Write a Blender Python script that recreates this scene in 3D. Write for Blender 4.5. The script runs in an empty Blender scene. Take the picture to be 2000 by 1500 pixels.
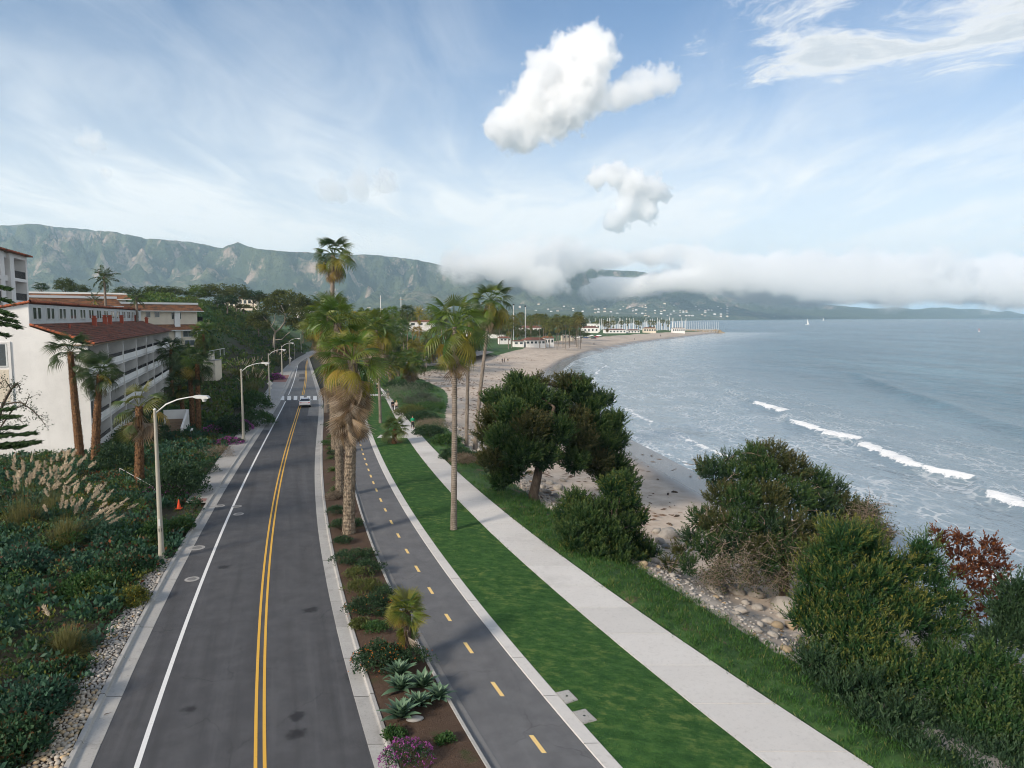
import bpy, bmesh, math, random
import numpy as np
from mathutils import Vector, Matrix, Euler

R = math.radians
scene = bpy.context.scene
col = scene.collection

# ------------------------------------------------------------------ camera
# 2000 x 1500 photograph, focal length 1400 px, sea horizon at row 620
FPX, CPX, CPY, HCAM = 1400.0, 1000.0, 750.0, 15.0
PITCH = math.atan(130.0 / FPX)
cam_d = bpy.data.cameras.new('camera')
cam = bpy.data.objects.new('camera', cam_d)
col.objects.link(cam)
cam.location = (0, 0, HCAM)
cam.rotation_euler = (R(90) - PITCH, 0, 0)
cam_d.sensor_width = 36.0
cam_d.lens = FPX / 2000.0 * 36.0
cam_d.clip_start = 0.2
cam_d.clip_end = 90000.0
scene.camera = cam

# ------------------------------------------------------------------ light and exposure
SUN_EL, SUN_AZ = 26.0, 224.0       # degrees; azimuth clockwise from +Y (the view direction)
SUN_VEC = Vector((math.sin(R(SUN_AZ)) * math.cos(R(SUN_EL)), math.cos(R(SUN_AZ)) * math.cos(R(SUN_EL)), math.sin(R(SUN_EL))))
sun_d = bpy.data.lights.new('sun', 'SUN')
sun_d.energy = 4.5
sun_d.angle = R(12.0)
sun_d.color = (1.0, 0.87, 0.72)
sun = bpy.data.objects.new('sun', sun_d)
col.objects.link(sun)
sun.rotation_euler = SUN_VEC.to_track_quat('Z', 'Y').to_euler()
sun.location = (-60, -60, 90)

scene.view_settings.view_transform = 'Standard'
scene.view_settings.look = 'None'
scene.view_settings.exposure = 0.27
scene.view_settings.gamma = 1.0
scene.view_settings.use_curve_mapping = False
scene.cycles.use_denoising = True
scene.cycles.use_adaptive_sampling = True
scene.cycles.adaptive_threshold = 0.02
scene.cycles.denoising_prefilter = 'ACCURATE'
scene.cycles.filter_width = 1.05
scene.cycles.adaptive_min_samples = 12
scene.cycles.max_bounces = 18
scene.cycles.diffuse_bounces = 3
scene.cycles.glossy_bounces = 2
scene.cycles.transmission_bounces = 3
scene.cycles.transparent_max_bounces = 8
scene.cycles.volume_bounces = 18
scene.cycles.volume_max_steps = 256
scene.cycles.volume_step_rate = 1.0
scene.cycles.sample_clamp_indirect = 4.0


# ------------------------------------------------------------------ node helper
class NT:
    """small helper to write node trees"""
    def __init__(self, tree):
        self.t = tree
        tree.nodes.clear()

    def n(self, kind, **kw):
        nd = self.t.nodes.new(kind)
        for k, v in kw.items():
            setattr(nd, k, v)
        return nd

    def put(self, sock, v):
        if v is None:
            return
        if hasattr(v, 'is_output'):
            self.t.links.new(v, sock)
        else:
            if hasattr(sock.default_value, '__len__'):
                n_ = len(sock.default_value)
                v = tuple(v) if hasattr(v, '__len__') else (v,) * n_
                if n_ == 4 and len(v) == 3:
                    v = v + (1.0,)
            sock.default_value = v

    def math(self, op, a, b=None, c=None, clamp=False):
        nd = self.n('ShaderNodeMath', operation=op, use_clamp=clamp)
        for i, v in enumerate((a, b, c)):
            self.put(nd.inputs[i], v)
        return nd.outputs[0]

    def vec(self, op, a, b=None, scale=None):
        nd = self.n('ShaderNodeVectorMath', operation=op)
        self.put(nd.inputs[0], a)
        self.put(nd.inputs[1], b)
        if scale is not None:
            self.put(nd.inputs['Scale'], scale)
        return nd.outputs['Value'] if op in ('LENGTH', 'DISTANCE', 'DOT_PRODUCT') else nd.outputs[0]

    def noise(self, vec, scale, detail=4.0, rough=0.55, dist=0.0, out='Fac', lac=2.0):
        nd = self.n('ShaderNodeTexNoise')
        self.put(nd.inputs['Vector'], vec)
        self.put(nd.inputs['Scale'], scale)
        self.put(nd.inputs['Detail'], detail)
        self.put(nd.inputs['Roughness'], rough)
        self.put(nd.inputs['Lacunarity'], lac)
        self.put(nd.inputs['Distortion'], dist)
        return nd.outputs[out]

    def voronoi(self, vec, scale, feature='F1', out='Distance', rand=1.0):
        nd = self.n('ShaderNodeTexVoronoi', feature=feature)
        self.put(nd.inputs['Vector'], vec)
        self.put(nd.inputs['Scale'], scale)
        self.put(nd.inputs['Randomness'], rand)
        return nd.outputs[out]

    def ramp(self, fac, a, b, va=0.0, vb=1.0, smooth=True):
        nd = self.n('ShaderNodeMapRange')
        nd.interpolation_type = 'SMOOTHSTEP' if smooth else 'LINEAR'
        self.put(nd.inputs[0], fac)
        self.put(nd.inputs[1], a)
        self.put(nd.inputs[2], b)
        self.put(nd.inputs[3], va)
        self.put(nd.inputs[4], vb)
        return nd.outputs[0]

    def mix(self, fac, a, b, mode='MIX'):
        nd = self.n('ShaderNodeMix', data_type='RGBA', blend_type=mode)
        self.put(nd.inputs[0], fac)
        self.put(nd.inputs[6], a)
        self.put(nd.inputs[7], b)
        return nd.outputs[2]

    def sep(self, v):
        nd = self.n('ShaderNodeSeparateXYZ')
        self.put(nd.inputs[0], v)
        return nd.outputs

    def comb(self, x, y, z):
        nd = self.n('ShaderNodeCombineXYZ')
        for i, v in enumerate((x, y, z)):
            self.put(nd.inputs[i], v)
        return nd.outputs[0]

    def coord(self, which='Object'):
        return self.n('ShaderNodeTexCoord').outputs[which]

    def attr(self, name, out='Fac'):
        return self.n('ShaderNodeAttribute', attribute_name=name).outputs[out]

    def obrand(self):
        return self.n('ShaderNodeObjectInfo').outputs['Random']

    def bump(self, height, strength=0.5, dist=0.02, normal=None):
        nd = self.n('ShaderNodeBump')
        self.put(nd.inputs['Strength'], strength)
        self.put(nd.inputs['Distance'], dist)
        self.put(nd.inputs['Height'], height)
        self.put(nd.inputs['Normal'], normal)
        return nd.outputs[0]


def material(name, fn, disp=False):
    m = bpy.data.materials.new(name)
    m.use_nodes = True
    k = NT(m.node_tree)
    out = k.n('ShaderNodeOutputMaterial')
    s = fn(k)
    if isinstance(s, tuple):
        k.t.links.new(s[1], out.inputs['Volume'])
    else:
        k.t.links.new(s, out.inputs['Surface'])
    return m


def bsdf(k, color, rough=0.8, normal=None, spec=0.3, metal=0.0, **kw):
    b = k.n('ShaderNodeBsdfPrincipled')
    k.put(b.inputs['Base Color'], color)
    k.put(b.inputs['Roughness'], rough)
    k.put(b.inputs['Specular IOR Level'], spec)
    k.put(b.inputs['Metallic'], metal)
    k.put(b.inputs['Normal'], normal)
    for n_, v in kw.items():
        k.put(b.inputs[n_], v)
    return b.outputs[0]


# ------------------------------------------------------------------ world: Nishita sky behind a thin veil and clouds
world = bpy.data.worlds.new('World')
scene.world = world
world.cycles.sampling_method = 'MANUAL'
world.cycles.sample_map_resolution = 512
world.use_nodes = True


def px_dir(px, py):
    xc, yc = (px - CPX) / FPX, (CPY - py) / FPX
    v = Vector((xc, math.cos(PITCH) + yc * math.sin(PITCH), -math.sin(PITCH) + yc * math.cos(PITCH)))
    return v


def build_world():
    k = NT(world.node_tree)
    out = k.n('ShaderNodeOutputWorld')
    sky = k.n('ShaderNodeTexSky', sky_type='NISHITA')
    sky.sun_disc = False
    sky.sun_elevation = R(SUN_EL)
    sky.sun_rotation = R(SUN_AZ)
    sky.altitude = 20.0
    sky.air_density = 1.0
    sky.dust_density = 0.3
    sky.ozone_density = 3.0
    d = k.vec('NORMALIZE', k.coord('Generated'))
    x, y, z = k.sep(d)
    zc = k.math('MAXIMUM', z, 0.0)
    # plane-projected coordinates for high cloud
    inv = k.math('DIVIDE', 1.0, k.math('ADD', zc, 0.10))
    pl = k.comb(k.math('MULTIPLY', x, inv), k.math('MULTIPLY', y, inv), 0.0)
    n1 = k.noise(k.vec('ADD', k.vec('MULTIPLY', pl, (0.9, 0.45, 1.0)), (3.1, 0.7, 0.0)), 0.9, 5.0, 0.55, 0.6)
    n2 = k.noise(k.vec('MULTIPLY', pl, (1.6, 0.6, 1.0)), 1.7, 6.0, 0.6, 0.9)
    hor = k.ramp(z, 0.015, 0.46, 1.0, 0.0)
    hor2 = k.math('POWER', hor, 1.55)
    veil = k.math('ADD', k.math('MULTIPLY', hor2, 0.88),
                  k.math('MULTIPLY', k.ramp(k.math('ADD', k.math('MULTIPLY', n1, 0.6), k.math('MULTIPLY', n2, 0.4)), 0.40, 0.72),
                         k.ramp(z, 0.10, 0.42, 0.70, 0.26)), clamp=True)
    veil = k.math('MINIMUM', veil, 0.95)
    skyc = k.vec('MULTIPLY', sky.outputs[0], (0.90, 1.01, 1.11))
    c = k.mix(veil, skyc, k.mix(hor2, VEIL_COL, VEIL_LOW))
    # broken cloud: streets of stratocumulus, thickening to the right of the view
    vr = k.n('ShaderNodeVectorRotate', rotation_type='Z_AXIS')
    k.put(vr.inputs['Vector'], pl)
    k.put(vr.inputs['Angle'], 0.55)
    w = k.noise(pl, 1.6, 4.0, 0.55, out='Color')
    pw = k.vec('ADD', vr.outputs[0], k.vec('SCALE', k.vec('SUBTRACT', w, (0.5, 0.5, 0.5)), scale=0.55))
    m1 = k.noise(k.vec('MULTIPLY', pw, (1.0, 1.9, 1.0)), 2.1, 9.0, 0.67)
    az = k.math('ARCTAN2', x, y)
    right = k.ramp(az, 0.06, 0.42, 0.0, 1.0)
    band = k.math('MULTIPLY', right, k.ramp(z, 0.225, 0.30))
    thr = k.math('SUBTRACT', 0.86, k.math('MULTIPLY', band, 0.475))
    ex = k.math('SUBTRACT', m1, thr)
    mask = k.ramp(ex, -0.03, 0.15)
    thick = k.ramp(ex, 0.05, 0.24)
    ccol = k.mix(thick, CLOUD_LIT, CLOUD_SHADE)
    c = k.mix(k.math('MULTIPLY', mask, 0.93), c, ccol)
    bg = k.n('ShaderNodeBackground')
    k.put(bg.inputs[0], c)
    k.put(bg.inputs[1], SKY_STRENGTH)
    k.t.links.new(bg.outputs[0], out.inputs[0])


SKY_STRENGTH = 0.10
VEIL_COL = (7.9, 8.25, 8.5)
VEIL_LOW = (10.0, 9.95, 9.7)
CLOUD_LIT = (8.9, 8.75, 8.5)
CLOUD_SHADE = (5.9, 6.25, 6.55)
build_world()


# ------------------------------------------------------------------ geometry helpers
rng = np.random.default_rng(11)
random.seed(5)


def G(px, py, z=0.0):
    """point where the photo pixel meets the level plane z"""
    v = px_dir(px, py)
    t = (z - HCAM) / v.z
    return Vector((v.x * t, v.y * t, z))


def A(px, py, Y):
    """point on the pixel's ray at distance Y ahead"""
    v = px_dir(px, py)
    t = Y / v.y
    return Vector((v.x * t, Y, HCAM + v.z * t))


def mesh_np(name, V, F, smooth=False):
    """mesh from numpy arrays; F is (n,3) or (n,4), or a list of both"""
    me = bpy.data.meshes.new(name)
    Fs = F if isinstance(F, list) else [F]
    Fs = [np.asarray(f, dtype=np.int32) for f in Fs if len(f)]
    V = np.asarray(V, dtype=np.float32)
    loops = np.concatenate([f.ravel() for f in Fs])
    tot = np.concatenate([np.full(len(f), f.shape[1], dtype=np.int32) for f in Fs])
    me.vertices.add(len(V))
    me.vertices.foreach_set('co', V.ravel())
    me.loops.add(len(loops))
    me.loops.foreach_set('vertex_index', loops)
    me.polygons.add(len(tot))
    me.polygons.foreach_set('loop_start', np.concatenate([[0], np.cumsum(tot)[:-1]]).astype(np.int32))
    me.polygons.foreach_set('loop_total', tot)
    me.polygons.foreach_set('use_smooth', np.full(len(tot), bool(smooth), dtype=bool))
    me.update(calc_edges=True)
    return me


def face_attr(me, name, vals):
    a = me.attributes.new(name, 'FLOAT', 'FACE')
    a.data.foreach_set('value', np.asarray(vals, dtype=np.float32))


def vert_attr(me, name, vals):
    a = me.attributes.new(name, 'FLOAT', 'POINT')
    a.data.foreach_set('value', np.asarray(vals, dtype=np.float32))


def link(name, me, mat=None, parent=None, loc=None, rot=None, scale=None, kind=None):
    o = bpy.data.objects.new(name, me)
    col.objects.link(o)
    if mat is not None and me is not None and hasattr(me, 'materials'):
        if len(me.materials) == 0:
            me.materials.append(mat)
    if parent is not None:
        o.parent = parent
    if loc is not None:
        o.location = loc
    if rot is not None:
        o.rotation_euler = rot
    if scale is not None:
        o.scale = scale if hasattr(scale, '__len__') else (scale,) * 3
    if kind:
        o['kind'] = kind
    return o


def tag(o, label=None, cat=None, group=None, kind=None):
    if label:
        o['label'] = label
    if cat:
        o['category'] = cat
    if group:
        o['group'] = group
    if kind:
        o['kind'] = kind
    return o


def thing(name, loc, label, cat, group=None, rz=0.0, scale=None):
    o = bpy.data.objects.new(name, None)
    o.empty_display_size = 0.3
    col.objects.link(o)
    o.location = loc
    o.rotation_euler = (0, 0, rz)
    if scale:
        o.scale = (scale,) * 3
    return tag(o, label, cat, group)


def struct(name, me, mat, label=None, parent=None):
    o = link(name, me, mat, parent)
    if parent is None:
        o['kind'] = 'structure'
    if label:
        o['label'] = label
    return o


def part(name, me, mat, parent, loc=None, rot=None, scale=None, kind=None, label=None):
    o = link(name, me, mat, parent, loc, rot, scale, kind)
    if label:
        o['label'] = label
    return o


# --- numpy gradient noise
_perm = np.random.default_rng(3).permutation(512).astype(np.int64)
_perm = np.concatenate([_perm, _perm])
_ang = np.random.default_rng(4).random(512) * 2 * np.pi
_gx, _gy = np.cos(_ang), np.sin(_ang)


def pnoise(x, y, seed=0):
    x = np.asarray(x, dtype=np.float64) + seed * 17.31
    y = np.asarray(y, dtype=np.float64) - seed * 9.73
    xi, yi = np.floor(x).astype(np.int64), np.floor(y).astype(np.int64)
    xf, yf = x - xi, y - yi
    u, v = xf * xf * xf * (xf * (xf * 6 - 15) + 10), yf * yf * yf * (yf * (yf * 6 - 15) + 10)

    def g(ix, iy, fx, fy):
        h = _perm[(_perm[ix & 511] + iy) & 511]
        return _gx[h] * fx + _gy[h] * fy
    a, b = g(xi, yi, xf, yf), g(xi + 1, yi, xf - 1, yf)
    c, d = g(xi, yi + 1, xf, yf - 1), g(xi + 1, yi + 1, xf - 1, yf - 1)
    return (a + u * (b - a)) + v * ((c + u * (d - c)) - (a + u * (b - a)))


def fbm(x, y, octv=5, seed=0, gain=0.5, lac=2.0):
    s, a, f = 0.0, 1.0, 1.0
    for i in range(octv):
        s = s + a * pnoise(np.asarray(x) * f, np.asarray(y) * f, seed + i * 3)
        a *= gain
        f *= lac
    return s


def ridged(x, y, octv=5, seed=0, gain=0.5, lac=2.0):
    s, a, f, w = 0.0, 1.0, 1.0, 1.0
    for i in range(octv):
        r = 1 - np.abs(pnoise(np.asarray(x) * f, np.asarray(y) * f, seed + i * 3)) * 1.6
        r = np.clip(r, 0, 1) ** 2 * w
        w = np.clip(r * 1.6, 0, 1)
        s = s + a * r
        a *= gain
        f *= lac
    return s


def sstep(x, a, b):
    t = np.clip((np.asarray(x, dtype=np.float64) - a) / (b - a), 0, 1)
    return t * t * (3 - 2 * t)


def grid_faces(nx, ny):
    i = np.arange(nx - 1)[None, :] + np.arange(ny - 1)[:, None] * nx
    i = i.ravel()
    return np.stack([i, i + 1, i + 1 + nx, i + nx], 1)


def tube(pts, rad, n=7, cap=True):
    pts = [Vector(p) for p in pts]
    V, F = [], []
    m = len(pts)
    up = Vector((0.31, 0.17, 0.93)).normalized()
    for i, p in enumerate(pts):
        d = (pts[min(i + 1, m - 1)] - pts[max(i - 1, 0)]).normalized()
        a = d.cross(Vector((1, 0, 0)) if abs(d.x) < 0.8 else Vector((0, 1, 0))).normalized()
        b = d.cross(a)
        for j in range(n):
            t = 2 * math.pi * j / n
            V.append(p + (a * math.cos(t) + b * math.sin(t)) * rad[i])
    for i in range(m - 1):
        for j in range(n):
            F.append((i * n + j, i * n + (j + 1) % n, (i + 1) * n + (j + 1) % n, (i + 1) * n + j))
    V = np.array([tuple(v) for v in V])
    return V, np.array(F)


def tubes_mesh(name, lst, smooth=True):
    Vs, Fs, o = [], [], 0
    for pts, rad, n in lst:
        V, F = tube(pts, rad, n)
        Vs.append(V)
        Fs.append(F + o)
        o += len(V)
    return mesh_np(name, np.concatenate(Vs), np.concatenate(Fs), smooth)


# ------------------------------------------------------------------ mountains
def mat_mountain(k):
    p = k.coord('Object')
    n = k.noise(p, 0.0016, 8.0, 0.62)
    n2 = k.noise(p, 0.012, 6.0, 0.6)
    c = k.mix(k.ramp(n, 0.35, 0.7), (0.050, 0.076, 0.038), (0.125, 0.145, 0.075))
    c = k.mix(k.ramp(n2, 0.42, 0.68, 0.0, 0.8), c, (0.040, 0.062, 0.036))
    rock = k.math('MULTIPLY', k.ramp(k.noise(p, 0.0034, 10.0, 0.72), 0.525, 0.61), k.attr('rock'))
    c = k.mix(rock, c, (0.44, 0.345, 0.28))
    return bsdf(k, c, 0.95, k.bump(k.math('ADD', n2, k.noise(p, 0.004, 8.0, 0.65)), 1.0, 95.0), spec=0.1)


SKYLINE = [(-900, 470), (-400, 440), (-150, 440), (0, 445), (90, 444), (170, 454), (240, 458), (300, 470), (380, 476), (440, 488), (472, 478), (505, 491),
           (560, 494), (620, 497), (700, 500), (740, 502), (800, 507), (850, 516), (900, 528), (950, 538), (1000, 542), (1060, 536),
           (1090, 529), (1135, 522), (1185, 530), (1250, 533), (1310, 545), (1400, 566), (1500, 583), (1600, 594),
           (1700, 603), (1800, 609), (1900, 613), (2000, 616), (2300, 618), (2900, 619)]


def build_mountains():
    nu, nv = 620, 200
    u = np.linspace(-1.35, 1.35, nu)
    px = 1000 + 1400 * u
    sk = np.interp(px, [a for a, b in SKYLINE], [b for a, b in SKYLINE])
    yc = np.interp(px, [-900, 0, 700, 900, 1150, 1400, 2000, 2900], [7800, 7900, 8300, 8600, 9300, 11000, 13500, 15000])
    y0 = np.interp(px, [-900, 0, 700, 1000, 1400, 1600, 2000, 2900], [4200, 4200, 4300, 4500, 5600, 7800, 12500, 14200])
    zc = HCAM + (620 - sk) / 1400 * yc
    t = np.linspace(0, 1.45, nv)
    U, T = np.meshgrid(u, t)
    YC, Y0, ZC = (np.broadcast_to(a, U.shape) for a in (yc, y0, zc))
    Y = Y0 + (YC - Y0) * T
    X = U * Y
    warp = fbm(X / 1700, Y / 1700, 4, 5) * 520
    r1 = ridged((X + warp) / 1500, (Y * 0.55 + warp * 0.8) / 1500, 3, 9, 0.5)
    r2 = ridged((X - warp * 0.7) / 560, (Y * 0.8 + warp) / 620, 4, 31, 0.55)
    r3 = ridged((X + Y * 0.4) / 210, (Y - X * 0.3) / 240, 4, 57, 0.55)
    rn = np.clip(0.44 * r1 / 1.45 + 0.38 * r2 / 1.6 + 0.18 * r3 / 1.6, 0, 1)
    prof = np.where(T < 1, 0.16 * T + 0.84 * T ** 1.35, 1 - (T - 1) * 1.3)
    mid = np.sin(np.pi * np.clip(T, 0, 1) ** 1.15) ** 0.7
    ampl = np.interp(px, [0, 800, 1300, 1700, 2000], [1.0, 1.0, 0.9, 0.7, 0.6])
    Z = ZC * prof * (1 + ampl * mid * (2.6 * rn - 1.56)) + ZC * 0.10 * mid * fbm(X / 2300, Y / 1800, 3, 83)
    spur = np.clip(ridged((X + 0.6 * warp) / 1900, (Y - warp) / 2600, 4, 71, 0.5) - 0.75, 0, 0.8)
    Z = Z + np.interp(px, [0, 900, 1100, 1500], [1, 1, 0.6, 0.3]) * ZC * 0.42 * np.exp(-((T - 0.46) / 0.20) ** 2) * spur
    # keep the crest where the photograph has it, with small teeth
    cap = HCAM + (ZC - HCAM) / YC * Y + ZC * 0.030 * fbm(X / 300, Y / 400, 5, 51)
    low = -4.8 + 30 * sstep(T, 0.0, 0.08)
    Z = np.where(T <= 1.0, np.minimum(Z, cap), Z)
    cr = np.exp(-((T - 1.0) / 0.05) ** 2)
    Z = Z * (1 - cr) + np.minimum(cap, ZC * 1.02) * cr
    Z = np.maximum(Z, low) * sstep(T, 0.0, 0.06) + -6.0 * (1 - sstep(T, 0.0, 0.06))
    V = np.stack([X.ravel(), Y.ravel(), Z.ravel()], 1)
    me = mesh_np('mountains', V, grid_faces(nu, nv), smooth=True)
    gz = np.abs(np.gradient(Z, axis=1)).ravel()
    rock = sstep(gz / np.percentile(gz, 95), 0.15, 0.6) * 0.7 + 0.3
    vert_attr(me, 'rock', rock)
    global MTN
    MTN = (X, Y, Z)
    struct('mountains', me, material('mountain_chaparral', mat_mountain), 'long green mountain range with pale rock scars across the horizon')


build_mountains()


# ------------------------------------------------------------------ edges of the road corridor, from pixels that lie on level ground
class Edge:
    def __init__(self, pts, deg=3, z=0.0, far=None):
        g = [G(a, b, z) for a, b in pts]
        X = np.array([p.x for p in g])
        Y = np.array([p.y for p in g])
        self.c = np.polyfit(Y, X, deg, w=1.0 / Y)
        self.lo, self.hi = Y.min(), Y.max()
        self.dc = np.polyder(self.c)

    def __call__(self, y):
        y = np.asarray(y, dtype=np.float64)
        yc = np.clip(y, self.lo, self.hi)
        return np.polyval(self.c, yc) + np.polyval(self.dc, yc) * (y - yc)


E_curbL = Edge([(128, 1500), (168, 1421), (235, 1277), (266, 1220), (312, 1140), (343, 1076), (389, 1010), (403, 982), (438, 938), (476, 880), (504, 835), (528, 795), (546, 768), (564, 733), (580, 715), (592, 700)], 4)
E_white = Edge([(272, 1500), (334, 1272), (360, 1220), (394, 1140), (408, 1100), (454, 994), (480, 942), (504, 898), (546, 803), (558, 775), (576, 733), (590, 702), (600, 690)], 4)
E_yel = Edge([(509, 1500), (510, 1250), (521, 1100), (532, 1010), (560, 890), (573, 840), (586, 780), (595, 750), (600, 720), (609, 695)], 4)
E_asphR = Edge([(729, 1500), (712, 1409), (688, 1339), (664, 1241), (650, 1200), (642, 1140), (626, 1040), (622, 980), (622, 900), (622, 835), (623, 770)], 3)
E_curbR = Edge([(779, 1500), (760, 1445), (736, 1380), (710, 1294), (688, 1219), (666, 1140), (648, 1060), (638, 1010), (634, 955), (632, 900), (630, 830), (628, 770)], 3)
E_bcL = Edge([(947, 1500), (904, 1428), (870, 1368), (837, 1303), (808, 1248), (784, 1205), (752, 1135), (730, 1080), (708, 1020), (692, 970), (685, 920), (668, 835)], 3)
E_bikeL = Edge([(976, 1500), (928, 1416), (880, 1339), (846, 1279), (808, 1212), (778, 1150), (760, 1110), (740, 1070), (720, 1020), (700, 960), (692, 920), (674, 835)], 3)
E_bikeR = Edge([(1178, 1500), (1120, 1430), (1082, 1387), (1010, 1296), (983, 1255), (930, 1200), (885, 1140), (840, 1080), (800, 1020), (778, 980), (740, 900), (716, 835), (700, 802)], 3)
E_bcR = Edge([(1208, 1500), (1120, 1392), (1072, 1340), (1000, 1263), (945, 1200), (908, 1146), (872, 1104), (834, 1048), (800, 996), (780, 960), (754, 908), (724, 840), (707, 804)], 3)
E_footL = Edge([(1505, 1500), (1295, 1330), (1250, 1293), (1120, 1186), (1067, 1140), (960, 1044), (912, 998), (884, 966), (828, 900), (800, 862), (775, 815), (748, 775), (728, 742)], 3)
E_footR = Edge([(1705, 1500), (1444, 1330), (1325, 1250), (1250, 1198), (1224, 1180), (1126, 1110), (1050, 1052), (982, 1000), (940, 960), (900, 925), (860, 885), (817, 842), (790, 818), (764, 785), (733, 746)], 3)
E_walkL = Edge([(358, 992), (381, 958), (403, 925), (423, 905), (448, 872), (476, 833), (498, 797), (524, 757), (540, 734), (572, 708), (588, 695)], 3)


def E_asphL(y):
    return E_curbL(y) + np.interp(y, [0, 20, 100, 320], [0.85, 0.85, 0.75, 0.7])


# water line and the bluff between path and beach
_WY = np.array([-60, 0, 25, 45, 63, 89, 100, 107, 119, 150, 185, 218, 260, 322, 422, 549, 687, 800, 905, 935, 960, 1020, 1500, 2500, 4000, 5600, 7800, 12500, 30000], float)
_WX = np.array([62, 46, 36, 30, 27, 23.2, 21.4, 20.2, 18.2, 14.0, 12.6, 13.3, 17.7, 27.6, 54, 98, 162, 214, 262, 255, 170, 130, 150, 420, 900, 1600, 3340, 8900, 30000], float)


def W(y):
    y = np.asarray(y, dtype=np.float64)
    if np.all(y < 900):
        return (np.interp(y - 8, _WY, _WX) + np.interp(y - 3, _WY, _WX) + np.interp(y + 3, _WY, _WX) + np.interp(y + 8, _WY, _WX)) / 4
    return np.interp(y, _WY, _WX)


SEA = -4.5


def height(x, y):
    x, y = np.broadcast_arrays(np.asarray(x, dtype=np.float64), np.asarray(y, dtype=np.float64))
    cl, fr, w = E_curbL(y), E_footR(y), W(y)
    dl, dr = cl - x, x - fr
    # left
    bumps = 0.12 * fbm(x / 6, y / 6, 3, 2) + 0.3 * fbm(x / 25, y / 25, 2, 8)
    lin = np.clip((dl - 5) / 26.0, 0, 1.15)
    hill = sstep(y, 152, 206) * 17.5 * (lin ** 0.9) * np.interp(y, [0, 260, 330, 420, 600], [1, 1, 0.85, 0.45, 0.15])
    plateau = 11.5 * sstep(dl, 34, 50) * sstep(y, 60, 100) * (1 - sstep(y, 150, 200))
    # main building stands on level ground
    zl = -0.02 + np.clip(dl / 4, 0, 1) * (0.12 + bumps) + hill * (1 + 0.08 * fbm(x / 14, y / 14, 3, 4)) + plateau
    zl = np.where(dl < 4.2, np.where(y > 50, -0.12, zl), zl)
    # right: grass bank, revetment, beach
    wide = sstep(y, 95, 170)
    e1 = 5.4 + wide * 10.0
    z1 = -1.15 - wide * 0.2
    e2 = e1 + 7.0 + wide * 4
    z2 = np.where(True, -3.15 + wide * 1.2, 0)
    t1 = np.clip(dr / e1, 0, 1)
    bank = -0.02 + (z1 + 0.02) * t1 ** 1.35 + 0.10 * np.sin(np.pi * t1) * (1 + fbm(x / 3, y / 3, 3, 12)) + 0.06 * fbm(x / 1.5, y / 1.5, 3, 13) * sstep(dr, 0.4, 1.5)
    t2 = np.clip((dr - e1) / (e2 - e1), 0, 1)
    drop = z1 + (z2 - z1) * (t2 * t2 * (3 - 2 * t2))
    span = np.maximum(w - fr - e2, 3.0)
    t3 = (dr - e2) / span
    beach = z2 + (SEA - z2) * np.clip(t3, 0, 1) ** 0.85 + 0.05 * fbm(x / 5, y / 9, 3, 21) * np.clip(1 - t3, 0, 1)
    under = SEA - 0.05 * (x - w)
    zr = np.where(dr < e1, bank, np.where(dr < e2, drop, np.where(x < w, beach, np.maximum(under, -11))))
    # far low land by the beach
    zc = np.full_like(x, -0.30)
    z = np.where(dl > 0, zl, np.where(dr > 0, zr, zc))
    flat = sstep(y, 300, 360)
    inland = np.clip((w - x) / 70, 0, 1)
    zf = np.where(x < w, SEA + 3.6 * np.clip((w - x) / 55, 0, 1) ** 0.7, np.maximum(under, -11)) + 0.0 * inland
    zf = np.where(dl > 0, np.maximum(zf, zl), zf)
    return z * (1 - flat) + zf * flat


def H(x, y):
    return float(height(np.array([x]), np.array([y]))[0])


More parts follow.
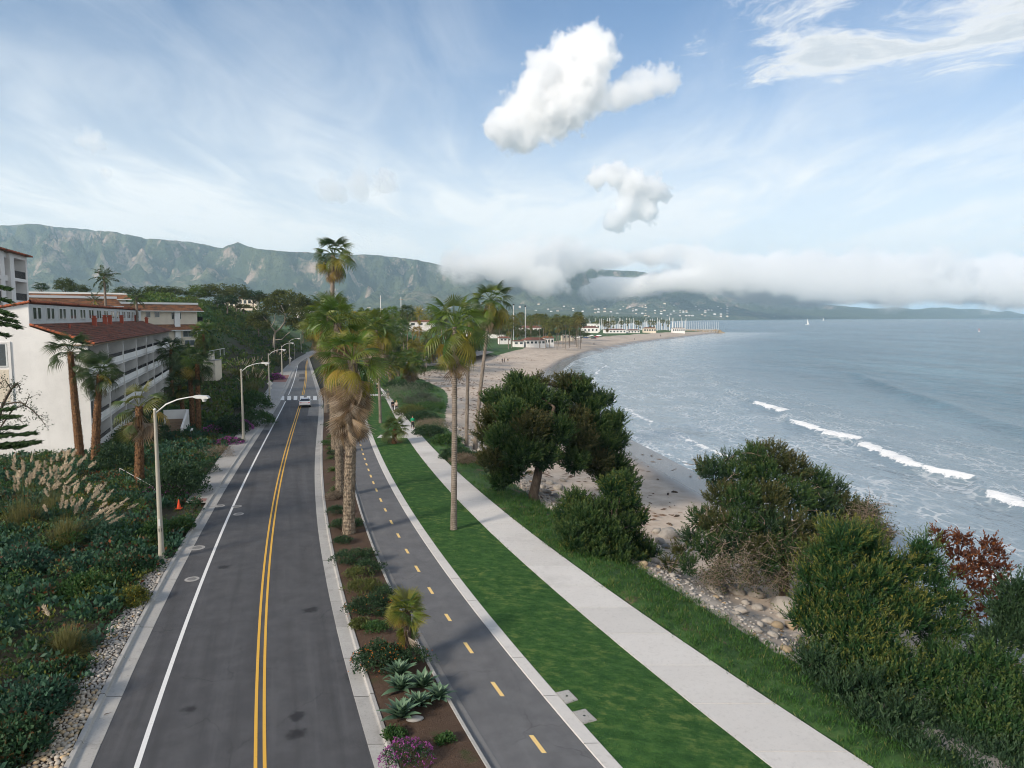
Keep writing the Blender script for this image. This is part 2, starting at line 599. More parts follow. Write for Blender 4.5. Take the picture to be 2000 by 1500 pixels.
# ------------------------------------------------------------------ materials for the ground
def mat_ground(k):
    p = k.coord('Object')
    sand_w, wet, green = k.attr('sand'), k.attr('wet'), k.attr('green')
    n_f = k.noise(p, 3.2, 6.0, 0.65)
    n_m = k.noise(p, 0.55, 5.0, 0.6)
    n_c = k.noise(p, 0.12, 4.0, 0.55)
    sand = k.mix(k.ramp(n_m, 0.3, 0.7), (0.40, 0.33, 0.265), (0.53, 0.455, 0.38))
    sand = k.mix(k.ramp(n_c, 0.45, 0.7, 0.0, 0.5), sand, (0.30, 0.245, 0.20))
    litter = k.math('MULTIPLY', k.ramp(k.noise(k.vec('MULTIPLY', p, (1.0, 2.2, 1.0)), 1.6, 7.0, 0.75), 0.60, 0.66), k.ramp(k.noise(p, 0.09, 3.0), 0.40, 0.62))
    sand = k.mix(k.math('MULTIPLY', litter, 0.75), sand, (0.10, 0.075, 0.055))
    sand = k.mix(wet, sand, (0.120, 0.108, 0.098))
    grass = k.mix(k.ramp(n_m, 0.3, 0.72), (0.018, 0.060, 0.012), (0.050, 0.125, 0.024))
    grass = k.mix(k.ramp(n_f, 0.40, 0.75, 0.0, 0.7), grass, (0.075, 0.120, 0.035))
    bare = k.math('MULTIPLY', k.ramp(k.noise(k.vec('MULTIPLY', p, (1, 1, 1)), 0.38, 4.0, 0.6), 0.60, 0.68), 0.85)
    soil = k.mix(n_f, (0.022, 0.024, 0.014), (0.055, 0.050, 0.030))
    grass = k.mix(bare, grass, k.mix(n_f, (0.11, 0.075, 0.045), (0.19, 0.135, 0.085)))
    c = k.mix(green, soil, grass)
    edge = k.math('ADD', sand_w, k.math('MULTIPLY', k.math('SUBTRACT', n_m, 0.5), 0.9))
    c = k.mix(k.ramp(edge, 0.40, 0.58), c, sand)
    rough = k.mix(k.math('MULTIPLY', wet, 1.0), (0.92, 0.92, 0.92), (0.22, 0.22, 0.22))
    rr = k.sep(rough)[0]
    h = k.math('ADD', n_f, k.math('MULTIPLY', n_m, 0.6))
    nm = k.bump(h, k.math('SUBTRACT', 0.55, k.math('MULTIPLY', wet, 0.52)), 0.10)
    return bsdf(k, c, rr, nm, spec=0.35)


STAINS = [G(a, b) for a, b in ((372, 1385), (440, 1107), (602, 1192), (578, 1432), (580, 1400), (405, 960), (612, 1190), (690, 1320))]


def asphalt(base, light, wear=1.0, stains=False):
    def f(k):
        p = k.coord('Object')
        fine = k.noise(p, 42.0, 3.0, 0.7)
        mid = k.noise(p, 0.9, 6.0, 0.62)
        # wheel tracks run along the lane
        vr = k.n('ShaderNodeVectorRotate', rotation_type='Z_AXIS')
        k.put(vr.inputs['Vector'], p)
        k.put(vr.inputs['Angle'], -0.31)
        s = k.vec('MULTIPLY', vr.outputs[0], (1.0, 0.035, 1.0))
        streak = k.noise(s, 1.5, 4.0, 0.55)
        c = k.mix(k.ramp(mid, 0.3, 0.75), base, light)
        c = k.mix(k.ramp(streak, 0.46, 0.72, 0.0, 0.62 * wear), c, tuple(0.62 * v for v in base))
        c = k.mix(k.ramp(streak, 0.30, 0.44, 0.55 * wear, 0.0), c, tuple(1.2 * v for v in light))
        c = k.mix(k.ramp(fine, 0.35, 0.75, 0.0, 0.45), c, tuple(1.75 * v for v in light))
        # fine cracks
        cr = k.voronoi(k.vec('ADD', k.vec('MULTIPLY', p, (1, 0.6, 1)), k.vec('SCALE', k.noise(p, 0.7, 3.0, out='Color'), scale=0.9)), 0.33, 'DISTANCE_TO_EDGE')
        c = k.mix(k.math('MULTIPLY', k.ramp(cr, 0.0, 0.010, 0.30, 0.0), k.ramp(k.noise(p, 0.25), 0.45, 0.6)), c, (0.015, 0.015, 0.017))
        if stains:
            wob = k.vec('SCALE', k.vec('SUBTRACT', k.noise(p, 2.2, 4.0, out='Color'), (0.5, 0.5, 0.5)), scale=0.7)
            pw = k.vec('ADD', p, wob)
            acc = None
            for i, st in enumerate(STAINS):
                dd = k.vec('DISTANCE', pw, (st.x, st.y, 0.0))
                m = k.ramp(dd, 0.10 + 0.04 * (i % 3), 0.42 + 0.08 * (i % 2), 0.8, 0.0)
                acc = m if acc is None else k.math('MAXIMUM', acc, m)
            c = k.mix(acc, c, (0.010, 0.011, 0.014))
        nm = k.bump(fine, 0.35, 0.006)
        return bsdf(k, c, 0.85, nm, spec=0.35)
    return f


def mat_concrete(c0, c1, dirt=0.5, scale=1.0):
    def f(k):
        p = k.coord('Object')
        n = k.noise(p, 1.1 * scale, 6.0, 0.65)
        n2 = k.noise(p, 9.0 * scale, 4.0, 0.7)
        c = k.mix(n, c0, c1)
        c = k.mix(k.math('MULTIPLY', k.obrand(), 0.4), c, tuple(0.78 * v for v in c0))
        c = k.mix(k.ramp(n2, 0.5, 0.8, 0.0, dirt), c, tuple(0.55 * v for v in c0))
        c = k.mix(k.math('MULTIPLY', k.ramp(k.noise(p, 0.33 * scale, 5.0, 0.7), 0.52, 0.68), dirt * 0.7), c, tuple(0.6 * v for v in c0))
        return bsdf(k, c, 0.85, k.bump(n2, 0.25, 0.01), spec=0.3)
    return f


def mat_paint(c, wear=0.45):
    def f(k):
        p = k.coord('Object')
        n = k.noise(p, 6.0, 6.0, 0.75)
        cc = k.mix(k.ramp(n, 0.58, 0.72, 0.0, wear), c, (0.07, 0.07, 0.075))
        return bsdf(k, cc, 0.7, spec=0.3)
    return f


def mat_lawn(k):
    p = k.coord('Object')
    vr = k.n('ShaderNodeVectorRotate', rotation_type='Z_AXIS')
    k.put(vr.inputs['Vector'], p)
    k.put(vr.inputs['Angle'], 0.35)
    q = k.vec('MULTIPLY', vr.outputs[0], (0.8, 1.3, 1.0))
    n = k.noise(q, 1.5, 9.0, 0.76)
    n2 = k.noise(p, 0.33, 4.0, 0.6)
    n3 = k.noise(p, 11.0, 3.0, 0.7)
    c = k.mix(k.ramp(n, 0.32, 0.66), (0.016, 0.054, 0.014), (0.042, 0.108, 0.026))
    c = k.mix(k.math('MULTIPLY', k.ramp(n, 0.48, 0.64), k.ramp(n2, 0.40, 0.62, 0.10, 0.62)), c, (0.150, 0.170, 0.050))
    c = k.mix(k.ramp(n3, 0.45, 0.8, 0.0, 0.4), c, (0.05, 0.11, 0.022))
    return bsdf(k, c, 0.9, k.bump(k.math('ADD', n3, n), 0.8, 0.05), spec=0.15)


def mat_soil(k):
    p = k.coord('Object')
    n = k.noise(p, 1.2, 6.0, 0.7)
    n2 = k.noise(p, 14.0, 4.0, 0.75)
    c = k.mix(n, (0.045, 0.029, 0.020), (0.105, 0.070, 0.050))
    c = k.mix(k.ramp(n2, 0.55, 0.8, 0.0, 0.7), c, (0.20, 0.15, 0.11))
    c = k.mix(k.ramp(k.noise(p, 0.8, 3.0), 0.60, 0.72, 0.0, 0.55), c, (0.035, 0.060, 0.018))
    return bsdf(k, c, 0.95, k.bump(k.math('ADD', n, k.math('MULTIPLY', n2, 0.5)), 0.9, 0.06), spec=0.15)


M = {}
M['ground'] = material('ground_cover_soil_sand', mat_ground)
M['asphalt'] = material('asphalt_dark', asphalt((0.044, 0.045, 0.049), (0.070, 0.071, 0.075), 1.0, True))
M['asphalt_old'] = material('asphalt_old_grey', asphalt((0.110, 0.110, 0.110), (0.165, 0.165, 0.160), 0.6))
M['asphalt_bike'] = material('asphalt_path', asphalt((0.080, 0.082, 0.087), (0.118, 0.119, 0.123), 0.35))
M['concrete'] = material('concrete_kerb', mat_concrete((0.30, 0.295, 0.28), (0.44, 0.43, 0.41), 0.6))
M['concrete_dark'] = material('concrete_gutter_dark', mat_concrete((0.135, 0.135, 0.135), (0.20, 0.20, 0.20), 0.5))
M['walk'] = material('concrete_path', mat_concrete((0.50, 0.485, 0.465), (0.60, 0.585, 0.56), 0.42, 0.6))
M['walk_old'] = material('concrete_old_walk', mat_concrete((0.27, 0.265, 0.255), (0.36, 0.35, 0.335), 0.4, 0.8))
M['white_paint'] = material('road_paint_white', mat_paint((0.66, 0.66, 0.65), 0.5))
M['yellow_paint'] = material('road_paint_yellow', mat_paint((0.62, 0.36, 0.055), 0.45))
M['dash_paint'] = material('path_paint_cream', mat_paint((0.70, 0.50, 0.20), 0.3))
M['lawn'] = material('lawn_turf', mat_lawn)
M['soil'] = material('garden_soil', mat_soil)


def strip(y0, y1, fl, fr, z, step=1.0, nx=2, bump=None, zl=None):
    ys = np.arange(y0, y1 + step * 0.5, step)
    t = np.linspace(0, 1, nx)
    XL, XR = fl(ys), fr(ys)
    X = XL[:, None] * (1 - t) + XR[:, None] * t
    Y = np.repeat(ys[:, None], nx, 1)
    Z = np.full_like(X, z)
    if bump is not None:
        Z = Z + bump(X, Y, t[None, :])
    V = np.stack([X.ravel(), Y.ravel(), Z.ravel()], 1)
    return mesh_np('strip', V, grid_faces(nx, len(ys)), smooth=True)


def profile_strip(y0, y1, edge, prof, step=1.0, side=1):
    """sweep a cross-section prof [(offset, z), ...] along an edge; side +1 offsets to the right"""
    ys = np.unique(np.concatenate([np.arange(y0, y1, step), [y1]]))
    x = edge(ys)
    n = len(prof)
    V = np.array([[(x[i] + side * o, ys[i], z) for o, z in prof] for i in range(len(ys))]).reshape(-1, 3)
    F = []
    for i in range(len(ys) - 1):
        for j in range(n - 1):
            a = i * n + j
            F.append((a, a + 1, a + 1 + n, a + n) if side > 0 else (a, a + n, a + 1 + n, a + 1))
    # end caps
    me = mesh_np('sweep', V, np.array(F))
    return me


def build_ground():
    x = np.concatenate([np.arange(-330, -95, 5.0), np.arange(-95, -20, 1.5), np.arange(-20, 45, 0.8), np.arange(45, 330, 9.0)])
    y = np.concatenate([np.arange(-12, 120, 0.8), np.arange(120, 330, 2.0), np.arange(330, 620, 5.0), np.arange(620, 1300, 14)])
    X, Y = np.meshgrid(x, y)
    Z = height(X, Y)
    V = np.stack([X.ravel(), Y.ravel(), Z.ravel()], 1)
    me = mesh_np('ground', V, grid_faces(len(x), len(y)), smooth=True)
    fr, w, cl = E_footR(Y), W(Y), E_curbL(Y)
    dr = X - fr
    wide = sstep(Y, 95, 170)
    e1 = 5.4 + wide * 10.0
    sand = sstep(dr, e1 - 0.6, e1 + 0.8)
    flat = sstep(Y, 300, 360)
    upper = np.interp(Y, [300, 330, 385, 420, 520, 640, 800, 920], [40, 36, 38, 45, 50, 48, 44, 20])
    sandf = sstep(X, w - upper - 2, w - upper + 2)
    sand = sand * (1 - flat) + sandf * flat
    wetw = np.interp(Y, [0, 60, 100, 130, 260, 420, 900], [7, 8, 9, 6, 9, 9, 9])
    wet = sstep(X, w - wetw, w - wetw * 0.45)
    green = np.where(dr > -0.5, 1.0, sstep(cl - X, 14, 24) * sstep(Y, 140, 175))
    green = np.where(Y > 300, np.maximum(green, 0.6), green)
    vert_attr(me, 'sand', sand.ravel())
    vert_attr(me, 'wet', wet.ravel())
    vert_attr(me, 'green', green.ravel())
    struct('ground', me, M['ground'], 'grassy bank, sandy beach and hillside ground')


build_ground()

YN, YF = 8.0, 326.0
struct('road', strip(YN, 131.0, E_asphL, E_asphR, 0.0, 1.5, 4), M['asphalt'], 'dark asphalt coast road with a double yellow line')
struct('road_far_stretch', strip(131.0, YF, E_asphL, E_asphR, 0.0, 3.0, 4), M['asphalt_old'], 'paler worn asphalt road beyond the crosswalk')
struct('bike_path', strip(YN, 165.0, E_bikeL, E_bikeR, 0.0, 1.5, 3), M['asphalt_bike'], 'grey asphalt cycle path with dashed centre line')


def lerp_edge(a, b, t):
    return lambda y: a(y) * (1 - t) + b(y) * t


def off(e, d):
    return lambda y: e(y) + d


# grey patches
struct('asphalt_patch', strip(109.0, 130.9, lerp_edge(E_yel, E_asphR, 0.45), off(E_asphR, -0.03), 0.004, 2), M['asphalt_old'], 'pale grey asphalt patch in the right lane before the crosswalk')
struct('asphalt_patch', strip(95.0, 130.9, off(E_asphL, 0.02), off(E_white, -0.12), 0.004, 2), M['asphalt_old'], 'pale grey asphalt shoulder left of the white line')
for i, (a, b, t0, t1, lab) in enumerate(((168, 175, 0.42, 0.92, 'small dark asphalt patch nearest beyond the crosswalk'), (181, 191, 0.36, 0.92, 'square dark asphalt patch in the middle of the far left lane'),
                                       (206, 246, 0.06, 0.94, 'long dark asphalt patch in the far left lane'), (262, 318, 0.06, 0.94, 'farthest dark asphalt patch before the road bends'))):
    struct('asphalt_patch', strip(a, b, lerp_edge(E_white, E_yel, t0), lerp_edge(E_white, E_yel, t1), 0.004, 2), M['asphalt'], lab)

# painted lines
struct('edge_line', strip(YN, 128.5, off(E_white, -0.09), off(E_white, 0.09), 0.009, 1.5), M['white_paint'], 'solid white edge line along the near road')
struct('edge_line', strip(138.5, YF - 2, off(E_white, -0.09), off(E_white, 0.09), 0.009, 2), M['white_paint'], 'solid white edge line beyond the crosswalk')
for s, nm in ((-0.155, 'left'), (0.155, 'right')):
    struct('centre_line', strip(YN, 128.5, off(E_yel, s - 0.062), off(E_yel, s + 0.062), 0.009, 1.5), M['yellow_paint'], nm + ' stripe of the double yellow centre line')
    struct('centre_line', strip(138.5, YF - 2, off(E_yel, s - 0.075), off(E_yel, s + 0.075), 0.009, 2), M['yellow_paint'], nm + ' stripe of the double yellow line beyond the crosswalk')
cw = tag(bpy.data.objects.new('crosswalk', None), 'zebra crossing of six white bars across the road', None, None, 'structure')
col.objects.link(cw)
for px in (551.5, 564.5, 577, 589.5, 602.5, 615):
    a, b = G(px, 781.5), G(px + 0.3, 773.5)
    w_ = 0.34
    me = mesh_np('crossing_bar', [(a.x - w_, a.y, 0.014), (a.x + w_, a.y, 0.014), (b.x + w_, b.y, 0.014), (b.x - w_, b.y, 0.014)], np.array([[0, 1, 2, 3]]))
    part('crossing_bar', me, M['white_paint'], cw)
# dashes of the cycle path
dash = tag(bpy.data.objects.new('path_dashes', None), 'row of short cream dashes along the cycle path', None, None, 'structure')
col.objects.link(dash)


def E_bikeC(y):
    return E_bikeL(y) * 0.47 + E_bikeR(y) * 0.53


def dash_run():
    # positions measured in the photograph, then continued at the same spacing
    rows = [(1471, 1436), (1360, 1332), (1276, 1255), (1213, 1199), (1160, 1147), (1117, 1105), (1081, 1072), (1050, 1042), (1024, 1016), (999, 993), (980, 973), (960, 954)]
    ys = [(G(900, a).y, G(900, b).y) for a, b in rows]
    gap = ys[-1][0] - ys[-2][0]
    while ys[-1][1] < 118:
        ys.append((ys[-1][0] + 2.75, ys[-1][1] + 2.75))
    for a, b in ys:
        x0, x1 = float(E_bikeC(a)), float(E_bikeC(b))
        w_ = 0.085
        me = mesh_np('path_dash', [(x0 - w_, a, 0.005), (x0 + w_, a, 0.005), (x1 + w_, b, 0.005), (x1 - w_, b, 0.005)], np.array([[0, 1, 2, 3]]))
        part('path_dash', me, M['dash_paint'], dash)


dash_run()

# kerbs: cast in lengths with open joints near the camera, one sweep beyond


def kerb(name, label, edge, prof, side, y0, y1, mat, seglen=3.2, near=62.0):
    root = tag(bpy.data.objects.new(name, None), label, None, None, 'structure')
    col.objects.link(root)
    y = y0
    i = 0
    while y < min(near, y1):
        j = 0.012
        dz = random.uniform(-0.008, 0.008)
        me = profile_strip(y + j, min(y + seglen, y1) - j, edge, [(o + random.uniform(-.004, .004), z + dz) for o, z in prof], 0.8, side)
        part('kerb_segment', me, mat, root)
        y += seglen
        i += 1
    if y < y1:
        part('kerb_run', profile_strip(y, y1, edge, prof, 2.0, side), mat, root)
    return root


kerb('kerb', 'concrete kerb and gutter along the left side of the road', E_curbL, [(-0.02, -0.2), (0.0, 0.13), (0.02, 0.14), (0.18, 0.14), (0.205, 0.12), (0.235, 0.03), (0.27, 0.018), (0.86, 0.012), (0.88, -0.03)], 1, YN, YF, M['concrete'])
kerb('kerb', 'concrete kerb and gutter between road and planted median', E_curbR, [(0.02, -0.2), (0.0, 0.13), (-0.02, 0.14), (-0.15, 0.14), (-0.175, 0.12), (-0.20, 0.03), (-0.24, 0.02), (-0.80, 0.012), (-0.82, -0.03)], 1, YN, YF, M['concrete'])
kerb('kerb', 'narrow kerb between planted median and cycle path', E_bcL, [(-0.02, -0.2), (0.0, 0.12), (0.02, 0.13), (0.13, 0.13), (0.15, 0.115), (0.17, 0.02)], 1, YN, 150.0, M['concrete'])
struct('gutter', strip(YN, 150.0, off(E_bcL, 0.165), off(E_bikeL, 0.02), 0.012, 1.0, 3), M['concrete_dark'], 'dark concrete gutter beside the cycle path')
kerb('kerb', 'flat pale concrete edging between cycle path and lawn', E_bikeR, [(-0.01, -0.1), (0.0, 0.035), (0.02, 0.045), (0.56, 0.05), (0.585, 0.04), (0.60, -0.1)], 1, YN, 150.0, M['walk'])
struct('median_bed', strip(YN, 150.0, off(E_curbR, 0.0), off(E_bcL, 0.0), 0.10, 0.5, 9, lambda X, Y, t: np.sin(np.pi * t) * (0.06 + 0.05 * fbm(X / 1.1, Y / 1.1, 3, 3))), M['soil'], 'brown soil bed of the planted median')
struct('lawn', strip(YN, 190.0, off(E_bikeR, 0.59), off(E_footL, 0.0), 0.03, 0.7, 12, lambda X, Y, t: 0.03 * np.sin(np.pi * t) + 0.02 * fbm(X / 1.6, Y / 1.6, 3, 14)), M['lawn'], 'mown green lawn between cycle path and footpath')

# footpath and pavement in slabs


def slabs(name, label, fl, fr, y0, y1, step, z, mat, gap=0.012, th=0.10):
    root = tag(bpy.data.objects.new(name, None), label, None, None, 'structure')
    col.objects.link(root)
    y = y0
    while y < y1:
        ya, yb = y + gap, min(y + step, y1) - gap
        dz = random.uniform(-0.004, 0.004)
        ys = np.linspace(ya, yb, 4)
        L, Rr = fl(ys), fr(ys)
        V = [(L[i], ys[i], z + dz) for i in range(4)] + [(Rr[i], ys[i], z + dz) for i in range(4)] + [(L[i], ys[i], z - th) for i in range(4)] + [(Rr[i], ys[i], z - th) for i in range(4)]
        F = [(i, i + 4, i + 5, i + 1) for i in range(3)] + [(i + 8, i, i + 1, i + 9) for i in range(3)] + [(i + 4, i + 12, i + 13, i + 5) for i in range(3)] + [(8, 12, 4, 0), (3, 7, 15, 11)]
        part('slab', mesh_np('slab', V, np.array(F)), mat, root)
        y += step
    return root


slabs('footpath', 'pale concrete footpath between lawn and beach bank', E_footL, E_footR, YN, 190.0, 3.1, 0.055, M['walk'], 0.014)
struct('path_bed', strip(YN, 190.0, off(E_footL, 0.01), off(E_footR, -0.01), 0.036, 2.0), M['soil'], 'dark bed showing in the joints of the footpath')
slabs('pavement', 'grey concrete pavement left of the road', E_walkL, off(E_curbL, 0.0), 57.0, 320.0, 4.6, 0.135, M['walk_old'], 0.02)
# cross walks joining cycle path and footpath
for (px, py, ww, lab) in ((780, 853, 2.4, 'short concrete link behind the small lawn palm'), (716, 772, 3.0, 'concrete link from crosswalk to footpath')):
    g = G(px, py)
    y0, y1 = g.y - ww / 2, g.y + ww / 2
    struct('path_link', strip(y0, y1, (lambda y, a=g.x - 2.6: np.full_like(y, a)) if py > 800 else off(E_bcR, 0.02), off(E_footL, -0.01), 0.062, 0.6), M['walk'], lab)


# ------------------------------------------------------------------ sea
def mat_sea(k):
    p = k.coord('Object')
    foam_a, sh = k.attr('foam'), k.attr('shore')
    rip = k.vec('MULTIPLY', p, (1.0, 0.55, 1.0))
    n1 = k.noise(rip, 0.55, 5.0, 0.62, 0.4)
    n2 = k.noise(k.vec('MULTIPLY', p, (0.55, 0.28, 1.0)), 0.16, 5.0, 0.6, 0.5)
    n3 = k.noise(k.vec('MULTIPLY', p, (1.0, 0.5, 1.0)), 0.012, 4.0, 0.55)
    deep = k.mix(k.ramp(n3, 0.35, 0.65), (0.040, 0.106, 0.148), (0.074, 0.158, 0.202))
    shallow = (0.190, 0.250, 0.290)
    wind = k.noise(k.vec('MULTIPLY', p, (1.0, 0.22, 1.0)), 0.045, 7.0, 0.7)
    wind = k.math('ADD', k.math('MULTIPLY', wind, 0.5), k.math('MULTIPLY', k.noise(k.vec('MULTIPLY', p, (1.0, 0.4, 1.0)), 0.22, 6.0, 0.7), 0.5))
    deep = k.mix(k.ramp(wind, 0.40, 0.60), k.vec('SCALE', deep, scale=0.74), k.vec('SCALE', deep, scale=1.22))  # light and dark of the ripple facets, painted into the water colour by noise
    c = k.mix(k.ramp(sh, 12.0, 120.0), shallow, deep)
    # foam lace
    lw = k.vec('ADD', p, k.vec('SCALE', k.noise(p, 0.35, 3.0, out='Color'), scale=2.2))
    lace = k.voronoi(k.vec('MULTIPLY', lw, (1.0, 0.45, 1.0)), 0.75, 'DISTANCE_TO_EDGE')
    lace = k.ramp(lace, 0.02, 0.16, 1.0, 0.0)
    patch = k.ramp(k.noise(k.vec('MULTIPLY', p, (0.9, 0.35, 1.0)), 0.20, 6.0, 0.65), 0.44, 0.62)
    lacem = k.math('MULTIPLY', k.math('MULTIPLY', lace, patch), k.ramp(sh, 30.0, 75.0, 0.50, 0.0))
    fine = k.noise(k.vec('MULTIPLY', p, (1.0, 0.7, 1.0)), 0.9, 7.0, 0.72)
    fo = k.ramp(k.math('ADD', foam_a, k.math('MULTIPLY', k.math('SUBTRACT', fine, 0.5), 2.2)), 0.38, 0.66)
    fm = k.math('MAXIMUM', lacem, fo)
    c = k.mix(fm, c, (0.72, 0.74, 0.75))
    ro = k.math('ADD', k.ramp(sh, 10.0, 90.0, 0.12, 0.26), k.math('MULTIPLY', fm, 0.5))
    hgt = k.math('ADD', k.math('MULTIPLY', n1, 0.35), k.math('MULTIPLY', n2, 1.3))
    hgt = k.math('ADD', hgt, k.math('MULTIPLY', k.noise(k.vec('MULTIPLY', p, (1.0, 0.6, 1.0)), 2.2, 3.0, 0.6), 0.06))
    nm = k.bump(hgt, k.ramp(sh, 2.0, 70.0, 0.34, 1.0), 1.7)
    return bsdf(k, c, ro, nm, spec=0.34, IOR=1.33)


def build_sea():
    s = np.concatenate([np.arange(-6, 100, 0.9), 100 * 1.1 ** np.arange(0, 27), [1500, 2200, 3600, 6000, 12000, 26000, 50000]])
    y = [-70.0, -40, -15]
    while y[-1] < 35000:
        y.append(y[-1] + max(0.65, 0.0075 * abs(y[-1])) if y[-1] > 10 else y[-1] + 2.0)
    y = np.array(y)
    S, Y = np.meshgrid(s, y)
    Wl = W(Y)
    near = Y < 900
    Wl = np.where(near, (np.interp(Y - 8, _WY, _WX) + np.interp(Y + 8, _WY, _WX) + np.interp(Y, _WY, _WX)) / 3, np.interp(Y, _WY, _WX))
    X = Wl + S
    wob = 1.6 * fbm(Y / 38, S * 0 + 0.3, 3, 6) + 0.5 * fbm(Y / 7, S * 0 + 0.9, 3, 16)
    foam = np.zeros_like(X)
    Z = np.full_like(X, SEA)
    fade = 1 - sstep(Y, 240, 420)

    def breaker(s0, amp, wf, wb, foamamt, seed):
        nonlocal Z, foam
        d = S - s0 - wob
        prof = np.where(d < 0, np.exp(-(d / wf) ** 2), np.exp(-(d / wb) ** 2))
        Z = Z + amp * prof
        if foamamt is not None:
            gate = foamamt
            f = np.where(d < 0.2, 1.1 * np.exp(-(np.clip(-d - 0.1, 0, None) / 0.75) ** 2), 1.1 * np.exp(-((d - 0.2) / 0.4) ** 2))
            tail = 0.34 * np.exp(-np.clip(d, 0, None) / 9.0) * (d > 0)
            foam = np.maximum(foam, gate * np.maximum(f, tail))
    # the near breaker: four staggered lengths measured in the photograph
    ks, gates = [], np.zeros(len(y))
    for seg in (((1470, 786), (1540, 807)), ((1543, 823), (1610, 846), (1692, 864)), ((1676, 867), (1790, 914), (1915, 943)), ((1916, 962), (2000, 996), (2090, 1040))):
        q = [G(a, b, SEA + 0.3) for a, b in seg]
        ks += [(p.y, p.x - float(W(np.array([p.y]))[0])) for p in q]
        lo_, hi_ = min(p.y for p in q), max(p.y for p in q)
        gates = np.maximum(gates, sstep(y, lo_, lo_ + 1.5) * (1 - sstep(y, hi_ - 2.5, hi_)))
    ks.sort()
    s1 = np.interp(Y, [20] + [a for a, b in ks] + [231, 300, 420], [ks[0][1] - 4] + [b for a, b in ks] + [50, 60, 70])
    wob = wob * 0.25
    g1 = np.repeat((gates * (0.75 + 0.5 * sstep(fbm(y / 5, y * 0, 3, 44), -0.3, 0.2)))[:, None], len(s), 1)
    breaker(s1, 0.95 * (1 - sstep(Y, 200, 320)), 1.1, 3.6, g1, 1)
    s2 = np.interp(Y, [60, 127, 151, 218, 330], [55, 70, 80, 96, 120])
    breaker(s2, 1.0 * (1 - sstep(Y, 240, 340)), 2.0, 5.0, None, 2)
    s3 = np.interp(Y, [60, 127, 151, 218, 330], [95, 112, 126, 150, 190])
    breaker(s3, 0.45 * (1 - sstep(Y, 260, 380)), 4.0, 7.0, None, 2)
    s0 = np.interp(Y, [30, 90, 150, 237, 303, 500, 900], [7, 8, 10, 12, 17, 20, 10])
    g0 = sstep(fbm(Y / 20, Y * 0, 3, 64) + np.interp(Y, [40, 90, 130, 200, 300, 500], [0.0, .1, .15, .25, .2, -.1]), 0.0, 0.25)
    breaker(s0, 0.30 * (1 - sstep(Y, 300, 700)), 0.9, 3.0, g0 * 0.6, 3)
    # swash edge
    sw = np.exp(-((S - 0.8 - 0.7 * fbm(Y / 6, Y * 0, 3, 71)) / 0.55) ** 2) * 0.62
    sw2 = 0.34 * np.exp(-np.clip(S, 0, None) / 7.0)
    foam = np.maximum(foam, np.maximum(sw, sw2) * (Y < 930))
    Z = Z + 0.07 * fbm(X / 3.5, Y / 7.0, 3, 5) * fade * sstep(S, 1, 9) + 0.16 * fbm(X / 14, Y / 30, 3, 15) * sstep(S, 18, 60) * fade
    Z = Z + 0.05 * sstep(S, 6, -4) * 0
    V = np.stack([X.ravel(), Y.ravel(), Z.ravel()], 1)
    me = mesh_np('sea', V, grid_faces(len(s), len(y)), smooth=True)
    vert_attr(me, 'foam', foam.ravel())
    vert_attr(me, 'shore', S.ravel())
    struct('sea', me, material('sea_water', mat_sea), 'grey-blue sea with breaking waves')


build_sea()


# ------------------------------------------------------------------ low coastal plain between the beach and the mountains
def plain_z(X, Y, w):
    d = w - X
    return SEA - 0.6 + 4.5 * sstep(d, 0, 60) + (6 + 0.012 * (Y - 1100).clip(0)) * sstep(d, 60, 1200) * (1 + 0.5 * fbm(X / 500, Y / 500, 4, 61)) + 22 * np.clip(fbm(X / 800, Y / 800, 4, 62), 0, 1) * sstep(d, 100, 900) * sstep(Y, 1400, 2600)


def build_plain():
    yy = [1150.0]
    while yy[-1] < 13500:
        yy.append(yy[-1] * 1.018)
    y = np.array(yy)
    t = np.linspace(0, 1, 170) ** 1.6
    Y = np.repeat(y[:, None], len(t), 1)
    w = np.interp(y, _WY, _WX)[:, None]
    left = -1.5 * Y - 300
    X = w + (left - w) * t[None, :]
    Z = plain_z(X, Y, w)
    V = np.stack([X.ravel(), Y.ravel(), Z.ravel()], 1)
    me = mesh_np('coastal_plain', V, grid_faces(len(t), len(y))[:, ::-1], smooth=True)

    def f(k):
        p = k.coord('Object')
        n = k.noise(p, 0.01, 7.0, 0.7)
        n2 = k.noise(p, 0.0022, 5.0, 0.6)
        c = k.mix(k.ramp(n, 0.35, 0.65), (0.028, 0.045, 0.020), (0.085, 0.105, 0.045))
        c = k.mix(k.ramp(n2, 0.5, 0.65, 0, 0.6), c, (0.12, 0.14, 0.06))
        return bsdf(k, c, 0.95, spec=0.1)
    struct('coastal_plain', me, material('plain_green', f), 'low green plain with the town below the mountains')


build_plain()


# ------------------------------------------------------------------ air: haze box and clouds
def box_mesh(name, a, b):
    V = [(x, y, z) for x in (a[0], b[0]) for y in (a[1], b[1]) for z in (a[2], b[2])]
    F = [(0, 1, 3, 2), (4, 6, 7, 5), (0, 4, 5, 1), (2, 3, 7, 6), (0, 2, 6, 4), (1, 5, 7, 3)]
    return mesh_np(name, V, np.array(F))


def mat_haze(k):
    v = k.n('ShaderNodeVolumePrincipled')
    k.put(v.inputs['Color'], (0.60, 0.83, 1.0))
    k.put(v.inputs['Density'], HAZE_DENSITY)
    k.put(v.inputs['Anisotropy'], 0.0)
    return (None, v.outputs[0])


HAZE_DENSITY = 0.000068
o = link('haze', box_mesh('haze', (-86000, -400, -13), (86000, 37000, 1150)), material('haze_air', mat_haze))
tag(o, 'pale blue haze in the air over the bay', None, None, 'stuff')


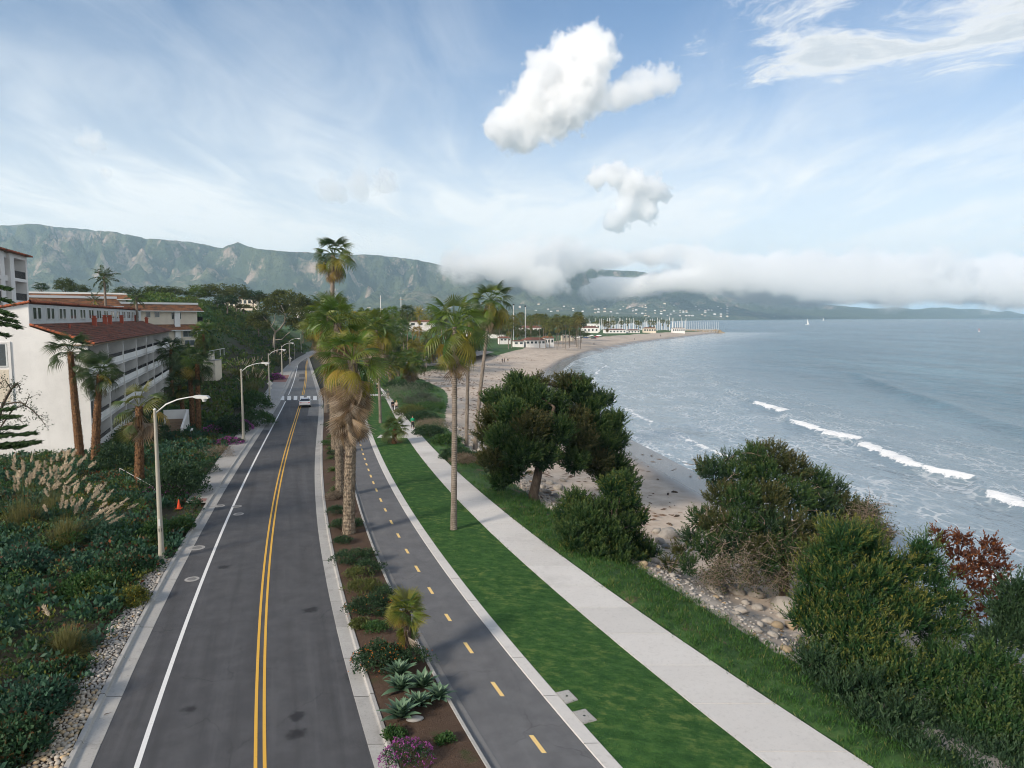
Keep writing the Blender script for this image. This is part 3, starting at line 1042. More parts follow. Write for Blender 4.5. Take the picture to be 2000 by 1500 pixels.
def cloud(name, label, blobs, pad, noise_scale, dens, erode, seed, flat=None):
    """volume cloud: union of soft balls (centre, radius), eroded by fractal noise"""
    lo = np.min([np.array(c) - r * pad for c, r in blobs], 0)
    hi = np.max([np.array(c) + r * pad for c, r in blobs], 0)

    def f(k):
        p = k.coord('Object')
        warp = k.vec('SCALE', k.vec('SUBTRACT', k.noise(k.vec('ADD', p, (seed * 913.0, 0, 0)), noise_scale * 0.6, 3.0, 0.5, out='Color'), (0.5, 0.5, 0.5)), scale=0.55 / noise_scale)
        q = k.vec('ADD', p, warp)
        acc = None
        for c, r in blobs:
            t = k.math('SUBTRACT', 1.0, k.math('DIVIDE', k.vec('DISTANCE', q, tuple(c)), r))
            acc = t if acc is None else k.math('SMOOTH_MAX', acc, t, 0.12)
        n = k.noise(k.vec('ADD', p, (seed * 371.0, 55.0, 0.0)), noise_scale * 2.0, 7.0, 0.62)
        n2 = k.noise(k.vec('ADD', p, (11.0, seed * 71.0, 0.0)), noise_scale * 5.5, 4.0, 0.6)
        d = k.math('ADD', acc, k.math('MULTIPLY', k.math('SUBTRACT', n, 0.52), erode * 3.6))
        d = k.math('ADD', d, k.math('MULTIPLY', k.math('SUBTRACT', n2, 0.5), erode * 1.5))
        d = k.math('MULTIPLY', k.ramp(d, 0.0, 0.34), dens)
        v = k.n('ShaderNodeVolumePrincipled')
        k.put(v.inputs['Color'], (1.0, 1.0, 1.0))
        k.put(v.inputs['Density'], d)
        k.put(v.inputs['Anisotropy'], 0.3)
        return (None, v.outputs[0])
    m = material('cloud_vapour', f)
    m.cycles.volume_step_rate = 0.4
    o = link(name, box_mesh(name, lo, hi), m)
    tag(o, label, None, None, 'stuff')
    return o


def blob(px, py, Y, rpx):
    p = A(px, py, Y)
    return ((p.x, p.y, p.z), rpx / FPX * Y)


# tall cumulus right of the centre
Yc = 7000
bl = [blob(1010, 245, Yc, 52), blob(1040, 215, Yc, 62), (blob(1075, 165, Yc + 60, 66)), blob(1120, 130, Yc + 90, 62), blob(1150, 115, Yc, 52), blob(1090, 215, Yc, 66),
      blob(1130, 175, Yc, 58), blob(960, 250, Yc, 26), blob(1030, 265, Yc, 42), blob(1160, 150, Yc + 40, 44), blob(1070, 118, Yc, 34)]
cloud('cumulus_cloud', 'tall bright white cumulus cloud leaning right', bl, 1.35, 0.0016, 0.022, 0.62, 1)
bl = [blob(1185, 190, Yc, 26), blob(1215, 195, Yc, 34), blob(1250, 170, Yc, 36), blob(1290, 165, Yc, 30), blob(1235, 160, Yc, 24)]
cloud('cumulus_cloud', 'ragged small cloud trailing right of the tall cumulus', bl, 1.45, 0.0022, 0.012, 0.75, 2)
Yc = 11500
bl = [blob(1205, 345, Yc, 30), blob(1170, 348, Yc, 24), blob(1235, 365, Yc, 38), blob(1270, 380, Yc, 34), blob(1225, 405, Yc, 36), blob(1265, 405, Yc, 30), blob(1200, 430, Yc, 26), blob(1295, 385, Yc, 20)]
cloud('cumulus_cloud', 'white cumulus cloud low over the hidden peaks', bl, 1.4, 0.0016, 0.022, 0.62, 3)
cloud('cumulus_cloud', 'faint grey puff high over the left mountains', [blob(178, 272, Yc, 26), blob(160, 280, Yc, 18), blob(205, 340, Yc, 14)], 1.6, 0.0016, 0.0035, 0.8, 4)
cloud('cumulus_cloud', 'faint double puff over the tall palm', [blob(650, 372, Yc, 30), blob(700, 358, Yc, 30), blob(745, 362, Yc, 28)], 1.6, 0.0016, 0.004, 0.8, 5)


# cloud bank lying against the mountains
def mat_bank(k):
    p = k.coord('Object')
    x, y, z = k.sep(p)
    w = k.vec('SCALE', k.vec('SUBTRACT', k.noise(p, 0.0008, 4.0, 0.55, out='Color'), (0.5, 0.5, 0.5)), scale=900.0)
    n = k.noise(k.vec('ADD', p, w), 0.0021, 8.0, 0.62)
    big = k.noise(k.vec('MULTIPLY', p, (1.0, 1.0, 1.6)), 0.00075, 3.0, 0.5)
    base = k.ramp(x, -900.0, 900.0, 330.0, 165.0)                     # the underside rises to the left
    base = k.math('SUBTRACT', base, k.ramp(x, 1600.0, 4200.0, 0.0, 95.0))
    top = k.ramp(x, 600.0, 4200.0, 700.0, 650.0)
    lo = k.ramp(k.math('SUBTRACT', z, base), -60.0, 230.0)
    hi = k.ramp(k.math('SUBTRACT', top, z), -120.0, 330.0)
    lf = k.ramp(x, -1050.0, -250.0)
    hole = k.vec('LENGTH', k.vec('MULTIPLY', k.vec('SUBTRACT', k.vec('ADD', p, k.vec('SCALE', w, scale=0.9)), (980.0, 0.0, 415.0)), (1 / 560.0, 0.0, 1 / 120.0)))
    gap = k.ramp(hole, 0.2, 1.7, 0.95, 0.0)
    env = k.math('MULTIPLY', k.math('MULTIPLY', lo, hi), lf)
    d = k.math('ADD', k.math('MULTIPLY', n, 3.0), k.math('MULTIPLY', big, 1.3))
    d = k.math('SUBTRACT', k.math('ADD', d, k.math('MULTIPLY', env, 0.85)), k.math('ADD', 2.52, gap))
    d = k.math('MULTIPLY', k.ramp(d, 0.0, 0.42), k.math('MULTIPLY', k.math('SQRT', env), 0.020))
    v = k.n('ShaderNodeVolumePrincipled')
    k.put(v.inputs['Color'], (1.0, 1.0, 1.0))
    k.put(v.inputs['Density'], d)
    k.put(v.inputs['Anisotropy'], 0.0)
    return (None, v.outputs[0])


mb = material('cloud_bank_vapour', mat_bank)
mb.cycles.volume_step_rate = 0.2
o = link('cloud_bank', box_mesh('cloud_bank', (-1500, 6300, 40), (7600, 7500, 900)), mb)
tag(o, 'long white cloud bank lying against the mountains', None, None, 'stuff')


# ------------------------------------------------------------------ box builder
class MB:
    def __init__(self):
        self.V, self.F = [], []

    def box(self, x0, x1, y0, y1, z0, z1):
        o = len(self.V)
        self.V += [(x, y, z) for x in (x0, x1) for y in (y0, y1) for z in (z0, z1)]
        self.F += [tuple(o + i for i in f) for f in ((0, 1, 3, 2), (4, 6, 7, 5), (0, 4, 5, 1), (2, 3, 7, 6), (0, 2, 6, 4), (1, 5, 7, 3))]
        return self

    def poly(self, pts):
        o = len(self.V)
        self.V += [tuple(p) for p in pts]
        self.F.append(tuple(range(o, o + len(pts))))
        return self

    def prism(self, prof, a0, a1, axis='x'):
        """extrude a closed (p, q) profile from a0 to a1 along x (profile in y,z) or y (profile in x,z)"""
        n = len(prof)
        o = len(self.V)
        for a in (a0, a1):
            self.V += [(a, p, q) if axis == 'x' else (p, a, q) for p, q in prof]
        self.F.append(tuple(range(o, o + n)))
        self.F.append(tuple(range(o + 2 * n - 1, o + n - 1, -1)))
        for i in range(n):
            j = (i + 1) % n
            self.F.append((o + i, o + n + i, o + n + j, o + j))
        return self

    def cyl(self, x, y, z0, z1, r0, r1=None, n=10):
        r1 = r0 if r1 is None else r1
        o = len(self.V)
        for z, r in ((z0, r0), (z1, r1)):
            self.V += [(x + r * math.cos(2 * math.pi * i / n), y + r * math.sin(2 * math.pi * i / n), z) for i in range(n)]
        for i in range(n):
            j = (i + 1) % n
            self.F.append((o + i, o + j, o + n + j, o + n + i))
        self.F.append(tuple(o + n + i for i in range(n)))
        self.F.append(tuple(o + n - 1 - i for i in range(n)))
        return self

    def mesh(self, name, smooth=False):
        me = bpy.data.meshes.new(name)
        me.from_pydata(self.V, [], self.F)
        bm = bmesh.new()
        bm.from_mesh(me)
        bmesh.ops.recalc_face_normals(bm, faces=bm.faces)
        bm.to_mesh(me)
        bm.free()
        for p in me.polygons:
            p.use_smooth = smooth
        return me

    def put(self, name, mat, parent, **kw):
        return part(name, self.mesh(name, kw.pop('smooth', False)), mat, parent, **kw)


def mat_stucco(c, stain=0.3):
    def f(k):
        p = k.coord('Object')
        n = k.noise(p, 0.35, 5.0, 0.6)
        s = k.noise(k.vec('MULTIPLY', p, (1.2, 1.2, 0.10)), 1.0, 5.0, 0.65)
        n2 = k.noise(p, 14.0, 3.0, 0.6)
        cc = k.mix(k.ramp(n, 0.3, 0.7), tuple(0.88 * a for a in c), c)
        cc = k.mix(k.ramp(s, 0.52, 0.75, 0.0, stain), cc, tuple(0.6 * a for a in c))
        return bsdf(k, cc, 0.9, k.bump(n2, 0.2, 0.01), spec=0.2)
    return f


def mat_tile(c0, c1):
    def f(k):
        p = k.coord('Object')
        v = k.voronoi(k.vec('MULTIPLY', p, (3.2, 2.2, 2.2)), 1.0, out='Color')
        n = k.noise(p, 0.8, 5.0, 0.7)
        c = k.mix(k.sep(v)[0], c0, c1)
        c = k.mix(k.ramp(k.noise(k.vec('MULTIPLY', p, (0.5, 2.5, 2.5)), 1.1, 5.0, 0.75), 0.45, 0.62, 0.0, 0.8), c, (0.050, 0.042, 0.038))
        c = k.mix(k.ramp(n, 0.5, 0.75, 0.0, 0.5), c, (0.045, 0.038, 0.034))
        return bsdf(k, c, 0.85, spec=0.25)
    return f


def mat_plain(c, rough=0.6, spec=0.3, metal=0.0, var=0.2, sc=4.0):
    def f(k):
        n = k.noise(k.coord('Object'), sc, 5.0, 0.6)
        return bsdf(k, k.mix(n, tuple((1 - var) * a for a in c), tuple(min(1.0, (1 + var) * a) for a in c)), rough, spec=spec, metal=metal)
    return f


M['stucco'] = material('stucco_white', mat_stucco((0.76, 0.755, 0.735), 0.16))
M['stucco_old'] = material('stucco_weathered', mat_stucco((0.50, 0.52, 0.52), 0.55))
M['stucco_cream'] = material('stucco_cream', mat_stucco((0.68, 0.61, 0.50), 0.15))
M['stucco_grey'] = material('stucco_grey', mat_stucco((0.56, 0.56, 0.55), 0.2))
M['tile'] = material('clay_tile_red', mat_tile((0.25, 0.085, 0.052), (0.15, 0.075, 0.055)))
M['tile_bright'] = material('clay_tile_orange', mat_tile((0.46, 0.13, 0.055), (0.34, 0.10, 0.05)))
M['shingle'] = material('shingle_brown', mat_tile((0.25, 0.115, 0.055), (0.19, 0.085, 0.045)))
M['glass'] = material('window_glass', lambda k: bsdf(k, k.mix(k.obrand(), (0.020, 0.030, 0.034), (0.075, 0.095, 0.10)), 0.06, spec=0.6))
M['frame_white'] = material('frame_white', mat_plain((0.60, 0.62, 0.61), 0.6))
M['dark_metal'] = material('dark_metal', mat_plain((0.020, 0.022, 0.025), 0.5))
M['white_trim'] = material('white_trim', mat_plain((0.72, 0.72, 0.70), 0.7, var=0.08))
M['terracotta'] = material('terracotta_vent', mat_plain((0.36, 0.085, 0.05), 0.8))
M['wood'] = material('weathered_wood', mat_plain((0.22, 0.16, 0.11), 0.85))


def tile_slope(x0, x1, ya, za, yb, zb, pitch=0.36, amp=0.06, rows=10):
    """corrugated clay-tile slope from eave (ya, za) up to (yb, zb), with stepped courses"""
    nx = int((x1 - x0) / pitch) * 3 + 1
    xs = np.linspace(x0, x1, nx)
    ph = (xs - x0) / pitch * 2 * np.pi
    prof = amp * np.abs(np.sin(ph / 2 * 1.0)) ** 0.8
    L = math.hypot(yb - ya, zb - za)
    ny, nz = -(zb - za) / L, (yb - ya) / L
    V = []
    for r in range(rows):
        for e, lift in ((0, 0.085), (1, 0.0)):
            t = (r + e) / rows
            y, z = ya + (yb - ya) * t, za + (zb - za) * t
            h = prof + lift
            V.append(np.stack([xs, y + ny * h, z + nz * h], 1))
    V = np.concatenate(V)
    return mesh_np('tile_field', V, grid_faces(nx, rows * 2))


def window(parent, x0, x1, z0, z1, y, depth=0.10, face=-1, mull=1, name='window', frame='frame_white'):
    """window in a wall that lies in the x-z plane; face -1 looks to -y"""
    f = MB()
    w = 0.07
    ya, yb = (y + face * depth, y + face * 0.002) if face < 0 else (y + 0.002, y + depth)
    f.box(x0 - w, x0, ya, yb, z0 - w, z1 + w).box(x1, x1 + w, ya, yb, z0 - w, z1 + w)
    f.box(x0, x1, ya, yb, z0 - w, z0).box(x0, x1, ya, yb, z1, z1 + w)
    for i in range(1, mull + 1):
        xm = x0 + (x1 - x0) * i / (mull + 1)
        f.box(xm - 0.03, xm + 0.03, ya, yb, z0, z1)
    wo = f.put(name, M[frame], parent)
    g = MB()
    yg = y + face * 0.02
    g.box(x0, x1, min(yg, y + face * 0.045), max(yg, y + face * 0.045), z0, z1)
    g.put('pane', M['glass'], wo)
    return wo


# ------------------------------------------------------------------ long white hotel beside the road
BC = Vector((-45.6, 77.0, 0.0))
BD = math.atan2(76.0, -27.5)
SIN, COS = math.sin(BD), math.cos(BD)


def bl2w(x, y, z=0.0):
    return Vector((BC.x + COS * x - SIN * y, BC.y + SIN * x + COS * y, z))


def hotel():
    t = thing('hotel_building', BC, 'long white hotel with recessed balconies and red clay tile roof', 'building', None, BD)
    LEN, EAVE = 81.0, 12.1
    joints = [0.0, 11.1, 22.2, 34.0, 45.4, 53.8, 66.0, 80.8]
    floors = [0.35, 3.30, 6.25, 9.20]
    # near gable wall with the stepped roof outline
    prof = [(0.0, -0.6), (0.0, EAVE - 0.15), (5.2, 14.05), (5.2, 16.45), (14.2, 14.6), (14.2, -0.6)]
    for nm, a, b in (('end_wall', 0.0, 0.30), ('end_wall', LEN - 0.3, LEN)):
        MB().prism(prof, a, b, 'x').put(nm, M['stucco'], t)
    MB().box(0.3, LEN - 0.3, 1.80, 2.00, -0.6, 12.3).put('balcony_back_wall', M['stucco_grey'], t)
    MB().box(0.3, LEN - 0.3, 13.9, 14.2, -0.6, 14.6).put('rear_wall', M['stucco'], t)
    # clerestory
    MB().box(0.3, LEN - 0.3, 5.2, 5.45, 13.6, 16.40).put('clerestory_wall', M['stucco_old'], t)
    for i in range(14):
        xc = 1.4 + i * 5.62
        for d in (0.0, 1.85):
            window(t, xc + d, xc + d + 1.35, 14.85, 16.05, 5.2, 0.08, -1, 0)
    # party walls, slabs, parapets, railings, doors
    for j, s in enumerate(joints):
        if j == 0 or j == len(joints) - 1:
            continue
        MB().box(s - 0.13, s + 0.13, -0.10, 1.80, -0.6, EAVE - 0.10).put('party_wall', M['stucco'], t)
    for j in range(len(joints) - 1):
        a, b = joints[j] + 0.13, joints[j + 1] - 0.13
        if j == 0:
            a = 0.3
        if j == len(joints) - 2:
            b = LEN - 0.3
        for li, z in enumerate(floors):
            if j >= 3 and li == 0:
                continue
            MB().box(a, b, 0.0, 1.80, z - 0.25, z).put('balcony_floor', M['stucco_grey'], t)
            MB().box(a, b, 0.02, 0.16, z - 0.35, z + 0.72).put('parapet', M['stucco'], t)
            r = MB()
            r.box(a, b, 0.06, 0.11, z + 1.12, z + 1.18)
            n = int((b - a) / 0.28)
            for q in range(n + 1):
                xx = a + (b - a) * q / n
                r.box(max(a, xx - 0.014), min(b, xx + 0.014), 0.07, 0.10, z + 0.72, z + 1.12)
            r.put('railing', M['dark_metal'], t)
            g = MB().box(a + 0.6, b - 0.6, 1.72, 1.79, z, z + 2.1)
            d = g.put('sliding_door', M['glass'], t)
            fr = MB()
            fr.box(a + 0.5, b - 0.5, 1.665, 1.725, z + 2.1, z + 2.2)
            for q in range(5):
                xx = a + 0.6 + (b - a - 1.2) * q / 4
                fr.box(xx - 0.04, xx + 0.04, 1.67, 1.72, z, z + 2.15)
            fr.put('frame', M['frame_white'], d)
    MB().box(-0.25, LEN + 0.2, -0.55, 2.2, EAVE - 0.12, EAVE + 0.02).put('soffit', M['wood'], t)
    # roofs
    rf = part('lower_roof', tile_slope(-0.28, LEN + 0.25, -0.72, EAVE + 0.02, 5.18, 14.25, 0.55, 0.08, 12), M['tile'], t)
    part('upper_roof', tile_slope(-0.28, LEN + 0.25, 14.6, 14.6, 4.95, 16.62, 0.55, 0.08, 12), M['tile'], t)
    # clay verge tiles along the gable, one by one
    def verge(y0, z0, y1, z1, n):
        for i in range(n):
            u = i / n
            V, F = tube([(-0.18, y0 + (y1 - y0) * u, z0 + (z1 - z0) * u + 0.10), (-0.18, y0 + (y1 - y0) * (u + 1.08 / n), z0 + (z1 - z0) * (u + 1.08 / n) + 0.06)], [0.15, 0.12], 8)
            part('verge_tile', mesh_np('verge_tile', V, F, True), M['tile_bright'], t)
    verge(-0.75, EAVE + 0.0, 5.1, 14.2, 16)
    verge(5.0, 16.55, 14.5, 14.6, 24)
    for i in range(60):
        u0, u1 = i / 60 * LEN, (i + 1.06) / 60 * LEN
        V, F = tube([(u0, 5.05, 16.70), (u1, 5.05, 16.67)], [0.15, 0.13], 7)
        part('ridge_tile', mesh_np('ridge_tile', V, F, True), M['tile_bright'], t)
    # clay vents on the lower roof: shaft and cap
    for s, y in ((26.0, 3.9), (35.5, 4.2), (39.5, 4.2), (51.0, 4.3), (69.0, 4.5), (76.5, 3.6)):
        zb = EAVE + 0.02 + (14.25 - EAVE) * (y + 0.72) / 5.9
        v = MB().box(s - 0.27, s + 0.27, y - 0.27, y + 0.27, zb - 0.3, zb + 1.05).box(s - 0.36, s + 0.36, y - 0.36, y + 0.36, zb + 1.05, zb + 1.15)
        v.box(s - 0.20, s + 0.20, y - 0.20, y + 0.20, zb + 1.15, zb + 1.36).box(s - 0.32, s + 0.32, y - 0.32, y + 0.32, zb + 1.36, zb + 1.45).put('roof_vent', M['terracotta'], t)
    MB().cyl(9.0, 3.4, 13.3, 14.2, 0.12).put('roof_vent', M['terracotta'], t)
    # window and pilaster on the gable wall
    MB().box(-0.10, -0.002, 7.0, 7.25, 5.4, 12.5).put('pilaster', M['stucco'], t)
    MB().box(-0.10, -0.002, 7.25, 11.0, 12.3, 12.5).put('lintel', M['stucco'], t)
    g = MB().box(-0.06, -0.004, 7.45, 9.2, 10.0, 12.2)
    w = g.put('window', M['glass'], t)
    MB().box(-0.08, -0.003, 7.32, 7.45, 9.9, 12.29).box(-0.08, -0.003, 7.45, 9.2, 9.9, 10.0).put('frame', M['frame_white'], w)
    MB().box(-0.05, -0.003, 7.3, 9.6, 6.2, 9.6).put('panel', M['stucco_cream'], t)
    # plinth
    MB().box(0.32, LEN, -0.02, 0.0, -0.6, 0.10).put('plinth', M['wood'], t)
    return t


hotel()


def back_block():
    """taller white block behind, seen at the left edge"""
    o = bl2w(14.0, 18.0, 10.5)
    t = thing('hotel_wing', o, 'tall white balcony block with red tile roof at the left edge', 'building', None, BD)
    LEN, TOP = 38.2, 14.4
    zf = [0.2, 3.7, 7.2, 10.7]
    bays = [(1.0, 7.0, 'b'), (8.6, 12.0, 'w'), (14.0, 20.0, 'b'), (21.5, 24.5, 'b'), (26.5, 29.2, 'w'), (31.3, 37.4, 'b')]
    edges = [0.0]
    MB().box(0.0, LEN, 2.0, 2.3, -4, TOP).put('rear_wall', M['stucco_grey'], t)
    x = 0.0
    for a, b, kd in bays:
        MB().box(x, a, 0.0, 2.0, -4, TOP).put('pier', M['stucco'], t)
        if kd == 'w':
            m = MB()
            m.box(a, b, 0.4, 2.0, -4, zf[0])
            for i, z in enumerate(zf):
                top = zf[i + 1] if i < 3 else TOP
                m.box(a, b, 0.4, 2.0, z + 2.9, top + (0.25 if i < 3 else 0))
                m.box(a, b, 0.4, 2.0, z, z + 0.25) if i == 0 else None
            m.put('wall', M['stucco'], t)
            for z in zf:
                window(t, a + 0.12, b - 0.12, z + 0.32, z + 2.82, 1.2, 0.1, -1, 1, 'window', 'dark_metal')
        else:
            for z in zf:
                MB().box(a, b, 0.0, 2.0, z - 0.5, z).put('balcony_floor', M['stucco'], t)
                r = MB().box(a, b, 0.10, 0.16, z + 1.08, z + 1.16)
                n = int((b - a) / 0.22)
                for q in range(n + 1):
                    xx = a + (b - a) * q / n
                    r.box(max(a, xx - 0.02), min(b, xx + 0.02), 0.11, 0.15, z, z + 1.08)
                r.put('railing', M['dark_metal'], t)
                window(t, a + 1.6, b - 1.6, z + 0.05, z + 2.3, 2.0, 0.08, -1, 1, 'glass_door')
            MB().box(a, b, 0.0, 2.0, TOP - 0.6, TOP).put('lintel', M['stucco'], t)
        x = b
    MB().box(x, LEN, 0.0, 2.0, -4, TOP).put('pier', M['stucco'], t)
    MB().box(0, LEN, 2.3, 12.0, -4, TOP - 0.01).put('core', M['stucco'], t)
    part('roof', tile_slope(-0.5, LEN + 0.5, -0.7, TOP + 0.05, 4.0, TOP + 1.2, 0.40, 0.07, 8), M['tile'], t)
    for i in range(26):
        V, F = tube([(i * 1.5 - 0.4, -0.72, TOP + 0.16), (i * 1.5 + 1.12, -0.72, TOP + 0.13)], [0.17, 0.14], 7)
        part('eave_tile', mesh_np('eave_tile', V, F, True), M['tile_bright'], t)
    MB().box(-0.3, LEN + 0.3, -0.5, 2.0, TOP + 0.001, TOP + 0.05).put('soffit', M['wood'], t)


back_block()


def mansard(label, p0, p1, zbase, ztop, depth, tiers, windows, chimney=None, side=True):
    """white block with brown shingle skirts; p0 -> p1 is its front, seen from the right of that direction.
    tiers: list of (z_low, z_high, overhang, cap); windows: (u0, u1, z0, z1) along the front"""
    d = (p1 - p0)
    L = math.hypot(d.x, d.y)
    rz = math.atan2(d.y, d.x)
    t = thing('lodge_building', (p0.x, p0.y, zbase), label, 'building', None, rz)
    MB().box(0, L, 0, depth, -2.0, ztop - zbase).put('wall', M['stucco_cream'], t)
    for (za, zb, oh, cap) in tiers:
        za, zb = za - zbase, zb - zbase
        m = MB()
        i_ = 0.10
        m.poly([(-oh, -oh, za), (L + oh, -oh, za), (L + i_, -i_, zb), (-i_, -i_, zb)])
        m.poly([(L + oh, -oh, za), (L + oh, depth, za), (L + i_, depth, zb), (L + i_, -i_, zb)])
        m.poly([(-oh, depth, za), (-oh, -oh, za), (-i_, -i_, zb), (-i_, depth, zb)])
        m.poly([(-oh, -oh, za - 0.02), (-oh, depth, za - 0.02), (L + oh, depth, za - 0.02), (L + oh, -oh, za - 0.02)])
        r = m.put('shingle_roof', M['shingle'], t)
        MB().box(-oh - 0.03, L + oh + 0.03, -oh - 0.05, -oh, za - 0.16, za + 0.03).put('eave_board', M['frame_white'], r)
        if cap:
            MB().box(-0.25, L + 0.25, -0.25, depth, zb - 0.02, zb + cap).put('parapet_cap', M['white_trim'], r)
    for (a, b, z0, z1) in windows:
        window(t, a * L, b * L, z0 - zbase, z1 - zbase, 0.0, 0.10, -1, 1 if (b - a) * L > 1.2 else 0)
    if chimney:
        a, b, za, zb = chimney
        MB().box(a * L, b * L, -0.6, 0.5, za - zbase, zb - zbase).put('chimney', M['stucco'], t)
    return t, L


# two-tier lodge right of the hotel roof
p0, p1 = A(232, 640, 168), A(386, 640, 182)
t, L = mansard('cream lodge with two brown mansard tiers and a white chimney', p0, p1, 7.5, 18.3, 14,
               [(16.6, 18.2, 1.2, 0.45), (11.9, 13.3, 1.3, 0.0)],
               [(0.335, 0.385, 15.1, 16.3), (0.445, 0.50, 15.1, 16.3), (0.66, 0.78, 14.6, 16.2), (0.42, 0.49, 9.9, 11.5), (0.80, 0.93, 10.2, 11.6), (0.82, 0.95, 6.9 + 1.2, 9.3), (0.20, 0.30, 9.9, 11.5), (0.55, 0.60, 9.9, 11.5)],
               (0.685, 0.755, 7.6, 16.5))
# side balcony of the lodge
MB().box(L + 0.01, L + 1.6, 0.4, 9.0, 13.9 - 7.5, 14.3 - 7.5).box(L + 1.5, L + 1.6, 0.4, 9.0, 14.3 - 7.5, 15.1 - 7.5).put('side_balcony', M['dark_metal'], t)
MB().box(L + 0.003, L + 0.06, 1.0, 3.2, 14.4 - 7.5, 16.3 - 7.5).box(L + 0.003, L + 0.06, 4.2, 7.4, 14.4 - 7.5, 16.3 - 7.5).put('window', M['glass'], t)
MB().box(L + 0.003, L + 0.06, 0.8, 2.6, 9.6 - 7.5, 11.6 - 7.5).put('window', M['glass'], t)
# lodge behind the hotel ridge: front tier and back tier
p0, p1 = A(40, 600, 150), A(226, 600, 163)
mansard('low cream lodge with long brown mansard roof behind the hotel ridge', p0, p1, 9.0, 19.0, 10,
        [(17.5, 19.2, 1.3, 0.5)], [(a, a + 0.035, 15.8, 17.0) for a in (0.1, 0.24, 0.38, 0.46, 0.60, 0.72, 0.86)])
p0, p1 = A(40, 600, 178), A(246, 600, 190)
mansard('rear cream lodge with brown mansard roof under the tall feather palm', p0, p1, 9.0, 21.2, 10,
        [(19.7, 21.0, 1.3, 0.4)], [(a, a + 0.04, 17.8, 19.2) for a in (0.8, 0.9, 0.96)])
# terrace block on the slope
g = A(412, 712, 156)
t = thing('terrace_wall', (g.x, g.y, g.z), 'small cream terrace block on the slope below the lodge', 'terrace')
MB().box(-1.3, 1.3, -1.0, 2.5, -3.5, 0.9).put('block', M['stucco_cream'], t)
MB().box(-1.4, 1.4, -1.1, 2.6, 0.9, 1.02).put('deck', M['walk_old'], t)
MB().box(-1.3, -0.2, 1.0, 2.5, 1.02, 2.3).put('upper_block', M['stucco_cream'], t)
r = MB().box(-0.1, 1.3, -1.0, -0.95, 1.75, 1.81)
for i in range(6):
    r.box(-0.1 + i * 0.27, -0.06 + i * 0.27, -1.0, -0.95, 1.02, 1.76)
r.put('railing', M['frame_white'], t)
g = A(424, 690, 162)
t = thing('awning', (g.x, g.y, g.z), 'pale slanted awning above the terrace block', 'awning')
MB().prism([(-1.3, 0.5), (1.3, 1.0), (1.3, 1.1), (-1.3, 0.6)], -1.2, 1.2, 'y').put('canopy', M['white_trim'], t)
for a_ in (-1.15, 1.15):
    for b_ in (-1.1, 1.1):
        MB().box(a_ - 0.05, a_ + 0.05, b_ - 0.05, b_ + 0.05, -0.5, 0.75 + a_ * 0.19).put('post', M['frame_white'], t)


# white stair between the palms
def stairs():
    g = G(336, 851, 0.2)
    t = thing('garden_stair', (g.x, g.y, 0.0), 'brown garden steps between white walls under the palms', 'stairs', None, R(14))
    for i in range(9):
        MB().box(-1.15, 1.15, i * 0.34, i * 0.34 + 0.36, -0.4, 0.2 + (i + 1) * 0.19).put('step', M['wood'], t)
    MB().prism([(-0.8, -0.4), (-0.8, 1.3), (3.4, 3.0), (3.4, -0.4)], 1.17, 1.42, 'x').put('side_wall', M['stucco'], t)
    MB().prism([(-1.0, -0.4), (-1.0, 0.75), (1.2, 1.6), (1.2, -0.4)], -1.42, -1.17, 'x').put('side_wall', M['stucco'], t)
    MB().box(-1.6, 1.42, 3.42, 3.65, -0.4, 3.05).put('rear_wall', M['stucco'], t)
    MB().prism([(-1.6, -0.4), (-1.6, 0.45), (0.4, 1.0), (0.4, -0.4)], 2.2, 2.42, 'x').put('outer_wall', M['stucco'], t)


stairs()


# ------------------------------------------------------------------ houses of the middle distance
def small_house(label, base, w, d, h, roof, rz, wallm='stucco', roofm='tile', group=None, wins=3, name='house', cat='house'):
    t = thing(name, base, label, cat, group, rz)
    MB().box(-w / 2, w / 2, -d / 2, d / 2, -1.5, h).put('wall', M[wallm], t)
    if roof > 0.2:
        m = MB()
        e = 0.5
        A_, B_ = w / 2 + e, d / 2 + e
        m.poly([(-A_, -B_, h), (A_, -B_, h), (A_ - d * 0.35, 0, h + roof), (-A_ + d * 0.35, 0, h + roof)])
        m.poly([(A_, B_, h), (-A_, B_, h), (-A_ + d * 0.35, 0, h + roof), (A_ - d * 0.35, 0, h + roof)])
        m.poly([(A_, -B_, h), (A_, B_, h), (A_ - d * 0.35, 0, h + roof)])
        m.poly([(-A_, B_, h), (-A_, -B_, h), (-A_ + d * 0.35, 0, h + roof)])
        m.poly([(-A_, -B_, h - 0.02), (-A_, B_, h - 0.02), (A_, B_, h - 0.02), (A_, -B_, h - 0.02)])
        m.put('roof', M[roofm], t)
    else:
        MB().box(-w / 2 - 0.2, w / 2 + 0.2, -d / 2 - 0.2, d / 2 + 0.2, h, h + 0.4).put('roof', M['white_trim'], t)
    for i in range(wins):
        x = -w / 2 + w * (i + 0.5) / wins
        ww = min(0.8, w / wins * 0.3)
        window(t, x - ww, x + ww, h * 0.42, h * 0.78, -d / 2, 0.08, -1, 0)
    return t


def place_house(label, px, ytop, ybot, Y, wpx, roofpx, **kw):
    p = A(px, ybot, Y)
    sc = Y / FPX
    return small_house(label, (p.x, Y, p.z), wpx * sc, wpx * sc * 0.6, (ybot - ytop) * sc, roofpx * sc, kw.pop('rz', 0.1), **kw)


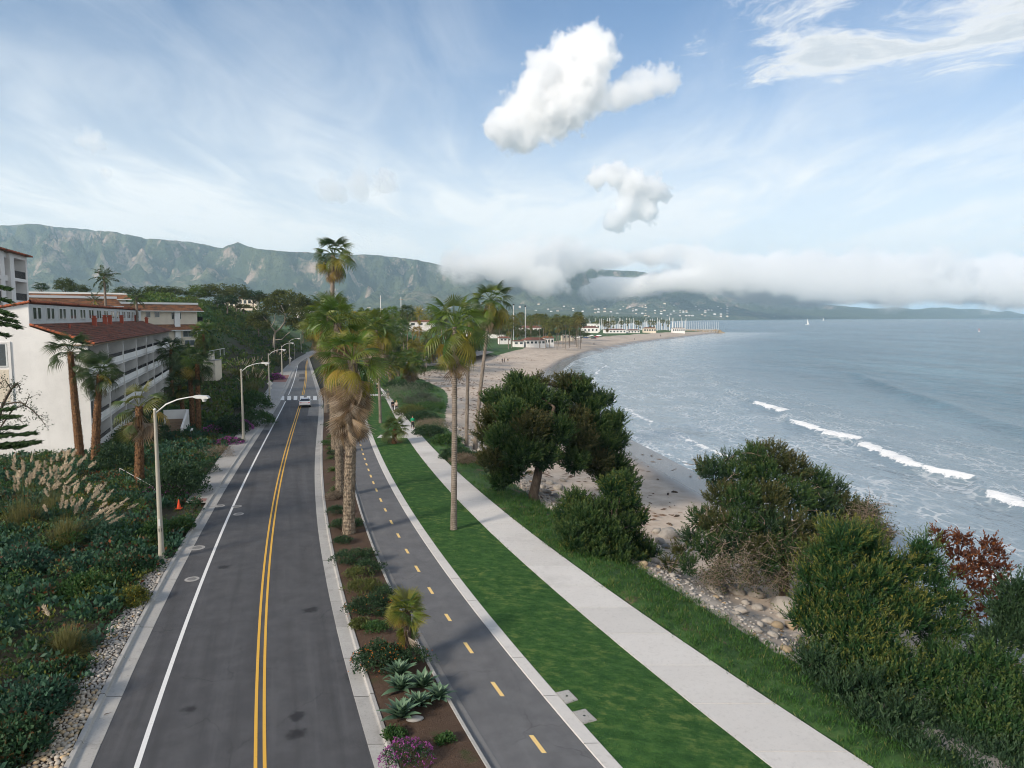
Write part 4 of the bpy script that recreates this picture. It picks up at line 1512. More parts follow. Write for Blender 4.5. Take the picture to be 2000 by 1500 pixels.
place_house('cream hilltop house with a shaded porch among dark trees', 486, 583, 600, 330, 34, 4, wallm='stucco_cream', roofm='shingle', wins=4)
place_house('low white house at the crest behind the hilltop trees', 455, 590, 603, 318, 26, 3, wallm='stucco_cream', roofm='shingle')
place_house('white flat house right of the hill, upper of two', 592, 601, 616, 430, 22, 0, rz=-0.2)
place_house('white flat house right of the hill beside a conical tree', 604, 610, 626, 400, 26, 0, rz=0.2)
place_house('broad white building end at the foot of the hill', 622, 622, 642, 360, 36, 0, wallm='stucco_cream', rz=0.3, wins=2)
place_house('grey flat roofed hall between the middle palms', 825, 628, 640, 300, 46, 3, wallm='stucco_grey', roofm='shingle', rz=-0.1)
place_house('low pale shed behind the slender palms', 905, 640, 652, 340, 30, 2, wallm='stucco', roofm='tile', rz=0.05)


# ------------------------------------------------------------------ plants: materials
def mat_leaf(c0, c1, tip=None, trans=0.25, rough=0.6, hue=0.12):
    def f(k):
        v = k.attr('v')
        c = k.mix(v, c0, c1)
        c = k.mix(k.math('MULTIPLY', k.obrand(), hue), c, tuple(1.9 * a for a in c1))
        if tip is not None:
            c = k.mix(k.attr('tip'), c, tip)
        b = bsdf(k, c, rough, spec=0.25)
        t = k.n('ShaderNodeBsdfTranslucent')
        k.put(t.inputs[0], k.vec('SCALE', c, scale=1.6))
        m = k.n('ShaderNodeMixShader')
        k.put(m.inputs[0], trans)
        k.t.links.new(b, m.inputs[1])
        k.t.links.new(t.outputs[0], m.inputs[2])
        return m.outputs[0]
    return f


def mat_frond(k):
    v = k.attr('v')
    oc = k.n('ShaderNodeObjectInfo').outputs['Color']
    c = k.mix(v, k.vec('SCALE', oc, scale=0.55), k.vec('SCALE', oc, scale=1.25))
    c = k.mix(k.math('MULTIPLY', k.attr('tip'), 0.32), c, (0.19, 0.125, 0.035))
    c = k.mix(k.math('MULTIPLY', k.obrand(), 0.35), c, k.vec('SCALE', c, scale=0.45))
    b = bsdf(k, c, 0.45, spec=0.4)
    t = k.n('ShaderNodeBsdfTranslucent')
    k.put(t.inputs[0], k.vec('SCALE', c, scale=1.7))
    m = k.n('ShaderNodeMixShader')
    k.put(m.inputs[0], 0.25)
    k.t.links.new(b, m.inputs[1])
    k.t.links.new(t.outputs[0], m.inputs[2])
    return m.outputs[0]


def mat_bark(c0, c1, sc=3.0, ring=0.0):
    def f(k):
        p = k.coord('Object')
        n = k.noise(k.vec('MULTIPLY', p, (1, 1, 0.45)), sc, 6.0, 0.7)
        c = k.mix(k.ramp(n, 0.3, 0.7), c0, c1)
        h = n
        if ring:
            w = k.n('ShaderNodeTexWave', wave_type='BANDS', bands_direction='Z')
            k.put(w.inputs['Vector'], p)
            k.put(w.inputs['Scale'], ring)
            k.put(w.inputs['Distortion'], 3.0)
            k.put(w.inputs['Detail'], 2.0)
            c = k.mix(k.math('MULTIPLY', w.outputs[1], 0.35), c, tuple(0.5 * a for a in c0))
            h = k.math('ADD', n, w.outputs[1])
        return bsdf(k, c, 0.9, k.bump(h, 0.7, 0.05), spec=0.2)
    return f


def leafmat(key, *a, **kw):
    M[key] = material('leaf_' + key, mat_leaf(*a, **kw))


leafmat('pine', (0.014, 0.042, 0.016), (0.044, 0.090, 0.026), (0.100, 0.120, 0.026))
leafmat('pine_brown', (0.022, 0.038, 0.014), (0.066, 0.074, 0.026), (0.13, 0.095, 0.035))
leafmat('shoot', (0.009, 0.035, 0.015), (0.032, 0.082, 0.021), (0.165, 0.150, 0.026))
leafmat('rust', (0.036, 0.014, 0.010), (0.125, 0.042, 0.016), (0.19, 0.070, 0.016))
leafmat('dark', (0.010, 0.031, 0.014), (0.034, 0.068, 0.030), (0.08, 0.11, 0.03))
leafmat('green', (0.014, 0.044, 0.013), (0.045, 0.100, 0.026), (0.10, 0.13, 0.03))
leafmat('blue', (0.014, 0.048, 0.030), (0.046, 0.108, 0.064), (0.11, 0.05, 0.03))
leafmat('mixed', (0.012, 0.044, 0.021), (0.042, 0.090, 0.038), (0.16, 0.045, 0.015))
leafmat('yellow', (0.045, 0.070, 0.014), (0.120, 0.130, 0.026), (0.26, 0.18, 0.02))
leafmat('grey', (0.070, 0.090, 0.060), (0.150, 0.170, 0.115), (0.2, 0.2, 0.15))
leafmat('olive', (0.030, 0.046, 0.014), (0.095, 0.112, 0.030), (0.13, 0.12, 0.04))
leafmat('eucalypt', (0.020, 0.040, 0.013), (0.085, 0.098, 0.024), (0.13, 0.11, 0.03))
leafmat('bright', (0.028, 0.060, 0.014), (0.085, 0.130, 0.026), (0.15, 0.16, 0.03))
leafmat('far_tree', (0.022, 0.044, 0.015), (0.072, 0.096, 0.028), (0.12, 0.10, 0.03))
leafmat('dry', (0.10, 0.075, 0.050), (0.22, 0.18, 0.13), (0.3, 0.25, 0.2))
leafmat('magenta', (0.12, 0.020, 0.10), (0.34, 0.085, 0.30), (0.45, 0.18, 0.42))
leafmat('orange', (0.32, 0.060, 0.008), (0.50, 0.16, 0.015), (0.6, 0.3, 0.05))
leafmat('aloe', (0.040, 0.085, 0.028), (0.105, 0.160, 0.045), (0.2, 0.2, 0.06))
leafmat('plume', (0.36, 0.29, 0.20), (0.58, 0.49, 0.37), (0.66, 0.58, 0.47))
leafmat('reed', (0.060, 0.070, 0.022), (0.16, 0.15, 0.055), (0.25, 0.19, 0.08))
leafmat('lawn_blade', (0.014, 0.050, 0.010), (0.045, 0.110, 0.022), (0.14, 0.15, 0.045))
M['frond'] = material('palm_frond', mat_frond)
M['agave'] = material('agave_leaf', lambda k: bsdf(k, k.mix(k.attr('v'), (0.040, 0.090, 0.055), (0.100, 0.165, 0.095)), 0.5, spec=0.35))
M['bark_pine'] = material('bark_pine', mat_bark((0.045, 0.032, 0.024), (0.11, 0.085, 0.065), 4.0))
M['bark_grey'] = material('bark_grey', mat_bark((0.10, 0.085, 0.07), (0.24, 0.21, 0.18), 3.0))
M['bark_pale'] = material('bark_pale', mat_bark((0.30, 0.255, 0.20), (0.46, 0.41, 0.34), 1.2))
M['bark_palm'] = material('bark_palm_ringed', mat_bark((0.14, 0.115, 0.092), (0.27, 0.235, 0.20), 3.0, 2.4))
M['bark_boot'] = material('bark_palm_boots', mat_bark((0.060, 0.045, 0.033), (0.33, 0.27, 0.20), 8.0))
M['bark_boot_red'] = material('bark_palm_boots_red', mat_bark((0.040, 0.023, 0.014), (0.27, 0.145, 0.070), 8.0))
M['twig'] = material('dead_twig', mat_bark((0.13, 0.10, 0.075), (0.27, 0.22, 0.17), 6.0))


# ------------------------------------------------------------------ plants: shapes
def unit(v):
    return v / np.maximum(np.linalg.norm(v, axis=-1, keepdims=True), 1e-9)


def rdir(n, g=None):
    g = g or rng
    return unit(g.normal(size=(n, 3)))


class Leaves:
    """collects rhombic leaves as one mesh"""
    def __init__(self):
        self.V, self.v, self.t = [], [], []

    def add(self, P, D, L, Wd, tip=None, v=None, fold=None):
        n = len(P)
        if n == 0:
            return
        D = unit(np.asarray(D, float))
        S = unit(np.cross(D, rdir(n)))
        L = np.broadcast_to(np.asarray(L, float), (n,))[:, None]
        Wd = np.broadcast_to(np.asarray(Wd, float), (n,))[:, None]
        mid = P + D * L * 0.5
        q = np.stack([P, mid + S * Wd * 0.5, P + D * L, mid - S * Wd * 0.5], 1)
        self.V.append(q.reshape(-1, 3))
        self.v.append(rng.random(n) if v is None else np.broadcast_to(v, (n,)))
        self.t.append(np.zeros(n) if tip is None else np.broadcast_to(tip, (n,)))

    def quad(self, q, v, t):
        self.V.append(np.asarray(q).reshape(-1, 3))
        self.v.append(np.atleast_1d(v))
        self.t.append(np.atleast_1d(t))

    def mesh(self, name):
        V = np.concatenate(self.V)
        F = np.arange(len(V)).reshape(-1, 4)
        me = mesh_np(name, V, F)
        face_attr(me, 'v', np.concatenate(self.v))
        face_attr(me, 'tip', np.concatenate(self.t))
        return me


def blob_centres(n, radii, seed, shell=0.5, zmin=-0.25):
    g = np.random.default_rng(seed)
    d = rdir(n * 3, g)
    d = d[d[:, 2] > zmin][:n]
    r = shell + (1 - shell) * g.random(len(d)) ** 0.6
    nz = 1 + 0.28 * fbm(d[:, 0] * 1.9 + seed, d[:, 1] * 1.9 + d[:, 2] * 1.3, 3, seed % 40)
    return d * r[:, None] * nz[:, None] * np.array(radii), d


def shrub_leaves(radii, clumps, per, cr, ls, lw, seed, zmin=-0.2, shell=0.55, tipf=0.0, center=(0, 0, 0), lv=None, up=0.25):
    """round bush: clumps of leaves over an uneven ellipsoid"""
    lv = lv or Leaves()
    C, d = blob_centres(clumps, radii, seed, shell, zmin)
    C = C + np.array(center)
    g = np.random.default_rng(seed + 5)
    n = len(C) * per
    Ci = np.repeat(C, per, 0)
    dd = rdir(n, g)
    dd[:, 2] = np.abs(dd[:, 2]) * 0.9 + dd[:, 2] * 0.1
    rr = cr * (0.35 + 0.65 * g.random(n) ** 0.5) * np.repeat(0.7 + 0.6 * g.random(len(C)), per)
    P = Ci + dd * rr[:, None]
    D = dd + rdir(n, g) * 0.8 + np.array([0, 0, up])
    cv = np.repeat(g.random(len(C)), per) * 0.55 + g.random(n) * 0.45
    tip = (g.random(n) < tipf).astype(float) * g.random(n)
    lv.add(P, D, ls * (0.6 + 0.8 * g.random(n)), lw * (0.6 + 0.8 * g.random(n)), tip, cv)
    return lv


def tuft_leaves(C, Dr, per, nl, nw, seed, lv=None, spread=0.8, tip=0.0):
    """needle tufts: a burst of needles at each centre along its axis"""
    lv = lv or Leaves()
    g = np.random.default_rng(seed)
    n = len(C) * per
    Ci = np.repeat(C, per, 0)
    Di = np.repeat(Dr, per, 0)
    D = unit(Di + rdir(n, g) * spread)
    s = g.random(n)
    P = Ci + Di * (s * nl * 0.9)[:, None]
    cv = np.repeat(g.random(len(C)), per) * 0.6 + g.random(n) * 0.4
    lv.add(P, D, nl * (0.6 + 0.6 * g.random(n)), nw, np.clip(s - 0.5, 0, 1) * 2 * tip * (g.random(n) < 0.6), cv)
    return lv


def shoot_leaves(lv, pos, ax, ll, per, nl, nw, g, tip=0.0, spread=0.75):
    """plume-like shoots: needles along an axis, lighter towards the tip"""
    n = len(pos)
    s = np.tile(np.linspace(0, 1, per), n)
    P = np.repeat(pos, per, 0) + np.repeat(ax, per, 0) * (s * np.repeat(ll, per))[:, None]
    D = np.repeat(ax, per, 0) * 1.2 + rdir(n * per, g) * spread
    tp = np.clip((s - 0.35) / 0.65, 0, 1) ** 1.5 * tip * np.repeat(g.random(n) ** 0.5, per)
    lv.add(P, D, nl * (1.05 - 0.5 * s), nw, tp, np.repeat(g.random(n), per) * 0.6 + 0.4 * g.random(n * per))


# --- fan palm fronds
def fan_frond(seed, petiole=1.3, R_=1.15, nseg=22, spread=105, droop=0.35, tipd=0.5, fold=0.25, dead=False):
    g = np.random.default_rng(seed)
    lv = Leaves()
    # petiole: narrow strip pair
    n = 5
    xs = np.linspace(0, petiole, n)
    zs = -0.10 * petiole * (xs / petiole) ** 2 * (1 + droop)
    for i in range(n - 1):
        w0, w1 = 0.035, 0.03
        for s in (0, 1):
            if s == 0:
                q = [(xs[i], -w0, zs[i]), (xs[i + 1], -w1, zs[i + 1]), (xs[i + 1], w1, zs[i + 1]), (xs[i], w0, zs[i])]
            else:
                q = [(xs[i], 0, zs[i] - w0), (xs[i + 1], 0, zs[i + 1] - w1), (xs[i + 1], 0, zs[i + 1] + w1), (xs[i], 0, zs[i] + w0)]
            lv.quad(q, 0.8, 0.25)
    hub = np.array([petiole, 0, zs[-1]])
    slope = -0.2 * (1 + droop)
    for j in range(nseg):
        a = R(spread) * (2 * (j + 0.5) / nseg - 1)
        Lr = R_ * (1 - 0.18 * abs(a) / R(spread)) * (0.9 + 0.2 * g.random())
        ca, sa = math.cos(a), math.sin(a)
        hw = R(spread) / nseg * 0.92
        pts = []
        for t in (0.03, 0.35, 0.68, 1.0):
            r = Lr * t
            w = (r * hw if t < 0.5 else Lr * 0.42 * hw * (1 - t) / 0.32 + 0.003)
            dz = slope * r * ca - droop * r * r * 0.45 - tipd * max(0, t - 0.55) ** 1.5 * Lr * (1.0 + 0.6 * g.random()) - fold * abs(math.sin(a)) * r * 0.45
            sh = 1 - 0.22 * tipd * max(0, t - 0.6)
            pts.append((hub + np.array([ca * r * sh, sa * r * sh, dz]), w))
        perp = np.array([-sa, ca, 0])
        lift = np.array([0, 0, 1.0])
        v = 0.25 + 0.6 * g.random()
        for i in range(3):
            (p0, w0), (p1, w1) = pts[i], pts[i + 1]
            up0, up1 = lift * (w0 * 0.35), lift * (w1 * 0.35)
            lv.quad([p0 - perp * w0 + up0, p1 - perp * w1 + up1, p1 - up1, p0 - up0], v, max(0, (i - 1) / 2) * (0.3 + 0.5 * g.random()))
            lv.quad([p0 - up0, p1 - up1, p1 + perp * w1 + up1, p0 + perp * w0 + up0], v * 0.8, max(0, (i - 1) / 2) * (0.3 + 0.5 * g.random()))
    return lv


def pinnate_frond(seed, L=2.6, nl=30, leaf=0.5, arch=0.55, hang=0.5):
    g = np.random.default_rng(seed)
    lv = Leaves()
    n = 9
    t = np.linspace(0, 1, n)
    X = L * t * (1 - 0.12 * t * arch)
    Z = L * (0.22 * t - arch * 0.75 * t ** 2.1)
    for i in range(n - 1):
        w = 0.035 * (1 - t[i]) + 0.008
        lv.quad([(X[i], -w, Z[i]), (X[i + 1], -w, Z[i + 1]), (X[i + 1], w, Z[i + 1]), (X[i], w, Z[i])], 0.7, 0.3)
    for j in range(nl):
        tt = 0.12 + 0.88 * (j + 0.5) / nl
        p = np.array([np.interp(tt, t, X), 0, np.interp(tt, t, Z)])
        l = leaf * (math.sin(math.pi * min(1, tt * 0.9 + 0.12)) ** 0.6) * (0.85 + 0.3 * g.random())
        for s in (-1, 1):
            D = np.array([[0.55, s * 1.0, -hang * (0.5 + g.random()) + 0.25]])
            lv.add(p[None], D, l, 0.085, 0.2 * g.random(), 0.2 + 0.7 * g.random())
    return lv


FR = {}
for i in range(4):
    FR['fan%d' % i] = fan_frond(100 + i, 1.35, 1.15 + 0.06 * i, 22, 100 + 6 * i, 0.25 + 0.10 * i, 0.45 + 0.2 * i).mesh('fan_frond')
    FR['short%d' % i] = fan_frond(120 + i, 0.6, 1.25, 24, 92, 0.12 + 0.06 * i, 0.2, 0.15).mesh('short_fan_frond')
    FR['old%d' % i] = fan_frond(140 + i, 1.25, 1.2, 16, 60 + 8 * i, 0.30 + 0.10 * i, 0.5 + 0.15 * i, 0.9).mesh('hanging_frond')
    FR['dead%d' % i] = fan_frond(170 + i, 1.05, 1.25, 13, 58, 0.30, 0.35, 0.7).mesh('dead_frond')
    FR['pin%d' % i] = pinnate_frond(200 + i, 2.6, 34, 0.52, 0.55 + 0.1 * i, 0.5 + 0.15 * i).mesh('feather_frond')
    FR['date%d' % i] = pinnate_frond(230 + i, 3.0, 44, 0.42, 0.38 + 0.1 * i, 0.15).mesh('feather_frond')
for me in FR.values():
    me.materials.append(M['frond'])

C_GREEN = [(0.075, 0.140, 0.016), (0.090, 0.145, 0.018), (0.055, 0.110, 0.016), (0.115, 0.150, 0.018)]
C_DARK = [(0.030, 0.062, 0.020), (0.038, 0.072, 0.020), (0.045, 0.080, 0.022)]
C_YEL = [(0.27, 0.23, 0.024), (0.24, 0.21, 0.022), (0.26, 0.19, 0.030), (0.19, 0.19, 0.020)]
C_DEAD = [(0.22, 0.155, 0.095), (0.29, 0.22, 0.15), (0.35, 0.29, 0.22), (0.15, 0.10, 0.06), (0.30, 0.21, 0.12), (0.38, 0.32, 0.25)]


def boot_trunk(name, pts, rad, seed, boot=0.16, rows=None, dens=9):
    """palm trunk whose cut leaf bases stand out in a criss-cross spiral"""
    V, F = tube(pts, rad, 12)
    Vs, Fs, o = [V], [F], len(V)
    g = np.random.default_rng(seed)
    P = np.array([tuple(p) for p in pts])
    seglen = np.concatenate([[0], np.cumsum(np.linalg.norm(np.diff(P, axis=0), axis=1))])
    Ltot = seglen[-1]
    nrow = rows or int(Ltot / (boot * 1.25))
    for i in range(nrow):
        s = Ltot * (i + 0.5) / nrow
        c = np.array([np.interp(s, seglen, P[:, a]) for a in range(3)])
        r = np.interp(s, seglen, rad)
        for j in range(dens):
            a = 2 * math.pi * (j + 0.5 * (i % 2) + 0.15 * g.random()) / dens
            out = np.array([math.cos(a), math.sin(a), 0])
            tan = np.array([-math.sin(a), math.cos(a), 0])
            b = boot * (0.75 + 0.5 * g.random())
            lean = g.uniform(-0.35, 0.35)
            base = c + out * r * 0.93
            top = c + out * (r + b * 0.42) + np.array([0, 0, b * 1.15]) + tan * lean * b
            w = 2 * math.pi * r / dens * 0.42
            q = np.array([base - tan * w, base + tan * w, top + tan * w * 0.35, top - tan * w * 0.35, c + out * (r * 0.92) + np.array([0, 0, b * 1.2])])
            Vs.append(q)
            Fs.append(np.array([[o, o + 1, o + 2, o + 3], [o + 3, o + 2, o + 4, o + 4]])[:1])
            o += 5
    return mesh_np(name, np.concatenate(Vs), np.concatenate(Fs))


def trunk_pts(h, lean, n=9, sway=0.0, seed=0):
    g = np.random.default_rng(seed + 900)
    k_ = g.uniform(-1, 1, 2) * sway
    return [(lean[0] * (t ** 1.3) + k_[0] * math.sin(math.pi * t), lean[1] * (t ** 1.3) + k_[1] * math.sin(math.pi * t), h * t) for t in np.linspace(0, 1, n)]


def fan_palm(label, base, h, r0, r1, nf, size, seed, lean=(0, 0), skirt=0, skirt_len=2.0, old=8, bark='bark_palm', boots=False, colors=None, sway=0.1, name='fan_palm', cat='palm tree', group=None, upmin=-25, dens=9, kind='fan', boot=0.16, yel=0.45):
    g = random.Random(seed)
    t = thing(name, base, label, cat, group)
    pts = trunk_pts(h, lean, 10, sway, seed)
    rad = [r0 * 1.25] + list(np.linspace(r0, r1, 9))
    pts = [(p[0], p[1], p[2] - (0.35 if i == 0 else 0)) for i, p in enumerate(pts)]
    if boots:
        me = boot_trunk('trunk', pts, rad, seed, boot, None, dens)
    else:
        V, F = tube(pts, rad, 10)
        me = mesh_np('trunk', V, F, True)
    part('trunk', me, M[bark], t)
    top = Vector(pts[-1])
    colors = colors or C_GREEN
    for i in range(nf):
        u = (i + 0.5) / nf
        el = 82 - (82 - upmin) * u ** 0.85 + g.uniform(-9, 9)
        az = i * 2.39996 + g.uniform(-0.25, 0.25)
        mk = 'fan%d' % min(3, int(u * 4)) if kind == 'fan' else ('%s%d' % (kind, g.randrange(4)))
        o = part('frond', FR[mk], None, t, top + Vector((0.08 * math.cos(az), 0.08 * math.sin(az), 0.25 * (1 - u) - 0.25 * u)), ((g.uniform(-0.5, 0.5) if u < 0.55 else g.uniform(-1.1, 1.1)), -R(el), az), size * g.uniform(0.82, 1.12))
        c = g.choice(colors)
        if u > 0.72 and g.random() < yel:
            c = g.choice(C_YEL)
        o.color = (c[0], c[1], c[2], 1)
    for i in range(old):
        az = i * 2.39996 + g.uniform(-0.4, 0.4)
        el = g.uniform(-80, -35)
        o = part('old_frond', FR[('old%d' if kind == 'fan' else kind + '%d') % g.randrange(4)], None, t, top + Vector((0, 0, -0.35 - 0.5 * g.random())), (g.uniform(-1.5, 1.5), -R(el), az), size * g.uniform(0.8, 1.05))
        c = g.choice(C_YEL + C_YEL + C_DEAD[:2] + colors) if yel > 0.2 else g.choice(colors + C_DEAD[:1])
        o.color = (c[0], c[1], c[2], 1)
    for i in range(skirt):
        u = (i + 0.5) / skirt
        z = -0.5 - skirt_len * u
        az = i * 2.39996 + g.uniform(-0.3, 0.3)
        s = min(1.0, max(0.0, (h + z) / h))
        cx = np.interp(h + z, [p[2] for p in pts], [p[0] for p in pts])
        cy = np.interp(h + z, [p[2] for p in pts], [p[1] for p in pts])
        rr = r1 * 0.7
        el = g.uniform(-84, -58)
        o = part('dead_frond', FR['dead%d' % g.randrange(4)], None, t, (cx + rr * math.cos(az), cy + rr * math.sin(az), h + z), (g.uniform(-1.5, 1.5), -R(el), az), size * g.uniform(0.7, 1.1))
        c = g.choice(C_DEAD)
        o.color = (c[0], c[1], c[2], 1)
    return t


# --- small far palms: one crown mesh shared by many
def far_crown(seed, kind='fan', nf=26, skirt=10):
    g = random.Random(seed)
    V, v, tp, o = [], [], [], 0
    for i in range(nf + skirt):
        u = (i + 0.5) / nf
        if i < nf:
            src = FR_SRC[kind][i % 4]
            el = 80 - 115 * u
        else:
            src = FR_SRC['dead'][i % 4]
            el = g.uniform(-85, -55)
        az = i * 2.39996 + g.uniform(-.3, .3)
        m = (Matrix.Translation((0, 0, 0 if i < nf else -0.6 - 0.9 * g.random())) @ Euler((g.uniform(-.5, .5), -R(el), az)).to_matrix().to_4x4())
        Vv = np.concatenate(src.V)
        Vv = Vv @ np.array(m.to_3x3()).T + np.array(m.translation)
        V.append(Vv)
        v.append(np.concatenate(src.v))
        tp.append(np.concatenate(src.t) if i < nf * 0.6 else np.maximum(np.concatenate(src.t), 0.75 if i >= nf else 0.35))
    V = np.concatenate(V)
    me = mesh_np('palm_crown', V, np.arange(len(V)).reshape(-1, 4))
    face_attr(me, 'v', np.concatenate(v))
    face_attr(me, 'tip', np.concatenate(tp))
    me.materials.append(M['frond'])
    return me


FR_SRC = {'fan': [fan_frond(300 + i, 1.1, 1.1, 9, 95, 0.3, 0.6) for i in range(4)], 'dead': [fan_frond(320 + i, 0.9, 1.1, 6, 55, 0.3, 0.4, 0.6) for i in range(4)],
          'date': [pinnate_frond(340 + i, 2.8, 14, 0.6, 0.5, 0.3) for i in range(4)]}
CROWNS = [far_crown(1), far_crown(2, 'fan', 22, 16), far_crown(3, 'fan', 30, 6), far_crown(4, 'date', 30, 4)]
_tv, _tf = tube([(0, 0, -0.05), (0, 0, 0.3), (0, 0, 0.7), (0, 0, 1.0)], [0.030, 0.021, 0.017, 0.016], 6)
FAR_TRUNK = mesh_np('far_trunk', _tv, _tf, True)


def far_palm(px, ytop, Y, zb, size, which, label, group, color=None, dx=0.0):
    p = A(px, ytop, Y)
    h = p.z - zb - 1.2 * size
    t = thing('palm_tree', (p.x, Y, zb), label, 'palm tree', group)
    tr = part('trunk', FAR_TRUNK, M['bark_palm'], t, (0, 0, 0), (0, dx, 0), (max(h * 0.55, 7), max(h * 0.55, 7), h))
    cr = part('crown', CROWNS[which], None, t, (h * math.sin(dx), 0, h * math.cos(dx)), (0, 0, random.uniform(0, 6.28)), size)
    c = color or random.choice(C_GREEN + C_GREEN + C_YEL[1:] + C_DARK[2:])
    cr.color = (c[0], c[1], c[2], 1)
    return t


# --- pines: limbs with needle tufts on flattened plates
def pine_tree(label, base, clusters, trunk, per=90, nl=0.42, nw=0.07, mat='pine', name='pine_tree', cat='pine tree', seed=1, limb_r=0.10, tuftsz=1.0, mats=None, twigs=0, nt=22, spread=0.75, upb=0.55):
    """clusters: list of (x, y, z, rx, rz) in local metres; trunk: list of (x, y, z, r)"""
    t = thing(name, base, label, cat)
    V, F = tube([a[:3] for a in trunk], [a[3] for a in trunk], 9)
    part('trunk', mesh_np('trunk', V, F, True), M['bark_pine'], t)
    g = np.random.default_rng(seed)
    limbs, lv = [], {}
    tp = np.array([a[:3] for a in trunk])
    for ci, (x, y, z, rx, rz) in enumerate(clusters):
        c = np.array([x, y, z])
        # limb from the nearest lower trunk point
        k0 = int(np.clip(np.searchsorted(tp[:, 2], z * 0.75), 2, len(tp) - 1))
        s = tp[k0]
        far_ = [np.array(q[:3]) for q in clusters if q[2] > z + 0.3]
        if far_ and (z < tp[-1, 2] * 0.75 or np.linalg.norm(s - c) > 4.0):
            s = min(far_, key=lambda q: np.linalg.norm(q - c))
        midp = s * 0.5 + c * 0.5 + np.array([g.uniform(-.3, .3), g.uniform(-.3, .3), 0.25 * rx])
        lr = limb_r * (1.0 if np.linalg.norm(s - c) > 2.5 else 0.5)
        limbs.append(([s, midp, c + np.array([0, 0, -rz * 0.2])], [lr, lr * 0.6, lr * 0.25], 5))
        n = max(8, int(nt * rx * rx))
        d = rdir(n, g)
        d[:, 2] = np.where(d[:, 2] < -0.35, -d[:, 2], d[:, 2])
        pos = c + d * np.array([rx, rx, rz]) * (0.45 + 0.55 * g.random((n, 1)) ** 0.5)
        dr = unit(d * np.array([1, 1, 0.6]) + np.array([0, 0, upb]) + rdir(n, g) * 0.3)
        mk = mats[ci % len(mats)] if mats else mat
        lv.setdefault(mk, Leaves())
        shoot_leaves(lv[mk], pos, dr, nl * 1.7 * (0.6 + 0.7 * g.random(n)), per, nl * 0.75, nw, g, 0.6)
        m_ = int(n * per * 0.3)
        di = rdir(m_, g)
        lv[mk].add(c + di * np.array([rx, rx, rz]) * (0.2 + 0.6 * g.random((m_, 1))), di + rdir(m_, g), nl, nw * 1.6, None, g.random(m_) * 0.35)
        if twigs and ci % 2 == 0:
            for _ in range(twigs):
                q = c + g.uniform(-1, 1, 3) * np.array([rx, rx, rz])
                e = q + rdir(1, g)[0] * np.array([1, 1, 0.7]) * g.uniform(0.5, 1.5)
                limbs.append(([q, (q + e) / 2 + g.uniform(-.15, .15, 3), e], [0.03, 0.022, 0.008], 4))
    part('limbs', tubes_mesh('limbs', limbs), M['twig'] if twigs else M['bark_pine'], t, kind='stuff')
    for mk, l in lv.items():
        part('foliage', l.mesh('foliage'), M[mk], t)
    return t


def bush(label, base, radii, mat, clumps=60, per=30, cr=0.4, ls=0.16, lw=0.08, seed=1, name='shrub', cat='shrub', group=None, flowers=None, tipf=0.1, stems=True, zmin=-0.1, shell=0.6, up=0.25, rz=0.0):
    t = thing(name, base, label, cat, group, rz)
    c = (0, 0, radii[2] * 0.15)
    part('foliage', shrub_leaves(radii, clumps, per, cr, ls, lw, seed, zmin, shell, tipf, c, up=up).mesh('foliage'), M[mat], t)
    if flowers:
        fm, n, fs = flowers
        g = np.random.default_rng(seed + 77)
        C, d = blob_centres(n, (radii[0] + cr * 0.7, radii[1] + cr * 0.7, radii[2] + cr * 0.7), seed + 3, 0.93, 0.0)
        lv = Leaves()
        C = C + np.array(c)
        m = np.repeat(np.arange(len(C)), 3)
        lv.add(C[m] + rdir(len(m), g) * fs * 0.4, d[m] + rdir(len(m), g), fs, fs * 0.8)
        part('flowers', lv.mesh('flowers'), M[fm], t, kind='stuff')
    if stems:
        g = np.random.default_rng(seed + 9)
        L = []
        for i in range(5):
            a = g.uniform(0, 6.28)
            e = np.array([math.cos(a) * radii[0] * 0.5, math.sin(a) * radii[1] * 0.5, radii[2] * 0.6])
            L.append(([(0, 0, -0.15), e * np.array([.4, .4, .55]), e], [0.05, 0.035, 0.012], 5))
        part('stems', tubes_mesh('stems', L), M['bark_pine'], t)
    return t


# broadleaf trees for the middle distance: a few crowns shared by copies
def tree_mesh(seed, radii, clumps, per, cr, ls):
    return shrub_leaves(radii, clumps, per, cr, ls, ls * 0.6, seed, -0.6, 0.4, 0.12).mesh('crown')


TREE_CROWNS = [tree_mesh(50 + i, (1.0, 1.0, 0.8 + 0.15 * i), 110, 26, 0.26, 0.12) for i in range(4)]


CROWN_OF = {}


def mid_tree(label, base, w, h, mat, which=0, group=None, name='tree', cat='tree', trunk_mat='bark_grey', tr=0.25):
    """crown mesh w wide and h tall standing on its trunk"""
    t = thing(name, base, label, cat, group)
    ch = h * 0.72
    if (which % 4, mat) not in CROWN_OF:
        CROWN_OF[which % 4, mat] = TREE_CROWNS[which % 4].copy()
        CROWN_OF[which % 4, mat].materials.append(M[mat])
    me = CROWN_OF[which % 4, mat]
    zr = 0.8 + 0.15 * (which % 4)
    part('crown', me, None, t, (0, 0, h - ch * 0.52), (0, 0, random.uniform(0, 6.28)), (w / 2.2, w / 2.2, ch / 2 / (zr * 1.1)))
    L = [([(0, 0, -0.5), (0.1 * w / 6, 0, h * 0.3), (0, 0, h * 0.6)], [tr, tr * 0.8, tr * 0.3], 6)]
    for i in range(4):
        a = random.uniform(0, 6.28)
        L.append(([(0, 0, h * 0.28), (math.cos(a) * w * 0.15, math.sin(a) * w * 0.15, h * 0.45), (math.cos(a) * w * 0.3, math.sin(a) * w * 0.3, h * 0.62)], [tr * 0.5, tr * 0.35, tr * 0.12], 5))
    part('trunk', tubes_mesh('trunk', L), M[trunk_mat], t)
    return t


